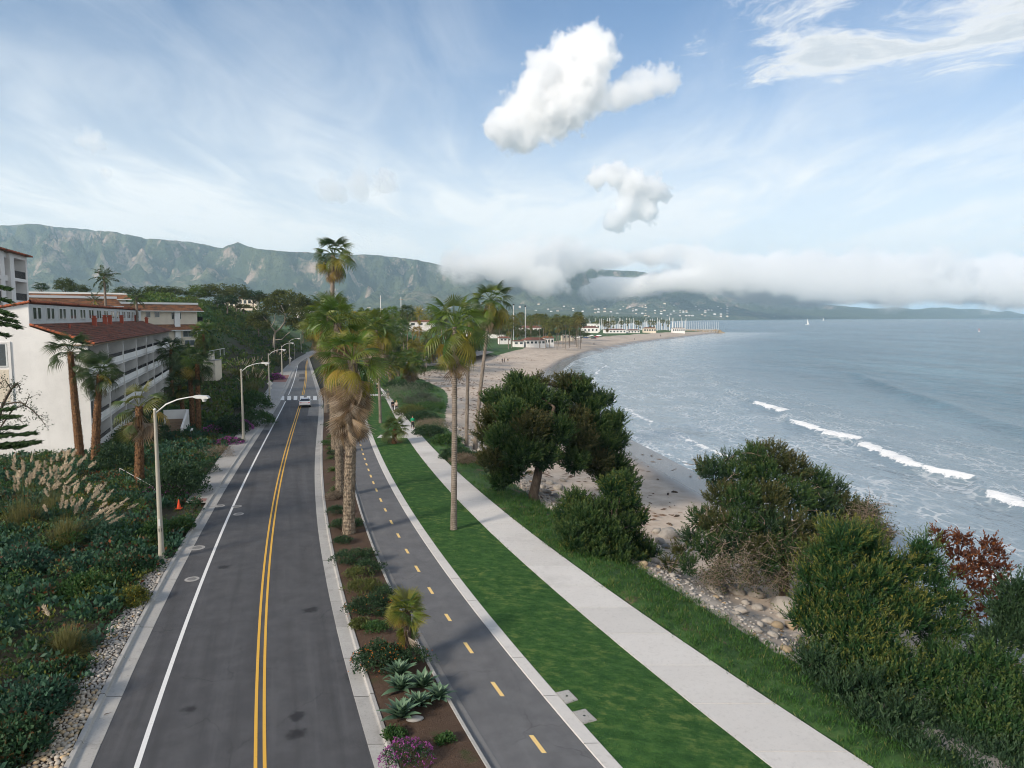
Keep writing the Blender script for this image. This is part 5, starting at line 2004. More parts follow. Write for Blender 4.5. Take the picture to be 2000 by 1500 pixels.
# ------------------------------------------------------------------ ground point under a pixel
def GT(px, py):
    z = 0.0
    p = G(px, py, z)
    for _ in range(16):
        z = 0.45 * z + 0.55 * H(p.x, p.y)
        p = G(px, py, z)
    return Vector((p.x, p.y, z))


def on(px, py, dz=0.0):
    p = GT(px, py)
    x = p.x
    if E_curbL(p.y) < p.x < E_footR(p.y):
        p = G(px, py, 0.06)
    return Vector((p.x, p.y, p.z + dz))


# ------------------------------------------------------------------ palms of the median and lawn
fan_palm('shaggy fan palm with thick criss-cross trunk, nearest in the median', G(681, 1043, 0.08), 12.0, 0.40, 0.33, 26, 1.0, 1, (0.4, 0.6), 140, 3.2, 9, 'bark_boot', True, None, 0.05, dens=11, boot=0.2)
fan_palm('shaggy fan palm whose trunk stands just left behind the nearest one', G(664, 968, 0.08), 14.4, 0.34, 0.30, 26, 1.02, 2, (0.0, 0.5), 120, 4.4, 8, 'bark_boot', True, None, 0.05, dens=10, boot=0.2)
fan_palm('fan palm with grey trunk, third in the median row', G(655, 884, 0.08), 15.2, 0.38, 0.30, 28, 1.15, 3, (-0.4, 0.3), 50, 2.6, 14, 'bark_boot', True, None, 0.1, dens=9, boot=0.2)
fan_palm('very tall slender fan palm rising above the median palms', G(650, 846, 0.08), 22.8, 0.36, 0.24, 30, 1.1, 4, (0.5, 0.2), 8, 1.2, 10, 'bark_palm', False, C_DARK + C_GREEN, 0.2, upmin=-35)
fan_palm('fan palm farthest along the median, left of the shaggy crowns', G(638, 806, 0.08), 13.5, 0.36, 0.28, 30, 1.25, 5, (-0.6, 0.4), 36, 2.6, 10, 'bark_palm', False, None, 0.1)
fan_palm('slender fan palm with bare pale trunk standing on the lawn', G(886, 1034, 0.06), 14.3, 0.22, 0.17, 22, 1.0, 6, (0.15, 0.2), 8, 1.8, 8, 'bark_palm', False, None, 0.06, upmin=-40)
fan_palm('slender fan palm on the bank, left of the leaning one', on(911, 872), 15.6, 0.24, 0.18, 26, 1.05, 7, (0.4, 0.5), 6, 1.0, 10, 'bark_palm', False, None, 0.1)
fan_palm('fan palm on the bank leaning right, with hanging red brown fibre', on(928, 878), 18.2, 0.26, 0.19, 30, 1.1, 8, (2.0, 1.0), 8, 1.2, 12, 'bark_palm', False, C_DARK + C_GREEN, 0.35, upmin=-35)
fan_palm('fan palm with thin dark trunk at the lawn edge beside the walkers', G(743, 826, 0.06), 13.2, 0.20, 0.17, 30, 1.2, 9, (-0.4, 0.3), 24, 2.0, 12, 'bark_palm', False, None, 0.1)
fan_palm('fan palm with short thick trunk where the lawn ends', G(720, 784, 0.06), 11.5, 0.30, 0.26, 26, 1.3, 10, (0.3, 0.2), 24, 2.6, 10, 'bark_palm', False, None, 0.1)
fan_palm('small young fan palm growing on the lawn', G(770, 866, 0.05), 1.7, 0.30, 0.24, 34, 0.66, 11, (0.1, 0), 0, 0, 4, 'bark_boot_red', True, [(0.085, 0.125, 0.03), (0.07, 0.11, 0.028)], 0.0, upmin=-15, boot=0.1)
fan_palm('small fan palm with yellowing lower leaves in the median bed', G(796, 1291, 0.12), 2.2, 0.17, 0.16, 30, 0.50, 12, (-0.02, 0.1), 4, 0.1, 14, 'bark_pine', True, [(0.12, 0.17, 0.03), (0.09, 0.15, 0.03), (0.17, 0.18, 0.03)], 0.02, upmin=-8, boot=0.08, kind='short', yel=0.9)

# ------------------------------------------------------------------ palms beside the hotel
fan_palm('tall fan palm at the hotel corner, left of the pair', G(158, 906, 0.0), 11.5, 0.40, 0.27, 22, 0.98, 21, (-0.55, 0.2), 0, 0, 3, 'bark_boot_red', True, C_DARK, 0.1, upmin=-12, boot=0.2, dens=9, yel=0.1)
fan_palm('round headed fan palm at the hotel corner, right of the pair', G(187, 918, 0.0), 9.4, 0.42, 0.24, 34, 0.84, 22, (0.75, 0.3), 0, 0, 3, 'bark_boot_red', True, C_DARK, 0.05, upmin=-22, boot=0.2, dens=9, yel=0.1)
fan_palm('sparse fan palm with brown dead heart behind the street lamp', G(272, 952, 0.0), 7.2, 0.40, 0.27, 10, 1.12, 23, (0.2, 0.2), 14, 0.2, 4, 'bark_boot_red', True, [(0.07, 0.11, 0.025), (0.12, 0.13, 0.03)], 0.05, upmin=-20, boot=0.2, dens=9, yel=0.1)
fan_palm('fan palm by the garden stair, right trunk of the twins', G(388, 846, 0.0), 9.0, 0.34, 0.26, 28, 0.88, 24, (0.1, 0.2), 0, 0, 4, 'bark_boot_red', True, C_DARK + C_GREEN[:1], 0.05, boot=0.14, yel=0.1)
fan_palm('fan palm by the garden stair, left trunk of the twins', G(377, 842, 0.0), 8.9, 0.32, 0.25, 24, 0.85, 25, (-0.3, 0.3), 0, 0, 4, 'bark_boot_red', True, C_DARK, 0.05, boot=0.14, yel=0.1)
fan_palm('shorter fan palm left of the twin palms by the stair', G(361, 838, 0.0), 5.9, 0.30, 0.24, 26, 0.88, 26, (-0.6, 0.2), 0, 0, 4, 'bark_boot_red', True, C_DARK, 0.05, boot=0.14, yel=0.1)
fan_palm('fan palm in front of the lodge on the slope', A(398, 690, 135), 3.6, 0.28, 0.24, 24, 1.1, 27, (0.0, 0.2), 0, 0, 6, 'bark_boot_red', True, C_DARK + C_GREEN, 0.05, boot=0.14, yel=0.1)
fan_palm('dark fan palm against the far end of the hotel', A(336, 770, 120), 7.5, 0.30, 0.24, 24, 1.1, 28, (0.0, 0.2), 0, 0, 6, 'bark_boot_red', True, C_DARK, 0.05, boot=0.14, yel=0.1)
fan_palm('tall feather palm above the lodge roofs', A(207, 610, 145), 7.0, 0.26, 0.2, 20, 1.12, 31, (0, 0), 0, 0, 5, 'bark_palm', False, C_DARK, 0.0, kind='pin', upmin=-20, name='feather_palm', yel=0.1)
fan_palm('smaller feather palm right of the tall one above the lodge', A(268, 625, 140), 4.6, 0.22, 0.18, 16, 0.95, 32, (0, 0), 0, 0, 5, 'bark_palm', False, C_DARK, 0.0, kind='pin', upmin=-20, name='feather_palm', yel=0.1)
fan_palm('low feather palm left of the tall one above the lodge', A(186, 625, 150), 4.0, 0.2, 0.16, 12, 0.8, 33, (0, 0), 0, 0, 3, 'bark_palm', False, C_DARK, 0.0, kind='pin', upmin=-20, name='feather_palm', yel=0.1)

# ------------------------------------------------------------------ date and fan palms at the end of the lawn
fan_palm('date palm with round feathery crown above the grey bush', on(763, 752), 4.4, 0.45, 0.42, 46, 1.02, 41, (0, 0), 0, 0, 6, 'bark_boot', True, [(0.045, 0.085, 0.022), (0.06, 0.095, 0.025), (0.10, 0.12, 0.03)], 0, kind='date', upmin=-40, name='date_palm')
fan_palm('skirted fan palm beside the date palm near the sand', on(804, 752), 5.2, 0.36, 0.3, 28, 1.25, 42, (0, 0), 40, 2.4, 12, 'bark_palm', False, None, 0, upmin=-30)
fan_palm('date palm behind the walkers with dark crown', on(778, 735), 6.0, 0.42, 0.4, 36, 1.0, 43, (0, 0), 0, 0, 6, 'bark_boot', True, C_DARK, 0, kind='date', upmin=-35, name='date_palm')
fan_palm('date palm in the shade at the edge of the beach car park', on(846, 716), 4.0, 0.42, 0.4, 34, 1.0, 44, (0, 0), 0, 0, 6, 'bark_boot', True, C_DARK, 0, kind='date', upmin=-35, name='date_palm')
grp = 'fan palms crowded behind the lawn'
lab = 'fan palm in the crowd of palms behind the lawn'
for i, (px, yt, Y) in enumerate(((742, 606, 175), (766, 601, 205), (795, 599, 235), (818, 604, 245), (842, 600, 265), (788, 628, 215), (772, 640, 205), (832, 652, 225), (756, 655, 190), (808, 664, 235),
                                 (728, 622, 160), (752, 628, 180), (862, 612, 270), (870, 632, 280), (815, 640, 260), (850, 640, 290), (720, 640, 170), (735, 655, 165), (800, 684, 190), (828, 690, 195), (700, 620, 190), (712, 604, 220),
                                 (690, 632, 230), (640, 628, 220), (626, 640, 210), (780, 668, 240), (845, 668, 300), (880, 655, 310), (905, 668, 320), (760, 618, 260), (805, 612, 300), (830, 620, 310), (782, 610, 280), (748, 640, 240), (725, 608, 260),
                                 (815, 672, 210), (838, 676, 240), (856, 622, 330), (892, 622, 350), (910, 628, 360), (925, 640, 360), (936, 622, 390), (872, 604, 320), (768, 690, 175), (788, 700, 180), (812, 706, 185), (700, 650, 170), (688, 610, 240))):
    far_palm(px, yt, Y, -0.8, random.uniform(1.1, 1.45), i % 4 if i % 4 < 3 else random.choice((0, 1, 3)), lab, grp)
grp = 'palms along the far beach'
lab = 'fan palm in the row along the far beach'
for i in range(46):
    px = 950 + i * 4.1 + random.uniform(-3, 3)
    Y = random.uniform(370, 560)
    far_palm(px, random.uniform(610, 630) + (8 if i % 5 == 0 else 0), Y, -0.9, random.uniform(1.25, 1.75), i % 3, lab, grp, random.choice(((0.13, 0.12, 0.018), (0.09, 0.11, 0.018), (0.11, 0.13, 0.02))))
grp = 'palms of the marina'
lab = 'small palm among the marina masts and sheds'
for i, (px, yt) in enumerate(((1146, 626), (1166, 627), (1180, 626), (1198, 627), (1226, 626), (1244, 627), (1250, 629), (1270, 627), (1278, 628), (1294, 625), (1305, 627), (1214, 628), (1160, 630))):
    far_palm(px, yt, random.uniform(760, 850), -0.9, random.uniform(1.4, 1.8), i % 3, lab, grp, (0.12, 0.13, 0.02))
far_palm(1186, 629, 610, -0.9, 1.9, 1, 'larger palm standing alone before the white marina shed', None, (0.10, 0.085, 0.02))

# ------------------------------------------------------------------ pines and big shrubs on the sea side
g1 = on(1045, 978)
D1 = g1.y / FPX


def cl(px, py, Y, rpx, rz=0.7, base=None):
    p = A(px, py, Y)
    r = rpx / FPX * Y
    return (p.x - base.x, p.y - base.y, p.z - base.z, r, r * rz)


b = g1
cs = [(985, 790, 66, 34), (1020, 770, 67, 36), (965, 825, 64, 30), (1000, 815, 63, 38), (1045, 790, 66, 40), (1080, 800, 67, 36), (1040, 840, 62, 40), (985, 865, 62, 38), (1085, 850, 63, 40), (1020, 890, 61, 40),
      (965, 905, 62, 32), (1000, 925, 62, 30), (1060, 895, 62, 36), (1120, 770, 69, 30), (1105, 755, 69, 26), (1135, 760, 70, 24), (1150, 800, 69, 28), (1165, 785, 70, 20), (1120, 830, 67, 36), (1160, 840, 68, 34), (1185, 785, 71, 14),
      (1195, 830, 69, 28), (1130, 870, 65, 36), (1175, 875, 67, 36), (1205, 865, 68, 24), (1120, 905, 64, 32), (1165, 910, 66, 34), (1205, 910, 67, 26), (1220, 935, 67, 22), (1185, 940, 66, 24), (950, 855, 64, 22), (975, 945, 62, 22), (1235, 955, 67, 14), (1010, 750, 68, 20), (1050, 755, 69, 20), (960, 785, 67, 20)]
pine_tree('large spreading pine with leaning trunk on the beach bank', g1, [cl(a, c, Y, r * 0.82, 0.85, g1) for a, c, Y, r in cs],
          [(0, 0, -0.5, 0.62), (-0.15, 0, 0.5, 0.46), (0.1, 0.1, 1.6, 0.40), (0.5, 0.6, 3.4, 0.36), (1.0, 1.4, 5.6, 0.28), (1.8, 2.6, 8.0, 0.14)], per=15, nl=0.48, nw=0.08,
          mats=['pine', 'pine', 'pine_brown', 'pine'], seed=3, limb_r=0.10, nt=128, upb=0.75)
g2 = on(1185, 1098)
g2 = Vector((g2.x + 0.6, g2.y + 3.0, H(g2.x + 0.6, g2.y + 3.0)))
cs = [(1125, 985, 49, 26), (1105, 1010, 48, 22), (1140, 1020, 47, 32), (1115, 1045, 46, 28), (1195, 960, 50, 26), (1215, 945, 51, 20), (1180, 1000, 49, 26), (1225, 985, 50, 24), (1175, 1040, 47, 32), (1215, 1030, 49, 30), (1245, 1015, 50, 20),
      (1150, 1070, 46, 30), (1200, 1070, 47, 30), (1235, 1060, 49, 24), (1260, 1075, 49, 20), (1225, 1095, 48, 24), (1180, 1092, 46, 24), (1270, 1085, 49, 14), (1100, 1030, 47, 14), (1125, 1075, 45.5, 22), (1160, 1095, 45, 24), (1205, 1102, 45.5, 22), (1240, 1100, 47, 20), (1205, 990, 49.5, 18), (1150, 1000, 48.5, 22), (1130, 1000, 48, 18)]
pine_tree('low bushy pine below the large pine on the bank', g2, [cl(a, c, Y, r * 0.95, 0.8, g2) for a, c, Y, r in cs],
          [(0, 0, -0.5, 0.3), (0.1, 0.1, 0.6, 0.22), (0.15, 0.3, 1.2, 0.16), (0.2, 0.5, 1.9, 0.06)], per=16, nl=0.36, nw=0.055, mats=['pine', 'shoot', 'pine'], seed=5, limb_r=0.06, nt=170, spread=0.55, upb=0.9)
g3 = GT(1530, 1165)
cs = [(1470, 905, 50, 30), (1510, 900, 51, 32), (1440, 940, 49, 34), (1395, 930, 49, 26), (1375, 915, 50, 16), (1490, 940, 49, 36), (1545, 925, 51, 34), (1590, 950, 51, 34), (1625, 965, 51, 26), (1410, 975, 48, 30), (1450, 985, 47, 36), (1500, 985, 47, 38), (1550, 980, 48, 38),
      (1600, 1000, 49, 36), (1650, 1000, 50, 30), (1370, 1020, 48, 24), (1400, 1030, 47, 30), (1450, 1035, 46, 34), (1500, 1035, 46, 36), (1550, 1040, 46, 36), (1600, 1050, 47, 34), (1650, 1045, 49, 32), (1690, 1040, 50, 24), (1350, 1055, 47, 18), (1330, 1080, 47, 16), (1380, 1075, 46, 26), (1310, 1105, 46, 14), (1345, 1110, 45.5, 18), (1430, 1070, 45.5, 24), (1480, 1075, 45, 26), (1530, 1075, 45, 28), (1580, 1080, 45, 28), (1640, 1085, 46, 28), (1690, 1075, 48, 24), (1720, 1065, 49, 18), (1500, 1105, 44.5, 20), (1560, 1110, 44.5, 22), (1610, 1110, 45, 22), (1420, 905, 51, 16), (1480, 885, 52, 16), (1680, 1005, 51, 22)]
pine_tree('broad wind-pruned pine with many bare dead branches', g3, [cl(a, c, Y, r * 0.95, 0.95, g3) for a, c, Y, r in cs],
          [(0, 0, -0.5, 0.35), (0.1, 0.2, 1.2, 0.28), (0.0, 0.8, 3.2, 0.22), (-0.4, 1.4, 6.0, 0.10)], per=16, nl=0.38, nw=0.055, mats=['pine', 'pine_brown', 'pine', 'dark', 'pine_brown'], seed=7, twigs=16, nt=110, limb_r=0.07, upb=0.8)


def dead_brush(label, base, region, n, seed, mat='twig'):
    """tangle of bare hanging twigs with a few dry leaves"""
    t = thing('dead_brush', base, label, 'brush')
    g = np.random.default_rng(seed)
    L, lv = [], Leaves()
    P, D = [], []
    for i in range(n):
        px, py, Y, r = region[g.integers(len(region))]
        p = A(px + g.normal() * r * 0.5, py + g.normal() * r * 0.4, Y + g.normal() * 0.6)
        q = np.array([p.x - base.x, p.y - base.y, p.z - base.z])
        d = unit(np.array([[g.normal(), g.normal(), -0.2 + 0.8 * g.normal()]]))[0]
        l = g.uniform(0.4, 1.5)
        e = q + d * l
        L.append(([q, (q + e) / 2 + g.normal(size=3) * 0.12, e], [0.022, 0.016, 0.006], 3))
        for _ in range(5):
            P.append(q + d * l * g.random() + g.normal(size=3) * 0.1)
            D.append(g.normal(size=3))
    part('twigs', tubes_mesh('twigs', L), M['twig'], t, kind='stuff')
    lv.add(np.array(P), np.array(D), 0.14, 0.09)
    part('dry_leaves', lv.mesh('dry_leaves'), M['pine_brown'], t)
    return t


dead_brush('brown tangle of dead twigs under the wind-pruned pine', g3, [(1420, 1080, 46, 40), (1480, 1080, 45, 45), (1540, 1080, 45, 45), (1400, 1120, 45, 30), (1460, 1120, 44.5, 30), (1600, 1070, 46, 30), (1520, 1130, 45, 25), (1680, 1020, 48, 30), (1700, 1000, 49, 20), (1720, 1040, 49, 18)], 1700, 4)


def shoot_shrub(label, base, clusters, seed, mat='shoot', per=20, name='shrub', nt=26, nl=0.30, nw=0.035, L=0.9, cat='shrub', upb=1.6, tip=1.0, twig=True):
    """upright plume-like shoots with golden tips"""
    t = thing(name, base, label, cat)
    g = np.random.default_rng(seed)
    lv, tw = Leaves(), []
    for (x, y, z, rx, rz) in clusters:
        c = np.array([x, y, z])
        n = int(nt * rx * rx) + 6
        d = rdir(n, g)
        d[:, 2] = np.abs(d[:, 2]) * 1.0 - 0.25
        pos = c + d * np.array([rx, rx, rz]) * (0.4 + 0.6 * g.random((n, 1)) ** 0.5)
        ax = unit(d * np.array([0.7, 0.7, 0.3]) + np.array([0, 0, upb]) * 0.5 + rdir(n, g) * 0.2)
        ll = L * (0.6 + 0.7 * g.random(n))
        shoot_leaves(lv, pos, ax, ll, per, nl, nw, g, tip)
        # inner leaves close the crown
        m_ = int(n * per * 0.55)
        di = rdir(m_, g)
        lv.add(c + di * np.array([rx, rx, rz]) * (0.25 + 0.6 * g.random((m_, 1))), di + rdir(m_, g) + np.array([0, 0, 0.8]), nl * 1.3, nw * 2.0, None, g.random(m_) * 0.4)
        if twig:
            q = pos[g.integers(n)]
            e_ = q + rdir(1, g)[0] * rx * 0.7
            tw.append(([q, (e_ + q) * 0.5 + rdir(1, g)[0] * 0.1, e_], [0.022, 0.016, 0.006], 4))
    part('foliage', lv.mesh('foliage'), M[mat], t)
    if tw:
        part('branches', tubes_mesh('branches', tw), M['twig'], t)
    return t


g4 = GT(1690, 1345)
cs = [(1650, 1060, 37, 46), (1620, 1095, 37, 40), (1690, 1090, 37.5, 44), (1590, 1130, 37, 36), (1640, 1140, 36, 46), (1700, 1140, 36, 46), (1735, 1110, 37.5, 34), (1580, 1175, 36.5, 34), (1625, 1195, 35.5, 42), (1680, 1195, 35, 46), (1740, 1170, 36, 42), (1770, 1130, 37.5, 30),
      (1600, 1235, 35, 36), (1655, 1245, 34, 42), (1715, 1240, 34, 44), (1770, 1210, 35, 38), (1800, 1180, 36.5, 30), (1565, 1210, 36, 26), (1690, 1050, 38, 26), (1625, 1050, 38, 26)]
shoot_shrub('tall green shrub with golden upright shoot tips, nearest the dead brush', g4, [cl(a, c, Y, r * 0.9, 0.9, g4) for a, c, Y, r in cs], 11, nt=80, per=16, nw=0.05)
g5 = GT(1835, 1330)
cs = [(1800, 1075, 38, 24), (1815, 1105, 38, 26), (1825, 1140, 37.5, 26), (1785, 1100, 38, 18), (1850, 1180, 37, 30), (1810, 1230, 36, 34), (1860, 1230, 36, 34), (1830, 1280, 35, 36)]
shoot_shrub('slim green shrub between the golden-tipped shrub and the rusty one', g5, [cl(a, c, Y, r * 0.9, 0.95, g5) for a, c, Y, r in cs], 12, nt=80, per=14, tip=0.6, nw=0.05)
g6 = GT(1905, 1290)
cs = [(1830, 1045, 39, 14), (1838, 1065, 39, 16), (1880, 1060, 39.5, 24), (1865, 1085, 39, 22), (1905, 1090, 39, 24), (1930, 1065, 39.5, 20), (1950, 1085, 39.5, 18), (1925, 1110, 39, 26), (1890, 1120, 38.5, 26), (1960, 1110, 39, 16), (1870, 1120, 38.5, 20), (1945, 1135, 39, 20), (1910, 1150, 38.5, 22), (1880, 1170, 38, 20), (1935, 1165, 38.5, 16), (1895, 1205, 38, 18), (1920, 1195, 38, 14)]
shoot_shrub('rusty red leaved shrub against the water', g6, [cl(a, c, Y, r * 0.9, 0.9, g6) for a, c, Y, r in cs], 13, 'rust', per=9, nt=36, nl=0.22, nw=0.08, L=0.5, upb=1.0)
for i, (lab, bx, by, cs, mt, tip) in enumerate((
        ('dark green shrub at the right edge below the rusty one', 1985, 1330, [(1985, 1160, 37, 34), (1960, 1195, 36.5, 34), (2010, 1190, 36.5, 40), (1985, 1225, 36, 40), (1950, 1250, 35.5, 36), (2010, 1255, 35, 44), (1920, 1270, 35, 30)], 'dark', 0.2),
        ('wide green shrub below the golden-tipped shrub', 1690, 1440, [(1620, 1290, 33, 40), (1680, 1290, 32.5, 44), (1740, 1285, 32.5, 44), (1650, 1335, 31, 46), (1710, 1335, 31, 48), (1770, 1330, 31, 46), (1600, 1335, 32, 34), (1640, 1380, 30, 44), (1700, 1385, 29.5, 46), (1580, 1300, 33, 26)], 'shoot', 0.75),
        ('dense green shrub at the bottom right corner', 1930, 1500, [(1830, 1330, 31, 44), (1890, 1310, 32, 46), (1950, 1310, 32, 46), (1860, 1380, 30, 50), (1930, 1375, 30, 52), (1990, 1360, 30.5, 50), (1890, 1440, 28, 54), (1960, 1440, 28, 56), (2030, 1420, 28.5, 50), (1840, 1430, 28.5, 40)], 'shoot', 0.35),
        ('low dark shrub spilling down the bank beside the footpath', 1700, 1440, [(1590, 1300, 30.5, 32), (1640, 1360, 28.5, 36), (1690, 1415, 26.5, 38), (1745, 1462, 25.2, 42), (1810, 1500, 24.5, 46), (1700, 1350, 29, 34), (1760, 1410, 27, 40)], 'dark', 0.3),
        ('dark shrub along the path at the bottom right', 1790, 1520, [(1770, 1390, 29.5, 44), (1740, 1430, 28.5, 40), (1800, 1440, 28, 48), (1850, 1480, 27, 50), (1790, 1490, 27, 44), (1910, 1510, 26, 56), (1980, 1510, 26, 56), (1850, 1530, 25.5, 50)], 'dark', 0.25))):
    gb = GT(bx, by)
    shoot_shrub(lab, gb, [cl(a, c, Y, r * 0.92, 0.9, gb) for a, c, Y, r in cs], 20 + i, mt, per=14, nt=74, tip=tip, nl=0.27, nw=0.06)


# ------------------------------------------------------------------ ground cover by clumps
def cover(name, label, pts, mat, per, cr, ls, lw, seed, tipf=0.1, up=0.3, parent=None):
    lv = Leaves()
    g = np.random.default_rng(seed)
    n = len(pts) * per
    Ci = np.repeat(pts, per, 0)
    dd = rdir(n, g)
    dd[:, 2] = np.abs(dd[:, 2])
    sz = np.repeat(0.6 + 0.8 * g.random(len(pts)), per)
    P = Ci + dd * (cr * sz * (0.4 + 0.6 * g.random(n)))[:, None]
    cv = np.repeat(g.random(len(pts)), per) * 0.6 + g.random(n) * 0.4
    tip = (np.repeat(g.random(len(pts)) < tipf, per) & (g.random(n) < 0.6)) * g.random(n)
    lv.add(P, dd + rdir(n, g) * 0.8 + np.array([0, 0, up]), ls * (0.5 + g.random(n)), lw * (0.5 + g.random(n)), tip, cv)
    o = link(name, lv.mesh(name), M[mat], parent)
    return tag(o, label, None, None, 'stuff')


def scatter(n, x0, x1, y0, y1, keep, seed):
    g = np.random.default_rng(seed)
    x = g.uniform(x0, x1, n)
    y = g.uniform(y0, y1, n)
    k_ = keep(x, y)
    return x[k_], y[k_]


def in_hotel(x, y, m=0.5):
    dx, dy = x - BC.x, y - BC.y
    lx, ly = COS * dx + SIN * dy, -SIN * dx + COS * dy
    return (lx > -m) & (lx < 82) & (ly > -m) & (ly < 15)


# foreground thicket left of the road
def keepL(x, y):
    lim = np.where(y < 56, E_curbL(y) - np.interp(y, [18, 40, 44, 56], [1.25, 0.95, 0.15, 0.25]), E_walkL(y) - 0.15)
    cone = G(349.5, 990, 0.13)
    return (x < lim) & (x > -0.80 * y - 3) & ~in_hotel(x, y) & (np.hypot(x - cone.x - 0.4, (y - cone.y + 1.6) * 0.6) > 1.5)


x, y = scatter(17000, -64, -12, 17, 104, keepL, 1)
sp = fbm(x / 3.2, y / 3.2, 3, 40) + 0.25 * rng.normal(size=len(x))
edge_d = np.where(y < 56, E_curbL(y), E_walkL(y)) - x
hm = np.clip(edge_d / 5.0, 0.12, 1) * (0.55 + 0.6 * fbm(x / 4, y / 4, 3, 41)) * np.interp(y, [17, 50, 70, 100], [1.15, 1.1, 0.8, 0.6])
z = height(x, y) + np.clip(hm, 0.05, 1.6) * (0.55 + 0.45 * rng.random(len(x)))
P = np.stack([x, y, z], 1)
for m, mt, lab, ls, lw, tf in ((sp < -0.22, 'blue', 'blue green broad-leaved scrub left of the road', 0.24, 0.15, 0.10), ((sp >= -0.22) & (sp < 0.05), 'mixed', 'dark scrub with reddish leaves left of the road', 0.20, 0.12, 0.30),
                           ((sp >= 0.05) & (sp < 0.30), 'green', 'green leafy scrub left of the road', 0.17, 0.09, 0.10), (sp >= 0.30, 'yellow', 'yellowish weedy scrub left of the road', 0.14, 0.06, 0.15)):
    cover('scrub_thicket', lab, P[m], mt, 23, 0.48, ls * 1.15, lw * 1.25, 3, tf)
# weeds at the margin of the cobbles
x, y = scatter(1500, -30, -14, 18, 58, lambda x, y: (x < E_curbL(y) - 0.7) & (x > E_curbL(y) - 2.6), 5)
cover('verge_weeds', 'low yellow green weeds along the cobble margin', np.stack([x, y, height(x, y) + 0.05], 1), 'yellow', 14, 0.2, 0.12, 0.04, 9, 0.3, 0.8)


# hillside beyond the hotel
def keepH(x, y):
    dl = E_curbL(y) - x
    return (dl > 4.6) & (dl < 75) & ~in_hotel(x, y, 1.5)


x, y = scatter(12000, -190, -30, 96, 330, keepH, 7)
sp = fbm(x / 13, y / 13, 3, 47) + 0.2 * rng.normal(size=len(x))
z = height(x, y) + np.clip(0.6 + 0.9 * fbm(x / 9, y / 9, 3, 48), 0.05, 2.0) * (0.4 + 0.6 * rng.random(len(x)))
P = np.stack([x, y, z], 1)
bare = (fbm(x / 16, y / 9, 2, 49) > 0.42) & (y > 190)
for m, mt, lab in ((sp < -0.2, 'green', 'dark green brush covering the hillside above the road'), ((sp >= -0.2) & (sp < 0.02), 'olive', 'olive brown brush covering the hillside above the road'), (sp >= 0.02, 'bright', 'fresh green brush covering the hillside above the road')):
    cover('hillside_scrub', lab, P[m & ~bare], mt, 12, 0.95, 0.62, 0.38, 13, 0.08)

# shrubs that can be told apart on the left
bush('large dark shrub between the street lamp and the pavement', G(345, 968, 0.0), (2.3, 2.0, 2.3), 'dark', 150, 46, 0.55, 0.20, 0.11, 61, tipf=0.06, shell=0.5)
bush('rounded dark shrub at the near end of the pavement', G(398, 925, 0.0), (1.2, 1.2, 0.9), 'dark', 60, 36, 0.4, 0.14, 0.05, 62, tipf=0.02)
bush('dark tall shrub below the hotel balconies', G(236, 925, 0.0), (2.2, 2.2, 2.3), 'dark', 130, 40, 0.6, 0.20, 0.10, 63)
bush('bright variegated shrub below the hotel balconies', G(248, 878, 0.0), (1.7, 1.7, 1.5), 'bright', 90, 34, 0.5, 0.24, 0.05, 64)
bush('dark conical bush beside the garden stair', G(302, 872, 0.0), (1.5, 1.5, 3.0), 'dark', 120, 40, 0.5, 0.18, 0.1, 65)
bush('grey twiggy shrub beside the pavement', G(425, 892, 0.0), (1.9, 1.5, 0.9), 'dry', 70, 30, 0.4, 0.16, 0.03, 66)
bush('dark leafy shrub behind the second street lamp', G(452, 848, 0.0), (2.0, 2.0, 1.9), 'dark', 110, 34, 0.6, 0.22, 0.12, 67)
bush('magenta flowering shrub right beside the second street lamp', G(467, 840, 0.0), (1.6, 1.5, 0.9), 'mixed', 60, 26, 0.4, 0.16, 0.08, 68, flowers=('magenta', 420, 0.16))
bush('magenta flowering shrub left of the second street lamp', G(420, 850, 0.0), (1.4, 1.3, 0.8), 'mixed', 50, 26, 0.4, 0.16, 0.08, 69, flowers=('magenta', 260, 0.15))
bush('low magenta ground shrub at the pavement edge', G(448, 868, 0.0), (1.5, 1.1, 0.5), 'mixed', 50, 26, 0.35, 0.16, 0.08, 70, flowers=('magenta', 260, 0.14))
bush('purple flowering shrub behind the orange cone', G(322, 972, 0.0), (1.7, 1.4, 0.7), 'mixed', 60, 26, 0.35, 0.14, 0.07, 71, flowers=('magenta', 300, 0.10))
bush('green round bush at the pavement beyond the second lamp', G(500, 832, 0.0), (2.6, 2.4, 1.6), 'green', 130, 30, 0.6, 0.22, 0.12, 72)
bush('leafy green bush on the slope by the third street lamp', G(488, 800, 0.0), (3.2, 3.0, 2.2), 'green', 130, 30, 0.8, 0.3, 0.16, 73)
bush('pink flowering bush at the brick paving', G(538, 742, 0.0), (1.8, 1.6, 1.0), 'mixed', 50, 24, 0.5, 0.24, 0.12, 74, flowers=('magenta', 240, 0.24))


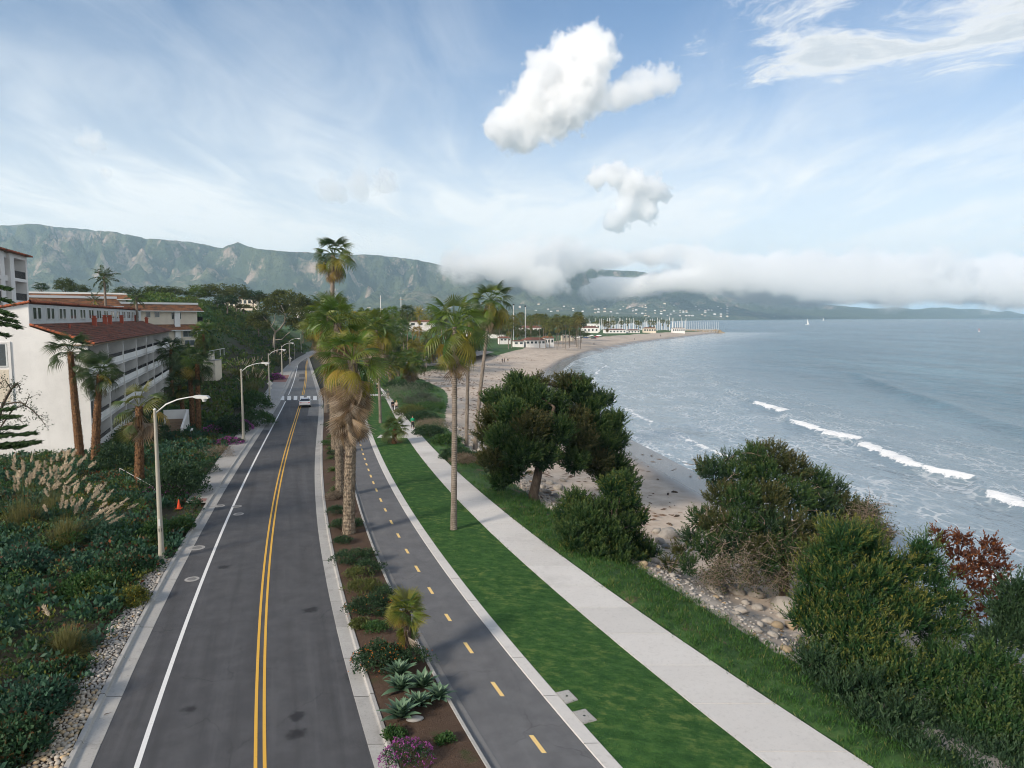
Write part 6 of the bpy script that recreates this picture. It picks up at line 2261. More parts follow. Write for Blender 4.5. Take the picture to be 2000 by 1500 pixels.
for i, (px, py, rx, rz, mt, ls, lab) in enumerate((
        (30, 1130, 2.0, 1.3, 'blue', 0.26, 'broad blue green shrub at the left edge above the fountain grass'), (60, 1400, 1.3, 0.9, 'blue', 0.2, 'blue green shrub below the fountain grass at the left edge'),
        (175, 1165, 1.4, 0.8, 'green', 0.18, 'bright green leafy shrub above the fountain grass'), (235, 1125, 1.5, 0.8, 'mixed', 0.18, 'reddish leaved shrub in the middle of the thicket'),
        (295, 1060, 1.2, 0.9, 'green', 0.18, 'green shrub just left of the nearest lamp post'), (20, 1480, 1.2, 0.8, 'mixed', 0.18, 'reddish dark shrub in the bottom left corner'),
        (255, 1180, 0.9, 0.6, 'yellow', 0.12, 'yellow green weedy shrub beside the cobbles'), (345, 1040, 1.0, 0.7, 'green', 0.16, 'green shrub between the nearest lamp and the kerb'),
        (110, 1330, 1.0, 0.6, 'mixed', 0.16, 'dark reddish shrub right below the fountain grass'), (200, 1060, 1.7, 1.0, 'blue', 0.24, 'large leaved blue green shrub under the pampas plumes'))):
    bush(lab, G(px, py, 0.0), (rx, rx, rz), mt, 90, 34, rx * 0.28, ls, ls * 0.6, 180 + i, zmin=-0.05, tipf=0.15, shell=0.6)
bush('tall weed beside the end of the pavement', G(381, 1000, 0.1), (0.5, 0.5, 0.9), 'mixed', 26, 20, 0.25, 0.16, 0.09, 195)


# grasses
def tussock(label, base, n, L, spread, seed, mat='reed', name='grass_tussock', w=0.022, droop=0.9, cat='grass', plumes=0, pl=0.55, ph=2.4, lean=(0.5, 0.0), parts=None):
    t = thing(name, base, label, cat)
    g = np.random.default_rng(seed)
    lv = Leaves()
    Q, vv = [], []
    az = g.uniform(0, 6.283, n)
    el = np.radians(g.uniform(28, 86, n))
    ln = L * g.uniform(0.6, 1.15, n)
    r0 = g.random(n) ** 0.5 * spread
    a0 = g.uniform(0, 6.283, n)
    p0 = np.stack([r0 * np.cos(a0), r0 * np.sin(a0), np.zeros(n)], 1)
    d = np.stack([np.cos(el) * np.cos(az), np.cos(el) * np.sin(az), np.sin(el)], 1)
    sd = np.stack([-np.sin(az), np.cos(az), np.zeros(n)], 1)
    prev = p0
    K = 4
    for k_ in range(K):
        s1 = (k_ + 1) / K
        nxt = p0 + d * (ln * s1)[:, None] + np.array([0, 0, -1.0]) * (ln * droop * 0.55 * s1 ** 2.2 * np.cos(el))[:, None]
        w0, w1 = w * (1 - 0.8 * k_ / K), w * (1 - 0.8 * s1)
        Q.append(np.stack([prev - sd * w0, nxt - sd * w1, nxt + sd * w1, prev + sd * w0], 1))
        vv.append(g.random(n) * 0.5 + 0.5 * s1)
        prev = nxt
    lv.quad(np.concatenate(Q), np.concatenate(vv), np.zeros(n * K))
    part('blades', lv.mesh('blades'), M[mat], t)
    stalks = []
    for i in range(plumes):
        a = g.uniform(0, 6.283)
        e = R(g.uniform(52, 86))
        b0 = np.array([math.cos(a) * spread * 0.5 * g.random(), math.sin(a) * spread * 0.5 * g.random(), 0])
        dd = np.array([math.cos(e) * math.cos(a) + lean[0] * g.uniform(0.1, 0.9), math.cos(e) * math.sin(a) + lean[1], math.sin(e)])
        dd /= np.linalg.norm(dd)
        hh = ph * g.uniform(0.75, 1.15)
        tip = b0 + dd * hh
        tip2 = tip + (dd + np.array([0.25 * dd[0], 0.25 * dd[1], -0.15])) * pl
        stalks.append(([b0, tip], [0.012, 0.008], 3))
        m = 60
        s = g.random(m)
        pl_ = Leaves()
        pp = tip[None] * (1 - s[:, None]) + tip2[None] * s[:, None] + g.normal(size=(m, 3)) * 0.025 * np.sin(np.pi * np.clip(s, 0.1, 0.95))[:, None]
        pl_.add(pp, (tip2 - tip)[None] + g.normal(size=(m, 3)) * 0.18, 0.20, 0.045)
        part('plume', pl_.mesh('plume'), M['plume'], t)
    if stalks:
        part('stalks', tubes_mesh('stalks', stalks), M['reed'], t)
    return t


tussock('big fountain grass tussock beside the cobbles', G(132, 1285, 0.0), 1500, 1.55, 0.35, 1, 'reed', w=0.012, plumes=1, ph=2.1, pl=0.5, lean=(-0.15, 0))
tussock('pampas grass with drooping cream plumes, right part of the stand', G(128, 1075, 0.0), 1100, 2.4, 0.6, 2, 'reed', 'pampas_grass', 0.016, plumes=44, ph=3.6, pl=0.55, lean=(0.9, 0.1))
tussock('pampas grass with upright cream plumes, left part of the stand', G(45, 1040, 0.0), 1100, 2.4, 0.8, 3, 'reed', 'pampas_grass', 0.018, plumes=56, ph=4.3, pl=0.6, lean=(0.15, 0.0))
tussock('pampas grass with tall plumes in front of the gable wall', G(105, 1015, 0.0), 700, 2.2, 0.6, 4, 'reed', 'pampas_grass', 0.018, plumes=30, ph=4.4, pl=0.55, lean=(0.35, 0.0))
for i, (px, py, lab) in enumerate(((492, 770, 'pampas grass with grey plumes above the third street lamp'), (540, 715, 'pampas grass with pale plumes by the fourth street lamp'), (470, 742, 'pale pampas grass high on the slope'), (500, 742, 'pale plumed pampas grass in the middle of the slope'))):
    tussock(lab, on(px, py), 500, 3.0, 1.0, 30 + i, 'reed', 'pampas_grass', 0.035, plumes=16, ph=4.2, pl=1.0, lean=(0.1, 0))


# dark conifer boughs reaching in from the left edge
def bough_tree(label, base, trunk, boughs, seed, mat='pine'):
    t = thing('cypress_tree', base, label, 'cypress')
    V, F = tube([a[:3] for a in trunk], [a[3] for a in trunk], 8)
    part('trunk', mesh_np('trunk', V, F, True), M['bark_pine'], t)
    g = np.random.default_rng(seed)
    for (s, e, wd) in boughs:
        s, e = np.array(s), np.array(e)
        L = np.linalg.norm(e - s)
        n = int(L * 60)
        u = g.random(n)
        sd = np.cross((e - s) / L, [0, 0, 1])
        pos = s + (e - s) * u[:, None] + sd * (g.uniform(-1, 1, n) * wd * (1 - 0.7 * u))[:, None] + g.normal(size=(n, 3)) * 0.05
        dr = unit((e - s)[None] / L + sd * g.uniform(-0.9, 0.9, (n, 1)) + np.array([0, 0, 0.15]))
        o = part('bough', tuft_leaves(pos, dr, 10, 0.26, 0.045, seed, None, 0.35, 0.15).mesh('bough'), M[mat], t)
        part('limb', tubes_mesh('limb', [([s, (s + e) / 2, e], [0.07, 0.045, 0.012], 5)]), M['bark_pine'], o)
    return t


gb = A(-70, 900, 40)
gb.z = 0.0
bo = []
for (px, py, w_) in ((14, 590, 0.5), (20, 615, 0.5), (10, 565, 0.4), (34, 640, 0.45), (8, 655, 0.4), (24, 628, 0.35)):
    e = A(px, py, 41)
    s = A(-75, py - 25, 41.5)
    bo.append((s - gb, e - gb, w_))
for (px, py, w_) in ((40, 835, 0.6), (62, 848, 0.55), (30, 815, 0.6), (70, 865, 0.5), (45, 872, 0.55), (20, 800, 0.6), (15, 850, 0.7)):
    e = A(px, py, 43)
    s = A(-80, py + 10, 42.5)
    bo.append((s - gb, e - gb, w_))
bough_tree('dark cypress with flat boughs reaching in at the left edge', gb, [(0, 0, -0.4, 0.5), (0, 0, 6, 0.4), (0.2, 0, 12, 0.25), (0.2, 0, 18, 0.1)], bo, 5)


def bare_tree(label, base, lines, seed):
    t = thing('bare_tree', base, label, 'tree')
    g = np.random.default_rng(seed)
    L, lv = [], Leaves()
    for pts, r in lines:
        P = [np.array(A(a, b, Y) - base) for a, b, Y in pts]
        L.append((P, list(np.linspace(r, r * 0.3, len(P))), 5))
        for k_ in range(1, len(P)):
            for _ in range(7):
                q = P[k_ - 1] + (P[k_] - P[k_ - 1]) * g.random()
                e = q + g.normal(size=3) * np.array([0.25, 0.25, 0.22])
                L.append(([q, (q + e) / 2 + g.normal(size=3) * 0.04, e], [0.014, 0.01, 0.004], 3))
                n = 9
                lv.add(np.repeat(e[None], n, 0) + g.normal(size=(n, 3)) * 0.10, g.normal(size=(n, 3)), 0.12, 0.06)
    part('branches', tubes_mesh('branches', L), M['bark_pine'], t)
    part('leaves', lv.mesh('leaves'), M['dark'], t)
    return t


gb = A(-25, 980, 46)
gb.z = 0.0
bare_tree('half bare twisted tree in front of the gable wall', gb, [([(-25, 960, 46), (-10, 850, 46), (5, 790, 46), (22, 760, 46), (34, 748, 46), (40, 760, 46)], 0.12), ([(5, 790, 46), (40, 785, 46), (62, 800, 46), (75, 812, 46), (88, 830, 46)], 0.06),
                                                                       ([(-10, 850, 46), (25, 800, 46), (50, 790, 46), (58, 770, 46)], 0.06), ([(0, 810, 46), (30, 812, 46), (48, 830, 46)], 0.05), ([(22, 760, 46), (10, 742, 46), (-5, 750, 46)], 0.05)], 3)

# ------------------------------------------------------------------ trees along the crest and beyond the buildings
for i, (lab, px, yt, yb, Y, wpx, mt, wh) in enumerate((
        ('bright green tree at the left end of the hill crest', 384, 557, 606, 262, 40, 'bright', 1),
        ('tall mixed green tree on the hill crest', 424, 554, 608, 268, 62, 'olive', 2),
        ('dark rounded tree standing on the crest edge', 444, 578, 610, 262, 46, 'dark', 0),
        ('olive tree behind the crest, right of the tall one', 462, 556, 606, 285, 46, 'eucalypt', 1),
        ('dark domed tree on the crest by the hilltop house', 494, 568, 604, 300, 44, 'dark', 0),
        ('brownish tree right of the hilltop house', 520, 574, 608, 300, 46, 'pine_brown', 1),
        ('low yellow green tree in front of the hilltop house', 476, 594, 610, 270, 34, 'yellow', 0),
        ('conical green tree beside the white houses', 612, 586, 618, 420, 18, 'green', 3),
        ('yellow topped tree behind the eucalyptus', 578, 576, 640, 300, 52, 'eucalypt', 2),
        ('dark tree mass right of the eucalyptus trunk', 592, 622, 668, 268, 50, 'dark', 1),
        ('dark tree below the eucalyptus crown, left side', 505, 612, 660, 250, 44, 'olive', 1),
        ('wide dark tree row behind the lodge, left half', 306, 560, 592, 250, 56, 'far_tree', 0),
        ('wide dark tree row behind the lodge, right half', 340, 560, 592, 255, 44, 'far_tree', 1),
        ('dark pine behind the lodges, left of the feather palms', 128, 545, 585, 230, 34, 'far_tree', 0),
        ('second dark pine behind the lodges', 155, 556, 585, 230, 40, 'far_tree', 1),
        ('dark cypress pair beside the tall balcony block', 82, 552, 582, 210, 24, 'dark', 3),
        ('low dark tree between the feather palms', 240, 560, 590, 235, 34, 'far_tree', 2))):
    p = A(px, yb, Y)
    sc = Y / FPX
    mid_tree(lab, (p.x, Y, p.z), wpx * sc * 1.15, (yb - yt) * sc, mt, wh)


def eucalyptus():
    Y = 248
    b0 = A(534, 692, Y)
    t = thing('eucalyptus_tree', b0, 'eucalyptus with pale forked trunk beside the road', 'tree')
    L = []
    for pts, r in (([(534, 694), (535, 672), (536, 655), (538, 648)], 0.52), ([(538, 648), (530, 638), (521, 626), (510, 614)], 0.30), ([(538, 648), (549, 640), (556, 629), (557, 614), (549, 596)], 0.38), ([(557, 625), (566, 612), (575, 604)], 0.2),
                   ([(536, 664), (550, 663), (558, 655), (567, 648)], 0.2), ([(530, 638), (537, 625), (536, 610)], 0.16), ([(556, 614), (545, 604), (538, 595)], 0.16)):
        P = [np.array(A(a, c, Y) - b0) for a, c in pts]
        L.append((P, list(np.linspace(r, r * 0.55, len(P))), 7))
    part('trunk', tubes_mesh('trunk', L), M['bark_pale'], t)
    lv = Leaves()
    for i, (px, py, r) in enumerate(((520, 612, 22), (505, 622, 18), (545, 598, 24), (570, 590, 24), (590, 600, 20), (560, 612, 22), (582, 618, 22), (530, 596, 18), (600, 625, 16), (512, 640, 14), (575, 636, 16), (548, 580, 16), (590, 640, 14), (604, 606, 12))):
        p = A(px, py, Y + (i % 3 - 1) * 4) - b0
        rr = r / FPX * Y
        shrub_leaves((rr, rr, rr * 0.7), 46, 14, rr * 0.35, 0.75, 0.36, 400 + i, -0.4, 0.45, 0.12, tuple(p), lv)
    part('foliage', lv.mesh('foliage'), M['eucalypt'], t)


eucalyptus()
for i in range(22):
    p = A(690 + i * 11.5 + random.uniform(-4, 4), 650, random.uniform(230, 360))
    mid_tree('leafy tree in the belt of palms behind the lawn', (p.x, p.y, -1.0), random.uniform(7, 12), random.uniform(5, 9), random.choice(('far_tree', 'olive', 'green', 'eucalypt', 'dark')), i, 'leafy trees in the palm belt')
for i in range(16):
    px = 955 + i * 12
    p = A(px, 668 - (i % 3) * 3, random.uniform(420, 520))
    mid_tree('leafy tree among the far beach palms', (p.x, p.y, -1.0), random.uniform(9, 15), random.uniform(7, 11), random.choice(('far_tree', 'olive', 'dark', 'eucalypt')), i, 'leafy trees among the far beach palms')
mid_tree('large brownish tree at the right end of the far palms', tuple(A(1124, 655, 520)[:2]) + (-1.0,), 17, 17, 'pine_brown', 2)

# ------------------------------------------------------------------ median planting
def mp(px, py):
    return G(px, py, 0.12)


bush('clipped dark hedge shrub in the median, nearest the big palms', mp(690, 1098), (1.35, 1.05, 0.55), 'dark', 90, 40, 0.26, 0.10, 0.05, 81, tipf=0.1, zmin=0.0)
bush('low dark shrub right of the clipped median shrub', mp(722, 1118), (0.95, 0.85, 0.5), 'dark', 50, 34, 0.22, 0.10, 0.05, 82, zmin=0.0)
bush('yellowish strappy shrub in the median', mp(716, 1158), (1.0, 0.75, 0.5), 'olive', 50, 30, 0.22, 0.26, 0.03, 83, tipf=0.3, zmin=0.0, up=0.9)
bush('clipped hedge with orange flecks in the median', mp(724, 1198), (1.3, 0.8, 0.62), 'dark', 110, 44, 0.24, 0.09, 0.05, 84, zmin=0.0, flowers=('orange', 40, 0.05))
bush('lantana bush dotted with orange flowers in the median', mp(742, 1300), (1.15, 1.1, 0.62), 'dark', 120, 40, 0.28, 0.10, 0.06, 85, zmin=0.0, flowers=('orange', 90, 0.05))
bush('dark low shrub right behind the small median palm', mp(800, 1296), (0.95, 0.8, 0.55), 'dark', 60, 36, 0.25, 0.09, 0.05, 86, zmin=0.0, flowers=('orange', 14, 0.05))
bush('mound of pink flowers at the bottom of the median', mp(794, 1490), (0.78, 0.75, 0.5), 'mixed', 70, 34, 0.2, 0.07, 0.03, 87, zmin=0.0, flowers=('magenta', 330, 0.055))
bush('low yellow green plant beside the agaves', mp(836, 1372), (0.24, 0.2, 0.15), 'yellow', 20, 24, 0.1, 0.07, 0.03, 88, zmin=0.0)
for i, (px, py, r, lab) in enumerate(((655, 1005, 0.55, 'dark clipped shrub left of the nearest big palm trunk'), (664, 1034, 0.6, 'dark clipped shrub in front of the nearest big palm'), (692, 1028, 0.45, 'dark clipped shrub right of the nearest big palm trunk'),
                                   (650, 975, 0.5, 'dry brown tufted shrub beside the second palm'), (640, 800, 0.9, 'dark shrub at the far end of the median'), (646, 836, 0.9, 'dark spiky shrub in the far median'))):
    bush(lab, mp(px, py), (r * 1.3, r * 1.3, r * 0.85), 'dry' if 'dry' in lab else 'dark', 44, 34, r * 0.45, 0.10, 0.05, 90 + i, zmin=0.0)


for i, (px, py, r, mt, lab) in enumerate(((672, 1062, 0.6, 'dark', 'small dark shrub just below the nearest big palm'), (700, 1128, 0.7, 'olive', 'olive low shrub left in the median below the clipped one'), (748, 1168, 0.7, 'dark', 'dark shrub by the cycle path kerb above the small palm'), (735, 1235, 0.6, 'green', 'low green mat above the lantana'),
                                   (702, 1225, 0.45, 'olive', 'small olive tuft at the road kerb'), (770, 1440, 0.35, 'green', 'small green weed left of the pink flowers'), (870, 1450, 0.28, 'green', 'small green weed on the bare soil at the bottom'), (640, 870, 0.8, 'green', 'green low shrub at the kerb far up the median'), (652, 890, 0.7, 'dark', 'dark low shrub between the aloes'))):
    bush(lab, mp(px, py), (r, r * 0.9, r * 0.55), mt, 40, 30, r * 0.4, 0.10, 0.05, 210 + i, zmin=0.0)


def rosette(label, base, n, L, w, seed, mat='agave', name='agave', up=(12, 78), cat='agave'):
    t = thing(name, base, label, cat)
    g = random.Random(seed)
    for i in range(n):
        u = (i + 0.5) / n
        el = R(up[1] - (up[1] - up[0]) * u + g.uniform(-5, 5))
        az = i * 2.39996 + g.uniform(-0.15, 0.15)
        l = L * (0.6 + 0.45 * u) * g.uniform(0.9, 1.1)
        o = part('leaf', AGAVE_LEAF[g.randrange(3)] if mat == 'agave' else ALOE_LEAF, None, t, (0.03 * math.cos(az), 0.03 * math.sin(az), 0.10 + 0.05 * (1 - u)), (g.uniform(-.2, .2), -el, az), (l, w * l / L, l))
    return t


def leaf_blade(seed, droop, mat):
    g = np.random.default_rng(seed)
    s = np.linspace(0, 1, 7)
    wd = np.array([0.10, 0.125, 0.145, 0.150, 0.120, 0.070, 0.004])
    V, F = [], []
    for i, t_ in enumerate(s):
        z = -droop * t_ ** 2.2
        V += [(t_, -wd[i], z + wd[i] * 0.45), (t_, 0, z), (t_, wd[i], z + wd[i] * 0.45)]
    for i in range(6):
        a = i * 3
        F += [(a, a + 1, a + 4, a + 3), (a + 1, a + 2, a + 5, a + 4)]
    me = mesh_np('leaf_blade', V, np.array(F), True)
    face_attr(me, 'v', np.repeat(np.linspace(0.1, 0.9, 6), 2))
    face_attr(me, 'tip', np.zeros(12))
    me.materials.append(M[mat])
    return me


AGAVE_LEAF = [leaf_blade(i, 0.10 + 0.10 * i, 'agave') for i in range(3)]
ALOE_LEAF = leaf_blade(9, 0.15, 'aloe')
for i, (px, py, L, lab) in enumerate(((783, 1408, 0.74, 'agave rosette at the front of the group, in full view'), (783, 1352, 0.66, 'agave rosette in the middle left of the group'), (779, 1325, 0.70, 'agave rosette at the back of the group with upright leaves'),
                                   (826, 1348, 0.72, 'agave rosette at the back right below the small palm'), (816, 1385, 0.60, 'agave rosette between the front and right ones'), (856, 1370, 0.60, 'agave rosette leaning over the gutter with withered leaves'))):
    rosette(lab, mp(px, py), 34, L * 1.2, L * 1.25, 60 + i, up=(24, 87))
for i, (px, py, L, lab) in enumerate(((650, 922, 0.75, 'bright aloe clump left of the grey palm trunk'), (646, 898, 0.65, 'bright aloe clump farther up the median'), (656, 962, 0.8, 'bright aloe clump beside the two thick trunks'), (660, 940, 0.7, 'pale aloe clump between the trunks'),
                                   (645, 880, 0.7, 'far aloe clump at the kerb'), (648, 856, 0.9, 'dark strappy clump below the grey palm'))):
    rosette(lab, mp(px, py), 34, L, L * 0.35, 70 + i, 'aloe', 'aloe', (5, 80), 'aloe')

# ------------------------------------------------------------------ bank and dune planting
for i, (px, py, rx, rz, mt, lab) in enumerate(((795, 785, 4.6, 2.4, 'grey', 'large grey green bush beside the walkers'), (826, 792, 3.2, 1.6, 'grey', 'lower grey green bush at the edge of the sand'), (800, 812, 2.6, 1.1, 'olive', 'dark low bush behind the walking couple'),
                                           (822, 822, 2.4, 1.0, 'dark', 'dark bush between couple and green shirted walker'), (840, 800, 3.0, 0.8, 'green', 'green mound of dune plants by the sand'), (845, 838, 2.6, 1.0, 'dry', 'dry straw coloured bush beside the path'), (838, 850, 2.0, 0.8, 'dark', 'dark bush in front of the straw coloured one'),
                                           (872, 868, 1.8, 0.9, 'green', 'green weedy bush on the bank behind the lawn palm'), (890, 896, 1.6, 0.9, 'dark', 'dark bush left of the bank palms'), (905, 905, 1.4, 0.7, 'dry', 'dry grass clump below the bank palms'), (935, 905, 1.6, 0.9, 'dark', 'small dark shrub at the foot of the leaning palm'),
                                           (775, 758, 2.8, 1.2, 'dark', 'dark bush under the date palm'), (820, 762, 3.0, 1.2, 'dark', 'dark bush under the skirted palm'), (850, 728, 4.0, 1.4, 'green', 'green bushes bordering the beach car park'), (885, 720, 3.5, 1.0, 'green', 'low green bush at the head of the beach'))):
    bush(lab, on(px, py), (rx, rx * 0.9, rz), mt, 110, 34, rx * 0.22, 0.20, 0.09 if mt != 'dry' else 0.03, 120 + i, zmin=-0.05, tipf=0.08)
x, y = scatter(14000, -45, 22, 20, 180, lambda x, y: (x > E_footR(y) + 0.25) & (x < E_footR(y) + 5.2 + 9 * sstep(y, 95, 170)) & (fbm(x / 2.6, y / 2.6, 3, 33) < 0.32), 17)
z = height(x, y)
cover('bank_grass', 'rough green grass on the bank beside the footpath', np.stack([x, y, z], 1), 'lawn_blade', 16, 0.26, 0.26, 0.035, 41, 0.25, 1.3)
x, y = scatter(16000, -14, 16, 20, 62, lambda x, y: (x > E_footR(y) - 0.02) & (x < E_footR(y) + 5.8), 29)
cover('bank_tufts', 'longer grass tufts on the near bank', np.stack([x, y, height(x, y)], 1), 'lawn_blade', 9, 0.16, 0.20, 0.028, 51, 0.3, 1.4)
x, y = scatter(60000, -20, 14, 20, 75, lambda x, y: (x > E_bikeR(y) + 0.56) & (x < E_footL(y) + 0.05), 19)
cover('lawn_blades', 'short mown grass blades of the lawn', np.stack([x, y, np.full_like(x, 0.045)], 1), 'lawn_blade', 3, 0.05, 0.055, 0.012, 43, 0.2, 1.4)
x, y = scatter(2600, 8, 34, 18, 36, lambda x, y: (x > E_footR(y) + 1.6 + 0.12 * (y - 18)) & (x < E_footR(y) + 9) & (x > 0.42 * y), 23)
cover('bank_scrub', 'dark low scrub on the bank at the bottom right', np.stack([x, y, height(x, y) + 0.15], 1), 'dark', 22, 0.32, 0.2, 0.05, 47, 0.15, 0.8)


# ------------------------------------------------------------------ stones
def stone_mesh(seed, sub=2, rough=0.22, flat=0.62):
    bm = bmesh.new()
    bmesh.ops.create_icosphere(bm, subdivisions=sub, radius=1.0)
    g = np.random.default_rng(seed)
    ax = g.uniform(0.75, 1.2, 3)
    for v in bm.verts:
        n = pnoise(np.array([v.co.x * 1.3 + seed]), np.array([v.co.y * 1.3 + v.co.z * 0.9]), seed)[0]
        v.co = v.co * (1 + rough * n * 1.6)
        v.co = Vector((v.co.x * ax[0], v.co.y * ax[1], v.co.z * flat))
    me = bpy.data.meshes.new('stone')
    bm.to_mesh(me)
    bm.free()
    for p in me.polygons:
        p.use_smooth = True
    return me


def mat_stone(c0, c1, c2):
    def f(k):
        p = k.coord('Object')
        r = k.obrand()
        n = k.noise(p, 1.6, 5.0, 0.65)
        c = k.mix(r, c0, c1)
        c = k.mix(k.ramp(k.math('FRACT', k.math('MULTIPLY', r, 7.3)), 0.72, 0.78), c, c2)
        c = k.mix(k.ramp(n, 0.4, 0.75, 0.0, 0.55), c, tuple(0.55 * a for a in c0))
        return bsdf(k, c, 0.85, k.bump(n, 0.5, 0.05), spec=0.25)
    return f


def mat_pebble(k):
    v = k.attr('v')
    c = k.mix(v, (0.20, 0.195, 0.185), (0.46, 0.43, 0.39))
    c = k.mix(k.ramp(k.math('FRACT', k.math('MULTIPLY', v, 9.7)), 0.93, 0.96), c, (0.38, 0.27, 0.16))
    return bsdf(k, c, 0.85, spec=0.25)


M['cobble'] = material('river_cobble', mat_stone((0.33, 0.285, 0.225), (0.50, 0.45, 0.38), (0.48, 0.36, 0.22)))
M['boulder'] = material('beach_boulder', mat_stone((0.22, 0.205, 0.185), (0.36, 0.335, 0.30), (0.32, 0.25, 0.16)))
M['pebble'] = material('beach_pebble', mat_pebble)
COB = [stone_mesh(i) for i in range(5)]
for m in COB:
    m.materials.append(M['cobble'])
BOU = [stone_mesh(20 + i, 2, 0.42, 0.6) for i in range(5)]
for m in BOU:
    m.materials.append(M['boulder'])


def stones_joined(name, pts, sizes, seed, mat, label, parent=None):
    g = np.random.default_rng(seed)
    base = stone_mesh(77, 1, 0.25, 0.62)
    bv = np.array([tuple(v.co) for v in base.vertices])
    bf = np.array([tuple(p.vertices) for p in base.polygons])
    n = len(pts)
    a = g.uniform(0, 6.28, n)
    ca, sa = np.cos(a), np.sin(a)
    S = sizes[:, None] * g.uniform(0.7, 1.3, (n, 3))
    V = bv[None] * S[:, None, :]
    X = V[:, :, 0] * ca[:, None] - V[:, :, 1] * sa[:, None]
    Y = V[:, :, 0] * sa[:, None] + V[:, :, 1] * ca[:, None]
    V = np.stack([X, Y, V[:, :, 2]], 2) + np.asarray(pts)[:, None, :]
    F = bf[None] + (np.arange(n) * len(bv))[:, None, None]
    me = mesh_np(name, V.reshape(-1, 3), F.reshape(-1, 3), True)
    face_attr(me, 'v', np.repeat(g.random(n), len(bf)))
    o = link(name, me, M[mat], parent)
    o['kind'] = 'stuff'
    if label:
        o['label'] = label
    return o


def cobbles():
    root = tag(bpy.data.objects.new('cobble_strip', None), 'strip of rounded river cobbles beside the left kerb', None, None, 'structure')
    col.objects.link(root)
    bed = strip(18.0, 43.5, lambda y: E_curbL(y) - np.interp(y, [18, 40, 43.5], [1.55, 1.2, 0.5]), off(E_curbL, -0.02), 0.09, 0.5, 5)
    part('cobble_bed', bed, M['soil'], root)
    g = random.Random(3)
    pts = []
    tries = 0
    cell = {}
    while len(pts) < 1500 and tries < 90000:
        tries += 1
        y = g.uniform(18.5, 43.3)
        wid = float(np.interp(y, [18, 40, 43.5], [1.35, 1.0, 0.45])) * (1 + 0.12 * math.sin(y * 2.1))
        x = float(E_curbL(y)) - 0.05 - g.random() * wid
        r = g.uniform(0.055, 0.12)
        k_ = (int(x / 0.25), int(y / 0.25))
        ok = True
        for i in (-1, 0, 1):
            for j in (-1, 0, 1):
                for (a, b, rr) in cell.get((k_[0] + i, k_[1] + j), ()):
                    if (a - x) ** 2 + (b - y) ** 2 < (0.82 * (rr + r)) ** 2:
                        ok = False
        if ok:
            cell.setdefault(k_, []).append((x, y, r))
            pts.append((x, y, r))
    pts.sort(key=lambda p: abs(p[1] - 24.5) if p[1] > 22 else 40)
    for x, y, r in pts[:298]:
        o = part('cobble', COB[g.randrange(5)], None, root, (x, y, 0.10 + r * 0.35), (g.uniform(-.3, .3), g.uniform(-.3, .3), g.uniform(0, 6.28)), r)
    rest = pts[298:]
    stones_joined('cobbles_beyond', [(a, b, 0.10 + r * 0.35) for a, b, r in rest], np.array([r for _, _, r in rest]), 4, 'pebble', None, root)


cobbles()


def revetment():
    root = tag(bpy.data.objects.new('boulder_shore', None), 'boulders and pebbles between grass bank and sand', None, None, 'structure')
    col.objects.link(root)
    g = random.Random(8)
    # larger boulders seen in the photograph: pixel, width in pixels
    for px, py, w in ((1533, 1190, 58), (1476, 1165, 40), (1440, 1158, 34), (1446, 1196, 26), (1480, 1190, 26), (1404, 1153, 34), (1425, 1150, 30), (1545, 1225, 30), (1525, 1205, 22), (1456, 1180, 22), (1438, 1200, 18), (1555, 1245, 22), (1500, 1216, 24), (1518, 1225, 26), (1485, 1222, 18),
                      (1285, 1080, 22), (1295, 1095, 18), (1280, 1100, 24), (1300, 1070, 20), (1290, 1062, 26), (1305, 1048, 40), (1282, 1040, 22), (1090, 955, 24), (1075, 945, 18), (1105, 965, 18), (1060, 940, 14), (1085, 972, 20), (1120, 975, 16), (1035, 925, 16), (1100, 940, 14), (1020, 930, 12), (1050, 960, 12), (1070, 965, 14)):
        p = GT(px, py)
        r = w / 2 / FPX * p.y
        part('boulder', BOU[g.randrange(5)], None, root, (p.x, p.y, p.z + r * 0.25), (g.uniform(-.3, .3), g.uniform(-.3, .3), g.uniform(0, 6.28)), (r * 1.05, r * 0.9, r))
    for i in range(110):
        y = g.uniform(30, 105)
        x = float(E_footR(y)) + g.uniform(5.6, 10.5)
        r = g.choice((0.18, 0.22, 0.3, 0.45)) * g.uniform(0.7, 1.2)
        part('boulder', BOU[g.randrange(5)], None, root, (x, y, H(x, y) + r * 0.2), (g.uniform(-.3, .3), g.uniform(-.3, .3), g.uniform(0, 6.28)), (r * 1.1, r * 0.9, r))
    n = 2800
    q = np.random.default_rng(5)
    y = q.uniform(28, 110, n)
    x = E_footR(y) + 5.4 + np.abs(q.normal(0, 3.2, n))
    stones_joined('pebbles', np.stack([x, y, height(x, y) + 0.02], 1), q.uniform(0.05, 0.15, n), 6, 'pebble', None, root)


revetment()


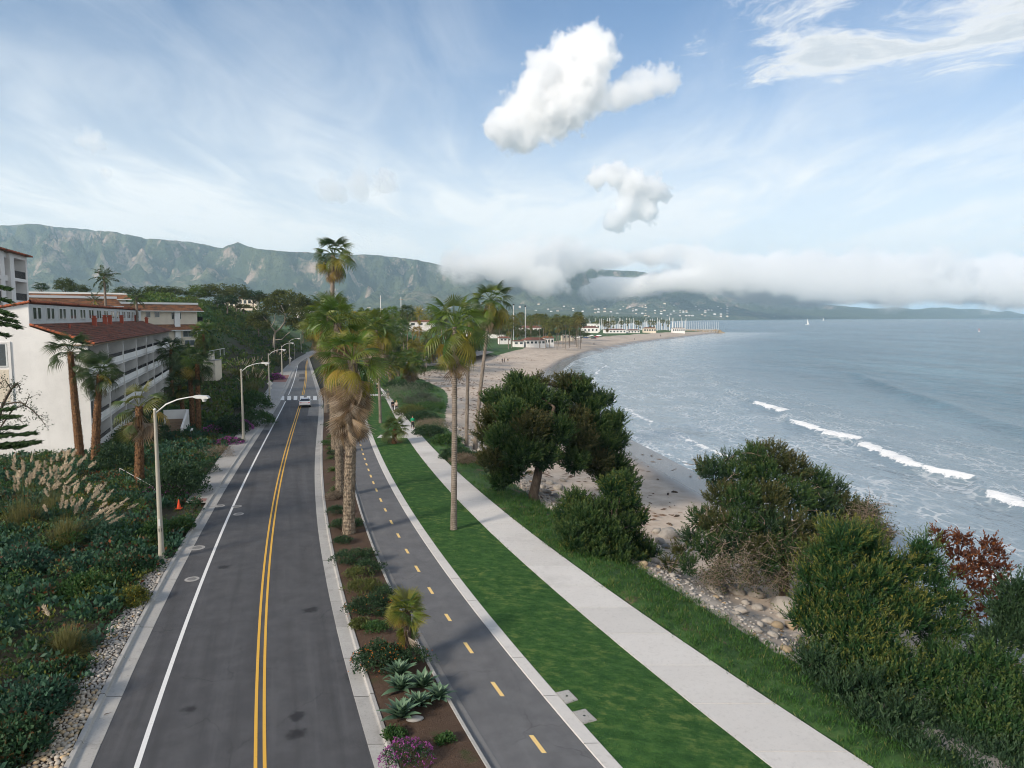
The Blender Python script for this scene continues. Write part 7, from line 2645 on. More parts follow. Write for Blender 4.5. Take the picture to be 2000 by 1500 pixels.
def wrack():
    """driftwood and kelp scattered over the sand"""
    q = np.random.default_rng(12)
    n = 5200
    y = q.uniform(60, 330, n)
    fr, w = E_footR(y), W(y)
    e = 6 + 10 * sstep(y, 95, 170)
    t = np.clip(np.abs(q.normal(0.30, 0.26, n)), 0, 0.93)
    x = fr + e + (w - fr - e) * t
    keep = (fbm(x / 7, y / 7, 3, 91) > -0.12)
    x, y = x[keep], y[keep]
    P = np.stack([x, y, height(x, y) + 0.03], 1)
    D = np.stack([q.normal(size=len(x)) * 1.0, q.normal(size=len(x)) * 0.35, q.normal(size=len(x)) * 0.06], 1)
    lv = Leaves()
    lv.add(P, D, q.uniform(0.25, 1.1, len(x)), q.uniform(0.05, 0.22, len(x)))
    o = link('beach_wrack', lv.mesh('beach_wrack'), material('driftwood_kelp', lambda k: bsdf(k, k.mix(k.attr('v'), (0.055, 0.034, 0.024), (0.17, 0.115, 0.08)), 0.9)))
    tag(o, 'driftwood and kelp littered over the sand', None, None, 'stuff')
    for i, (px, py) in enumerate(((1317, 962), (1322, 1009), (1305, 966), (1308, 1025), (1340, 1051))):
        p = GT(px, py)
        V, F = tube([(-0.35, 0, 0.05), (-0.1, 0.04, 0.1), (0.2, -0.03, 0.07), (0.42, 0.02, 0.03)], [0.05, 0.12, 0.09, 0.03], 6)
        o = link('driftwood', mesh_np('driftwood', V, F, True), M['bark_pine'], None, p, (0, 0, i * 0.7))
        tag(o, 'dark piece of driftwood lying on the near wet sand', 'driftwood', 'driftwood pieces on the near sand')


wrack()


# ------------------------------------------------------------------ street lamps
M['lamp_concrete'] = material('lamp_post_concrete', mat_concrete((0.30, 0.285, 0.235), (0.44, 0.42, 0.36), 0.35, 2.0))
M['galv'] = material('galvanised', mat_plain((0.46, 0.47, 0.46), 0.5, 0.4, 0.2))
M['lamp_glass'] = material('lamp_lens', mat_plain((0.55, 0.57, 0.56), 0.25, 0.5))


def lamp(label, px, py, ytop, armpx, z=0.13, number=False):
    b = G(px, py, z)
    sc = b.y / FPX
    h = (py - ytop) * sc
    arm = armpx * sc
    t = thing('street_lamp', b, label, 'street lamp', 'street lamps along the left pavement')
    V, F = tube([(0, 0, -0.1), (0, 0, 0.12), (0, 0, 0.35), (0, 0, 0.8), (0, 0, h)], [0.26, 0.26, 0.20, 0.165, 0.085], 12)
    part('pole', mesh_np('pole', V, F, True), M['lamp_concrete'], t)
    pts = [(0.0, 0, h - 0.25), (0.25 * arm, 0.02, h + 0.34), (0.5 * arm, 0.04, h + 0.62), (0.75 * arm, 0.05, h + 0.76), (0.9 * arm, 0.05, h + 0.80)]
    V, F = tube(pts, [0.055, 0.05, 0.045, 0.04, 0.038], 8)
    part('arm', mesh_np('arm', V, F, True), M['galv'], t)
    hd = MB()
    x0, x1 = 0.86 * arm, 0.86 * arm + 0.95
    hd.prism([(x0, h + 0.76), (x0 + 0.18, h + 0.70), (x1 - 0.05, h + 0.68), (x1, h + 0.74), (x1 - 0.12, h + 0.86), (x0 + 0.25, h + 0.90), (x0, h + 0.86)], -0.11, 0.19, 'y')
    head = hd.put('lamp_head', M['galv'], t)
    MB().cyl(x0 + 0.62, 0.04, h + 0.50, h + 0.69, 0.10, 0.17, 12).put('lens', M['lamp_glass'], head)
    MB().cyl(0, 0, h, h + 0.1, 0.095, 0.05, 12).put('cap', M['galv'], t)
    if number:
        MB().box(-0.02, 0.10, -0.19, -0.13, 2.2, 2.62).put('access_plate', M['galv'], t)
        cu = bpy.data.curves.new('pole_number', 'FONT')
        cu.body = '11'
        cu.size = 0.30
        cu.align_x = 'CENTER'
        cu.extrude = 0.004
        cu.materials.append(M['dark_metal'])
        o = bpy.data.objects.new('pole_number', cu)
        col.objects.link(o)
        me = bpy.data.meshes.new_from_object(o)
        bpy.data.objects.remove(o)
        part('pole_number', me, None, t, (0.06, -0.150, 1.85), (R(90), 0, R(22)))
    return t


lamp('nearest street lamp, rising from the scrub at left', 316, 1094, 790, 90, 0.05, True)
lamp('second street lamp, on the pavement by the magenta flowers', 476, 862, 720, 46)
lamp('third street lamp, at the crosswalk with a diamond sign', 527, 783, 691, 28)
lamp('fourth street lamp, at the brick paved pavement', 551.5, 737, 676, 20)
lamp('fifth street lamp, half hidden behind roadside shrubs', 566, 713, 666, 18)
lamp('farthest street lamp, where the road bends away', 588.5, 690, 653, 13)


def diamond(label, px, py, Y, size, zb):
    p = A(px, py, Y)
    t = thing('road_sign', (p.x, Y, zb), label, 'sign')
    h = p.z - zb
    MB().box(-0.04, 0.04, 0.03, 0.09, -0.2, h + size * 0.5).put('post', M['galv'], t)
    s = size * 0.72
    MB().prism([(0, h - s), (s, h), (0, h + s), (-s, h)], 0.0, 0.025, 'y').put('plate', M['galv'], t)
    MB().box(-s * 0.55, s * 0.55, 0.0, 0.025, h - s - 0.42, h - s - 0.05).put('small_plate', M['galv'], t)
    return t


diamond('grey back of a diamond road sign on the third lamp post', 527.3, 749, G(527, 783.8).y - 0.6, 0.75, 0.135)
diamond('grey back of a diamond road sign on the fifth lamp post', 566.6, 700, G(566, 713).y - 0.8, 0.75, 0.135)
p = G(575.5, 702, 0.1)
t = thing('marker_post', p, 'thin pole between the fifth and farthest street lamps', 'pole')
MB().cyl(0, 0, -0.1, 5.6, 0.05, 0.04, 8).put('pole', M['lamp_concrete'], t)
MB().box(-0.09, 0.09, -0.05, -0.03, 4.9, 5.5).put('plate', M['galv'], t)


# ------------------------------------------------------------------ car
def car_mesh(prof, width, tuck=0.16):
    """body swept across: prof is list of (y, z_low, z_high); returns lofted shell"""
    V, F = [], []
    secs = []
    for (y, zl, zh, w) in prof:
        ring = [(-w * 0.5 * 0.92, y, zl), (-w * 0.5, y, zl + 0.18), (-w * 0.5, y, zl + (zh - zl) * 0.62), (-w * 0.5 * 0.93, y, zh - 0.03), (-w * 0.5 * 0.6, y, zh), (w * 0.5 * 0.6, y, zh), (w * 0.5 * 0.93, y, zh - 0.03), (w * 0.5, y, zl + (zh - zl) * 0.62), (w * 0.5, y, zl + 0.18), (w * 0.5 * 0.92, y, zl)]
        secs.append(ring)
    n = len(secs[0])
    for r in secs:
        V += r
    for i in range(len(secs) - 1):
        for j in range(n):
            k_ = (j + 1) % n
            F.append((i * n + j, i * n + k_, (i + 1) * n + k_, (i + 1) * n + j))
    F.append(tuple(range(n - 1, -1, -1)))
    F.append(tuple((len(secs) - 1) * n + j for j in range(n)))
    m = MB()
    m.V, m.F = V, F
    return m


M['car_white'] = material('car_paint_white', lambda k: bsdf(k, (0.62, 0.62, 0.64), 0.25, spec=0.5, **{'Coat Weight': 0.5}))
M['car_glass'] = material('car_glass', lambda k: bsdf(k, (0.03, 0.035, 0.045), 0.05, spec=0.7))
M['tyre'] = material('tyre_rubber', mat_plain((0.015, 0.015, 0.016), 0.9))
M['tail_red'] = material('tail_light', mat_plain((0.35, 0.012, 0.012), 0.3, 0.5))
M['rim'] = material('wheel_rim', mat_plain((0.32, 0.33, 0.34), 0.35, 0.5, 0.8))


def car(label, loc, rz, paint='car_white', group=None, detail=True, name='parked_car'):
    t = thing(name, loc, label, 'car', group, rz)
    # +y is the front
    prof = [(-2.28, 0.42, 0.78, 1.66), (-2.20, 0.28, 1.00, 1.80), (-1.7, 0.22, 1.04, 1.86), (-0.8, 0.2, 0.98, 1.88), (0.6, 0.2, 0.96, 1.88), (1.5, 0.22, 0.88, 1.84), (2.1, 0.28, 0.74, 1.72), (2.28, 0.38, 0.62, 1.5)]
    body = car_mesh(prof, 1.86).put('body', M[paint], t, smooth=False)
    cab = [(-1.75, 1.0, 1.06, 1.5), (-1.15, 0.98, 1.36, 1.42), (-0.5, 0.97, 1.44, 1.38), (0.25, 0.96, 1.42, 1.36), (1.15, 0.92, 0.98, 1.5)]
    m = MB()
    V, F, n = [], [], 4
    for y, zl, zh, w in cab:
        V += [(-w * 0.56, y, zl - 0.02), (-w * 0.43, y, zh), (w * 0.43, y, zh), (w * 0.56, y, zl - 0.02)]
    for i in range(len(cab) - 1):
        for j in range(3):
            F.append((i * n + j, i * n + j + 1, (i + 1) * n + j + 1, (i + 1) * n + j))
    m.V, m.F = V, F
    m.put('windows', M['car_glass'], t)
    r = MB()
    r.prism([(-1.22, 1.345), (-0.5, 1.45), (0.25, 1.43), (0.42, 1.36), (0.2, 1.40), (-0.5, 1.415), (-1.1, 1.33)], -0.60, 0.60, 'x').put('roof', M[paint], t)
    for sx in (-1, 1):
        for wy in (-1.4, 1.4):
            V, F = tube([(sx * 0.70, wy, 0.33), (sx * 0.945, wy, 0.33)], [0.335, 0.335], 14)
            w = part('wheel', mesh_np('wheel', V, F), M['tyre'], t)
            if detail:
                MB_c = MB()
                o_ = len(MB_c.V)
                MB_c.V += [(sx * 0.95, wy + 0.2 * math.cos(a), 0.33 + 0.2 * math.sin(a)) for a in np.linspace(0, 2 * math.pi, 12, endpoint=False)]
                MB_c.F.append(tuple(range(12)))
                MB_c.put('rim', M['rim'], w)
        if detail:
            MB().box(sx * 0.52 if sx > 0 else -0.84, sx * 0.84 if sx > 0 else -0.52, -2.275, -2.20, 0.80, 0.90).put('tail_light', M['tail_red'], t)
            MB().box(0.93 if sx > 0 else -1.10, 1.10 if sx > 0 else -0.93, 0.62, 0.72, 0.92, 1.05).put('mirror', M[paint], t)
    if detail:
        MB().box(-0.84, 0.84, -2.31, -2.22, 0.28, 0.46).put('bumper', M['dark_metal'], t)
        MB().box(-0.52, 0.52, -2.262, -2.24, 0.845, 0.875).put('light_bar', M['tail_red'], t)
        MB().box(-0.24, 0.24, -2.315, -2.29, 0.56, 0.70).put('number_plate', M['frame_white'], t)
    return t


g = G(596, 793, 0.012)
car('white sedan driving away just before the crosswalk', g, R(15), name='moving_car')
for c, v in (('car_blue', (0.03, 0.05, 0.13)), ('car_dark', (0.02, 0.022, 0.025)), ('car_silver', (0.36, 0.37, 0.38)), ('car_red', (0.25, 0.02, 0.02))):
    M[c] = material(c, lambda k, v=v: bsdf(k, v, 0.25, spec=0.5, **{'Coat Weight': 0.4}))
cols = ['car_white', 'car_silver', 'car_dark', 'car_blue', 'car_silver', 'car_white', 'car_dark', 'car_red']
nm = {'car_white': 'white', 'car_silver': 'silver', 'car_dark': 'black', 'car_blue': 'dark blue', 'car_red': 'red'}
for i in range(9):
    c = cols[i % 8]
    p = A(1128 + i * 5.2, 658 - (i % 3) * 2, 560 + (i % 3) * 25)
    car(nm[c] + ' car parked by the far beach near the marina', (p.x, p.y, H(p.x, p.y) + 0.02), R(70 + 8 * (i % 4)), c, 'cars parked near the marina', False)
for i in range(14):
    c = cols[(i * 3) % 8]
    p = G(822 + i * 7.5, 690 - (i % 2) * 9 - i * 0.7, -0.9)
    car(nm[c] + ' car parked in the beach car park behind the palms', (p.x, p.y, H(p.x, p.y) + 0.03), R(80 + 8 * (i % 3)), c, 'cars in the beach car park', False)


# ------------------------------------------------------------------ people
def mat_cloth(c):
    return mat_plain(c, 0.9, 0.2, 0.0, 0.15, 9.0)


for nm_, c in (('skin', (0.46, 0.28, 0.20)), ('cloth_black', (0.018, 0.018, 0.022)), ('cloth_green', (0.02, 0.30, 0.15)), ('cloth_cream', (0.58, 0.50, 0.40)), ('cloth_navy', (0.05, 0.06, 0.09)), ('cloth_khaki', (0.34, 0.30, 0.23)), ('hair_grey', (0.36, 0.34, 0.32)), ('hair_brown', (0.06, 0.035, 0.02)), ('hair_blond', (0.42, 0.30, 0.14)), ('cap_white', (0.7, 0.7, 0.7)), ('cloth_yellow', (0.65, 0.62, 0.02))):
    M[nm_] = material(nm_, mat_cloth(c))


SKIN_CACHE = {}


def skin_mesh(name, verts, edges, radii, sub=2):
    key = (name, tuple(verts), tuple(edges))
    if key in SKIN_CACHE:
        return SKIN_CACHE[key].copy()
    SKIN_CACHE[key] = skin_build(name, verts, edges, radii, sub)
    return SKIN_CACHE[key].copy()


def skin_build(name, verts, edges, radii, sub):
    me = bpy.data.meshes.new(name)
    me.from_pydata(verts, edges, [])
    o = bpy.data.objects.new(name, me)
    tmp = bpy.data.scenes.new('tmp')
    tmp.collection.objects.link(o)
    sk = o.modifiers.new('skin', 'SKIN')
    sk.use_smooth_shade = True
    for i, r in enumerate(radii):
        d = me.skin_vertices[0].data[i]
        d.radius = r if hasattr(r, '__len__') else (r, r)
        d.use_root = (i == 0)
    ss = o.modifiers.new('sub', 'SUBSURF')
    ss.levels = ss.render_levels = sub
    with bpy.context.temp_override(scene=tmp, view_layer=tmp.view_layers[0]):
        dg = bpy.context.evaluated_depsgraph_get()
        out = bpy.data.meshes.new_from_object(o.evaluated_get(dg))
    bpy.data.objects.remove(o)
    bpy.data.scenes.remove(tmp)
    out.name = name
    out.materials.clear()
    return out


def person(label, loc, rz, h, top, legs, hair, stride=0.22, arm=0.18, lean=0.02, cap=None, group=None, shoes='cloth_black', sleeves='long', bent=0.0):
    """walking figure facing +y, built as one skinned body with clothes over it"""
    s = 1.0
    t = thing('person', loc, label, 'person', group, rz, h / 1.75)
    v = lambda x, y, z: (x * s, y * s, z * s)
    hip, kn, an = 0.93, 0.50, 0.08
    verts = [v(0, 0, 0.98), v(0, lean * 0.5, 1.16), v(0, lean, 1.38), v(0, lean, 1.47), v(0, lean + .02, 1.56), v(0, lean + .02, 1.70)]
    rad = [(0.16 * s, 0.12 * s), (0.145 * s, 0.11 * s), (0.17 * s, 0.115 * s), (0.06 * s, 0.06 * s), (0.085 * s, 0.10 * s), (0.075 * s, 0.09 * s)]
    edges = [(0, 1), (1, 2), (2, 3), (3, 4), (4, 5)]
    legsv, legr, lege = [v(0, 0, 0.98)], [(0.17 * s, 0.125 * s)], []
    for sx, st in ((-1, stride), (1, -stride)):
        i = len(verts)
        verts += [v(sx * 0.09, 0, 0.90), v(sx * 0.10, st * 0.45 + 0.03, 0.50), v(sx * 0.10, st, 0.09), v(sx * 0.11, st + 0.13, 0.035)]
        rad += [0.085 * s, 0.058 * s, 0.042 * s, (0.042 * s, 0.035 * s)]
        edges += [(0, i), (i, i + 1), (i + 1, i + 2), (i + 2, i + 3)]
        j = len(legsv)
        legsv += [v(sx * 0.09, 0, 0.90), v(sx * 0.10, st * 0.45 + 0.03, 0.50), v(sx * 0.10, st * 0.96, 0.12)]
        legr += [0.105 * s, 0.080 * s, 0.066 * s]
        lege += [(0, j), (j, j + 1), (j + 1, j + 2)]
        # arm swings against the leg: shoulder, elbow, wrist, hand, fingers
        i = len(verts)
        ay = -st / max(stride, .01) * arm
        verts += [v(sx * 0.19, lean, 1.41), v(sx * 0.24, lean + ay * 0.45 - 0.02, 1.14), v(sx * 0.24, lean + ay + 0.03, 0.90), v(sx * 0.235, lean + ay + 0.05, 0.82)]
        rad += [0.055 * s, 0.042 * s, 0.030 * s, (0.022 * s, 0.038 * s)]
        edges += [(2, i), (i, i + 1), (i + 1, i + 2), (i + 2, i + 3)]
        for f, (fy, fl, cu) in enumerate(((0.035, 0.075, 0.01), (0.012, 0.085, 0.015), (-0.012, 0.080, 0.015), (-0.034, 0.065, 0.01))):
            q = len(verts)
            verts += [v(sx * 0.232, lean + ay + 0.05 + fy, 0.78), v(sx * (0.232 - cu), lean + ay + 0.055 + fy, 0.78 - fl)]
            rad += [0.0095 * s, 0.008 * s]
            edges += [(i + 3, q), (q, q + 1)]
        q = len(verts)
        verts += [v(sx * 0.215, lean + ay + 0.095, 0.80), v(sx * 0.20, lean + ay + 0.11, 0.75)]
        rad += [0.011 * s, 0.009 * s]
        edges += [(i + 3, q), (q, q + 1)]
    part('body', skin_mesh('body', verts, edges, rad, 1), M['skin'], t)
    part('trousers', skin_mesh('trousers', legsv, lege, legr, 1), M[legs], t)
    tv = [v(0, lean * 0.4, 1.00), v(0, lean * 0.5, 1.16), v(0, lean, 1.39), v(0, lean, 1.46)]
    tr = [(0.19 * s, 0.145 * s), (0.175 * s, 0.135 * s), (0.19 * s, 0.135 * s), (0.075 * s, 0.075 * s)]
    te = [(0, 1), (1, 2), (2, 3)]
    for sx, st in ((-1, stride), (1, -stride)):
        ay = -st / max(stride, .01) * arm
        j = len(tv)
        tv += [v(sx * 0.19, lean, 1.41), v(sx * 0.24, lean + ay * 0.45 - 0.02, 1.14)]
        tr += [0.070 * s, 0.058 * s]
        te += [(2, j), (j, j + 1)]
        if sleeves == 'long':
            tv.append(v(sx * 0.24, lean + ay + 0.02, 0.93))
            tr.append(0.046 * s)
            te.append((j + 1, j + 2))
    part('jacket', skin_mesh('jacket', tv, te, tr, 1), M[top], t)
    hv = [v(0, lean + 0.005, 1.70), v(0, lean - 0.03, 1.64), v(0, lean - 0.02, 1.745)]
    part('hair', skin_mesh('hair', hv, [(0, 1), (0, 2)], [(0.088 * s, 0.10 * s), (0.08 * s, 0.08 * s), (0.06 * s, 0.07 * s)], 1), M[cap or hair], t)
    for sx, st in ((-1, stride), (1, -stride)):
        sv = [v(sx * 0.10, st - 0.04, 0.05), v(sx * 0.11, st + 0.15, 0.04)]
        part('shoe', skin_mesh('shoe', sv, [(0, 1)], [(0.05 * s, 0.05 * s), (0.045 * s, 0.035 * s)], 1), M[shoes], t)
    # face: nose and eyes
    fm = MB()
    fm.prism([(0.095 + lean, 1.60), (0.135 + lean, 1.595), (0.10 + lean, 1.645)], -0.014, 0.014, 'x')
    fm.V = [(a * s, b * s, c * s) for a, b, c in fm.V]
    fm.put('nose', M['skin'], t)
    for sx in (-1, 1):
        e = MB().box(sx * 0.035 - 0.012, sx * 0.035 + 0.012, 0.09 + lean, 0.117 + lean, 1.635, 1.65)
        e.V = [(a * s, b * s, c * s) for a, b, c in e.V]
        e.put('eye', M['cloth_black'], t)
    return t


FZ = 0.06
person('walker in green shirt and black trousers on the footpath', G(806, 837, FZ), R(196), 1.72, 'cloth_green', 'cloth_black', 'hair_brown', arm=0.10)
person('walker in black on the left of the couple', G(767.3, 803.5, FZ), R(16), 1.82, 'cloth_black', 'cloth_black', 'hair_grey', shoes='cloth_yellow')
person('walker in cream jacket on the right of the couple', G(774.5, 804, FZ), R(16), 1.74, 'cloth_cream', 'cloth_black', 'hair_blond')
person('walker in black with white cap farther along the footpath', G(737.5, 766, FZ), R(12), 1.75, 'cloth_black', 'cloth_black', 'hair_grey', cap='cap_white')
person('walker in navy top and khaki trousers beside the grey bush', G(757.5, 778.5, FZ), R(190), 1.72, 'cloth_navy', 'cloth_khaki', 'hair_grey')
for i, (px, py, a, c, lab) in enumerate(((981, 708, 'cloth_navy', 'cloth_black', 'left person of the group standing on the sand'), (985.5, 707.5, 'cloth_black', 'cloth_black', 'middle person of the group standing on the sand'), (992, 708, 'cloth_black', 'cloth_khaki', 'right person of the group standing on the sand'),
                                      (1160, 674, 'cloth_black', 'cloth_navy', 'lone person standing on the far beach, left of two'), (1239, 664, 'cloth_navy', 'cloth_black', 'person at the water edge of the far beach'), (1290, 657, 'cloth_navy', 'cloth_navy', 'farthest person on the beach near the breakwater'))):
    p = GT(px, py)
    person(lab, p, i * 1.1, 1.75, a, c, 'hair_brown', stride=0.1)


# ------------------------------------------------------------------ cone, boxes, covers
g = G(349.5, 990, 0.13)
t = thing('traffic_cone', (g.x, g.y, H(g.x, g.y) + 0.12), 'orange traffic cone at the end of the pavement', 'cone')
M['cone'] = material('cone_orange', mat_plain((0.75, 0.075, 0.015), 0.6, 0.4))
V, F = tube([(0, 0, 0.03), (0, 0, 0.3), (0, 0, 0.72)], [0.17, 0.11, 0.035], 14)
part('cone_body', mesh_np('cone_body', V, F, True), M['cone'], t)
MB().box(-0.22, 0.22, -0.22, 0.22, 0.0, 0.035).put('foot', M['cone'], t)


def utility_box(label, pix, z=0.075):
    P = [G(a, b, z) for a, b in pix]
    c = sum((Vector(p) for p in P), Vector()) / 4
    t = thing('utility_cover', c, label, 'utility cover')
    m = MB()
    q = [p - c for p in P]
    lo = [(p.x, p.y, -0.12) for p in q]
    hi = [(p.x, p.y, 0.0) for p in q]
    for i in range(4):
        j = (i + 1) % 4
        m.poly([lo[i], lo[j], hi[j], hi[i]])
    m.poly(hi)
    m.put('lid_frame', M['walk_old'], t)
    k_ = 0.86
    hi2 = [(p.x * k_, p.y * k_, 0.008) for p in q]
    hi1 = [(p.x * k_, p.y * k_, -0.02) for p in q]
    m = MB().poly(hi2)
    for i in range(4):
        j = (i + 1) % 4
        m.poly([hi1[i], hi1[j], hi2[j], hi2[i]])
    m.put('lid', M['concrete'], t)
    MB().cyl(0, 0, 0.008, 0.014, 0.05, 0.05, 10).put('lift_hole', M['dark_metal'], t)
    return t


utility_box('concrete utility cover in the lawn, upper of the pair', [(1086, 1352), (1104, 1374), (1129, 1366), (1110, 1347)])
utility_box('concrete utility cover in the lawn, lower of the pair', [(1118, 1390), (1138, 1413), (1166, 1406), (1143, 1384)])
utility_box('flat pale slab set in the lawn near the end of the cycle path', [(704, 805), (706, 808.5), (712, 807.5), (709.5, 804.5)])
g = mp(810, 1408)
o = link('stone_block', stone_mesh(91, 2, 0.1, 0.5), M['walk_old'], None, (g.x, g.y, 0.20), (0, 0, 0.25), (0.37, 0.17, 0.17))
tag(o, 'grey stone block lying in the median bed by the agaves', 'stone')
for i, (px, py, w, lab) in enumerate(((429, 988, 10, 'pale manhole cover nearest the cone, left of the white line'), (463, 989, 9, 'pale manhole cover on the white line'), (466, 1004, 10, 'pale manhole cover just right of the white line'), (385, 1070, 15, 'pale round cover at the gutter by the nearest lamp'), (375, 1131, 14, 'pale round patch on the near left shoulder'))):
    p = G(px, py, 0.006)
    r = w / FPX * p.y
    t = thing('manhole_cover', p, lab, 'manhole cover')
    MB().cyl(0, 0, -0.03, 0.008, r, r, 24).put('collar', M['walk_old'], t)
    MB().cyl(0, 0, 0.008, 0.011, r * 0.62, r * 0.62, 24).put('cover', M['asphalt_old'], t)
# litter of palm leaves in the left gutter
for i, (px, py, lab) in enumerate(((204, 1395, 'withered palm leaf lying in the left gutter'), (252, 1290, 'dry twig litter in the gutter farther up'))):
    p = G(px, py, 0.03)
    o = link('fallen_leaf', FR['dead%d' % i], None, None, p, (0.2, 0.05, R(40 + 60 * i)), 0.45 - 0.2 * i)
    o.color = (0.10, 0.075, 0.06, 1)
    tag(o, lab, 'fallen leaf')
# short cable rail by the palms at left
t = thing('guard_rail', G(235, 935, 0.0), 'thin metal handrail beside the palm trunk', 'railing')
a = Vector((0, 0, 0))
b = G(303, 975, 0.0) - G(235, 935, 0.0)
part('rail', tubes_mesh('rail', [([(0, 0, 1.0), tuple(b + Vector((0, 0, 1.0)))], [0.025, 0.025], 6)]), M['galv'], t)
part('post', tubes_mesh('post', [([(0, 0, -0.2), (0, 0, 1.0)], [0.03, 0.03], 6)]), M['galv'], t)
part('post', tubes_mesh('post', [([tuple(b + Vector((0, 0, -0.2))), tuple(b + Vector((0, 0, 1.0)))], [0.03, 0.03], 6)]), M['galv'], t)
# brick paved panels in the pavement
M['brick_paving'] = material('brick_paving', mat_plain((0.22, 0.12, 0.105), 0.85, 0.2, 0, 0.25, 3.0))
struct('brick_paving', strip(165, 186, E_walkL, off(E_curbL, -0.05), 0.142, 2), M['brick_paving'], 'reddish brick paved stretch of the far pavement')
struct('brick_paving', strip(57.0, 58.0, off(E_walkL, 0.4), off(E_curbL, -0.12), 0.142, 0.5), M['brick_paving'], 'red strip at the near end of the pavement')

# ------------------------------------------------------------------ bathhouse, marina, boats, breakwater
place_house('white bathhouse with red roof at the head of the far beach', 1042, 664, 675, 405, 40, 5, rz=0.35, wins=5)
place_house('white pavilion with gabled front right of the bathhouse', 1070, 660, 675, 415, 20, 4, rz=0.35, roofm='shingle', wins=3)
place_house('white kiosk with red roof left of the bathhouse', 1012, 666, 676, 400, 20, 2, rz=0.2, wins=2)
place_house('long white marina shed with red band, left end', 1152, 640, 651, 740, 30, 3, rz=0.1, wins=4)
place_house('tall white marina shed at the left of the masts', 1158, 633, 646, 800, 24, 0, rz=0.05, wins=4)
place_house('broad white marina hall behind the lone palm', 1200, 644, 652, 730, 40, 2, rz=0.1, roofm='tile', wins=6)
place_house('white boat shed right of the marina hall', 1236, 645, 652, 740, 24, 2, rz=0.1, wins=4)
place_house('cream marina restaurant near the breakwater', 1268, 641, 650, 760, 24, 2, wallm='stucco_cream', roofm='shingle', rz=0.0, wins=5)
place_house('white harbour office at the root of the breakwater', 1324, 641, 650, 800, 24, 1, rz=0.0, wins=6)
place_house('low sand coloured wall house on the far beach', 1108, 655, 662, 500, 22, 0, wallm='stucco_cream', rz=0.3, wins=3)
place_house('small white beach house between the far palms', 985, 660, 668, 430, 22, 3, rz=0.3, wins=3)
place_house('white house behind the palms of the far beach', 1035, 640, 652, 520, 40, 4, rz=0.2, wins=5)
place_house('long pale house behind the far palms', 965, 645, 656, 500, 40, 4, rz=0.2, wins=5)

M['hull_white'] = material('boat_white', mat_plain((0.70, 0.70, 0.69), 0.4, 0.4, 0, 0.06))
M['mast'] = material('mast_metal', mat_plain((0.66, 0.66, 0.65), 0.5, 0.4, 0, 0.06))


def sailboat(label, loc, L, mh, rz, group=None, sail=False, mr=0.09):
    t = thing('sailing_boat', loc, label, 'sailboat', group, rz)
    m = MB()
    V, F, n = [], [], 5
    for y, w, zs in ((-0.5, 0.22, 0.10), (-0.3, 0.30, 0.09), (0.0, 0.32, 0.09), (0.3, 0.22, 0.10), (0.5, 0.01, 0.13)):
        V += [(-w * L * 0.5, y * L, zs * L), (-w * L * 0.4, y * L, 0.02 * L), (0, y * L, -0.05 * L), (w * L * 0.4, y * L, 0.02 * L), (w * L * 0.5, y * L, zs * L)]
    for i in range(4):
        for j in range(4):
            F.append((i * n + j, i * n + j + 1, (i + 1) * n + j + 1, (i + 1) * n + j))
        F.append((i * n, (i + 1) * n, (i + 1) * n + 4, i * n + 4))
    F.append((0, 4, 3, 2, 1))
    m.V, m.F = V, F
    m.put('hull', M['hull_white'], t)
    MB().box(-0.09 * L, 0.09 * L, -0.2 * L, 0.15 * L, 0.09 * L, 0.15 * L).put('cabin', M['hull_white'], t)
    MB().cyl(0, 0.08 * L, 0.1 * L, mh, mr, mr * 0.7, 6).put('mast', M['mast'], t)
    MB().box(-mr * 0.8, mr * 0.8, -0.35 * L, 0.08 * L, 0.22 * L, 0.22 * L + mr * 2.0).put('boom', M['mast'], t)
    if sail:
        MB().poly([(0.02, 0.06 * L, 0.26 * L), (0.10, -0.34 * L, 0.26 * L), (0.02, 0.05 * L, mh * 0.96)]).put('sail', M['hull_white'], t)
    return t


g = random.Random(21)
for i in range(80):
    px = 1140 + 200 * (i / 79.0) + g.uniform(-2, 2)
    Y = g.uniform(860, 980)
    p = A(px, 640, Y)
    sailboat('moored sailboat with bare mast in the marina', (p.x, Y, SEA), g.uniform(9, 14), (A(px, g.uniform(620, 632), Y).z - SEA), g.uniform(0, 3), 'sailboats moored in the marina', False, 0.36)
for px, yt, lab in ((1196, 614, 'tallest bare mast of the marina'), (1309, 617, 'tall twin masted boat by the harbour office'), (1332, 620, 'masted boat right of the harbour office')):
    p = A(px, 645, 900)
    sailboat(lab, (p.x, 900, SEA), 16, A(px, yt, 900).z - SEA, 0.4, None, False, 0.25)
p = G(1577, 634.5, SEA)
sailboat('white sailboat alone out on the bay', p, 10.0, 17.5, 1.2, None, True, 0.22)
p = G(1608, 626.5, SEA)
sailboat('tiny farther sailboat right of the lone one', p, 12.0, 20, 1.0, None, True, 0.3)


def buoy(label, px, py):
    p = G(px, py, SEA)
    t = thing('buoy', p, label, 'buoy')
    MB().cyl(0, 0, -0.3, 0.9, 0.9, 0.9, 12).put('float', M['hull_white'], t)
    MB().cyl(0, 0, 0.9, 3.4, 0.25, 0.12, 8).put('staff', M['cone'], t)
    MB().box(-0.4, 0.4, -0.4, 0.4, 3.4, 4.1).put('top_mark', M['cone'], t)


buoy('orange topped buoy far out on the right', 1853, 632)
buoy('white buoy nearer the right edge', 1912, 648)


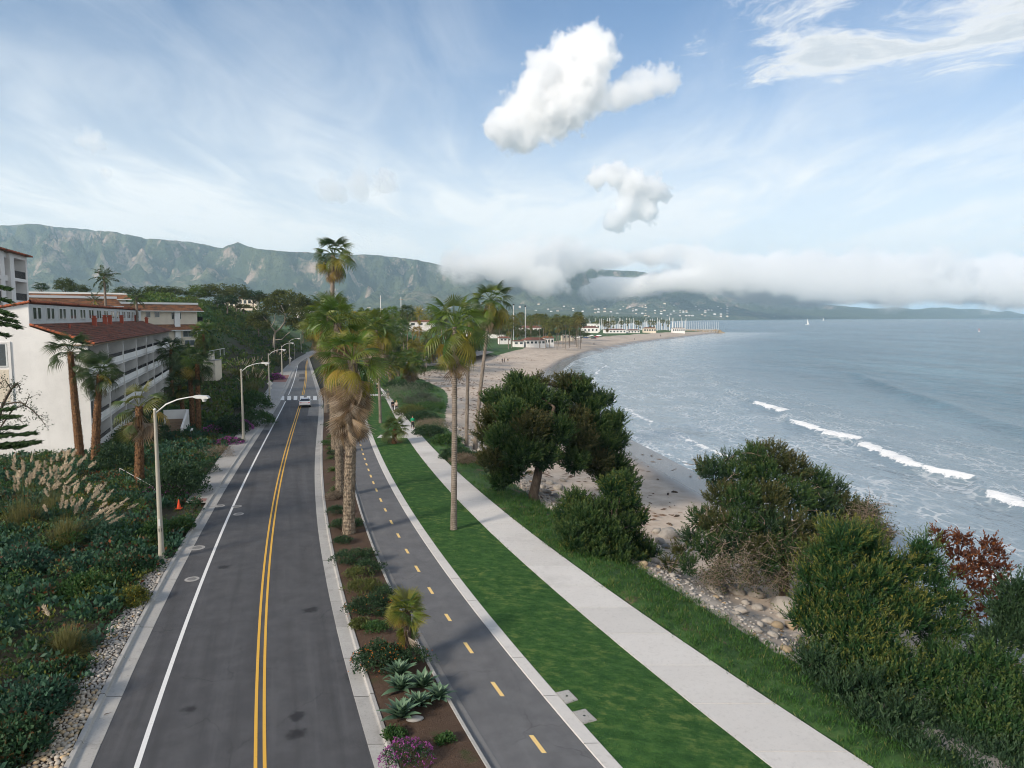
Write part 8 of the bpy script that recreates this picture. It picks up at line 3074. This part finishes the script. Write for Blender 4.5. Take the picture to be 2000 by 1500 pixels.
def breakwater():
    t = thing('breakwater', (0, 0, 0), 'stone breakwater reaching into the bay', 'breakwater')
    a, b = A(1335, 645, 930), A(1404, 649, 905)
    n = 46
    g = random.Random(2)
    m = MB()
    dv = (b - a)
    p0 = Vector((a.x, a.y, SEA))
    p1 = Vector((b.x, b.y, SEA))
    d = (p1 - p0).normalized()
    nr = Vector((-d.y, d.x, 0))
    L = (p1 - p0).length
    V = []
    for s in (0, 1):
        c = p0 + (p1 - p0) * s
        V += [c - nr * 8, c - nr * 3 + Vector((0, 0, 3.4)), c + nr * 3 + Vector((0, 0, 3.4)), c + nr * 8]
    e = p1 + d * 9
    mm = MB()
    mm.V = [tuple(v) for v in V] + [tuple(e)]
    mm.F = [(0, 4, 5, 1), (1, 5, 6, 2), (2, 6, 7, 3), (4, 8, 5), (5, 8, 6), (6, 8, 7)]
    mm.put('core', M['boulder'], t)
    for i in range(120):
        s = g.random() * 1.03
        sd = g.choice((-1, -1, -1, 1))
        q = g.random()
        c = p0 + (p1 - p0) * s + nr * sd * (2.5 + q * 6) + Vector((0, 0, 3.3 - q * 3.4))
        part('boulder', BOU[g.randrange(5)], None, t, c, (g.random(), g.random(), g.random() * 6), g.uniform(0.9, 1.7))
    MB_w = MB()
    for s0 in (-1.2,):
        w0, w1 = p0 + nr * s0, p1 + nr * s0
        o_ = len(MB_w.V)
        MB_w.V += [(w0.x, w0.y, SEA + 3.3), (w1.x, w1.y, SEA + 3.3), (w1.x, w1.y, SEA + 4.5), (w0.x, w0.y, SEA + 4.5), (w0.x + nr.x * .5, w0.y + nr.y * .5, SEA + 3.3), (w1.x + nr.x * .5, w1.y + nr.y * .5, SEA + 3.3), (w1.x + nr.x * .5, w1.y + nr.y * .5, SEA + 4.5), (w0.x + nr.x * .5, w0.y + nr.y * .5, SEA + 4.5)]
        MB_w.F += [(0, 1, 2, 3), (5, 4, 7, 6), (3, 2, 6, 7), (0, 3, 7, 4), (1, 5, 6, 2)]
    MB_w.put('wall', M['walk_old'], t)
    fm = MB().cyl(0, 0, 0, 11.0, 0.16, 0.10, 6).mesh('flagpole')
    fm.materials.append(M['mast'])
    for i in range(20):
        c = p0 + (p1 - p0) * (0.02 + 0.96 * i / 19)
        o = link('flagpole', fm, None, None, (c.x, c.y, SEA + 3.35))
        tag(o, 'white flagpole in the row on the breakwater', 'flagpole', 'flagpoles along the breakwater')


breakwater()
# tall lighting poles behind the palms
for i, (px, yt, Y, lab) in enumerate(((743, 577, 330, 'left tall white pole behind the median palms'), (783, 580, 340, 'right tall white pole behind the crowd of palms'), (1003, 594, 420, 'tall dark topped pole above the far palms'), (1026, 597, 430, 'tall pale pole with flag above the far palms'))):
    p = A(px, yt, Y)
    t = thing('tall_pole', (p.x, Y, -0.9), lab, 'pole')
    MB().cyl(0, 0, -0.2, p.z + 0.9, 0.26, 0.14, 8).put('pole', M['mast'], t)
    if i < 2:
        MB().box(-0.9, 0.9, -0.08, 0.08, p.z - 0.4, p.z - 0.2).put('crossarm', M['wood'], t)
    else:
        MB().box(-0.5, 0.5, -0.2, 0.2, p.z + 0.2, p.z + 1.0).put('lamp_rack', M['dark_metal'], t)

# beach car park and park lawn
M['parking'] = material('parking_asphalt', mat_plain((0.15, 0.15, 0.15), 0.9, 0.2, 0, 0.2, 0.4))
me = mesh_np('car_park', [(-62, 236, -0.86), (-26, 236, -0.86), (-8, 330, -0.86), (-30, 392, -0.86), (-74, 392, -0.86), (-74, 300, -0.86)], [np.array([[0, 1, 2, 5]]), np.array([[5, 2, 3, 4]])])
struct('car_park', me, M['parking'], 'grey beach car park behind the palms')


# ------------------------------------------------------------------ town and woods below the mountains
def town():
    g = np.random.default_rng(31)
    kinds = []
    for wm, rm in (('stucco', 'tile'), ('stucco_cream', 'shingle'), ('stucco', 'white_trim'), ('stucco_cream', 'tile')):
        m = MB().box(-0.5, 0.5, -0.35, 0.35, -0.4, 0.38).mesh('far_wall')
        m.materials.append(M[wm])
        r = MB()
        r.poly([(-0.55, -0.4, 0.38), (0.55, -0.4, 0.38), (0.3, 0, 0.60), (-0.3, 0, 0.60)]).poly([(0.55, 0.4, 0.38), (-0.55, 0.4, 0.38), (-0.3, 0, 0.60), (0.3, 0, 0.60)])
        r.poly([(0.55, -0.4, 0.38), (0.55, 0.4, 0.38), (0.3, 0, 0.60)]).poly([(-0.55, 0.4, 0.38), (-0.55, -0.4, 0.38), (-0.3, 0, 0.60)])
        rme = r.mesh('far_roof')
        rme.materials.append(M[rm])
        kinds.append((m, rme))
    # stand the houses on points of the land that the sight line from the road reaches
    X, Y, Z = MTN
    el = (Z - HCAM) / Y
    vis = el >= np.maximum.accumulate(el, axis=0) - 1e-5
    px = 1000 + 1400 * X / Y
    py = 620 - 1400 * el
    ok = vis & (px > 60) & (px < 1560) & (py > 583) & (py < 619) & (Y < 7800)
    wgt = np.where(ok, np.exp(-((612 - py) / 13.0) ** 2) * np.where((px > 470) & (px < 1420), 1.0, 0.2), 0).ravel()
    idx = g.choice(X.size, 200, replace=False, p=wgt / wgt.sum())
    for i in idx:
        best = Vector((X.ravel()[i], Y.ravel()[i], Z.ravel()[i]))
        s = g.uniform(7, 14)
        k_ = g.integers(4)
        t = thing('far_house', best, 'pale house in the town below the mountains', 'house', 'houses of the far town', float(g.uniform(-0.6, 0.6)))
        part('wall', kinds[k_][0], None, t, (0, 0, 0.2 * s), None, (s * 1.5, s, s))
        part('roof', kinds[k_][1], None, t, (0, 0, 0.2 * s), None, (s * 1.5, s, s))
    # woods
    lv = Leaves()
    N = 3400
    px = g.uniform(430, 1420, N)
    Y = g.uniform(1250, 3600, N) ** 1.0
    X = (px - 1000) / 1400 * Y
    w = np.interp(Y, _WY, _WX)
    ok = X < w - 15
    X, Y = X[ok], Y[ok]
    Z = plain_z(X, Y, w[ok])
    per = 12
    s = g.uniform(5, 11, len(X)) * (1 + Y / 6000)
    C = np.repeat(np.stack([X, Y, Z + s * 0.5], 1), per, 0)
    ss = np.repeat(s, per)
    dd = rdir(len(C), g)
    lv.add(C + dd * (ss * 0.5)[:, None], dd + rdir(len(C), g), ss * 0.55, ss * 0.45, None, np.repeat(g.random(len(X)), per) * 0.6 + g.random(len(C)) * 0.4)
    o = link('far_woods', lv.mesh('far_woods'), M['far_tree'])
    tag(o, 'dark belt of far trees between marina and mountains', None, None, 'stuff')


town()
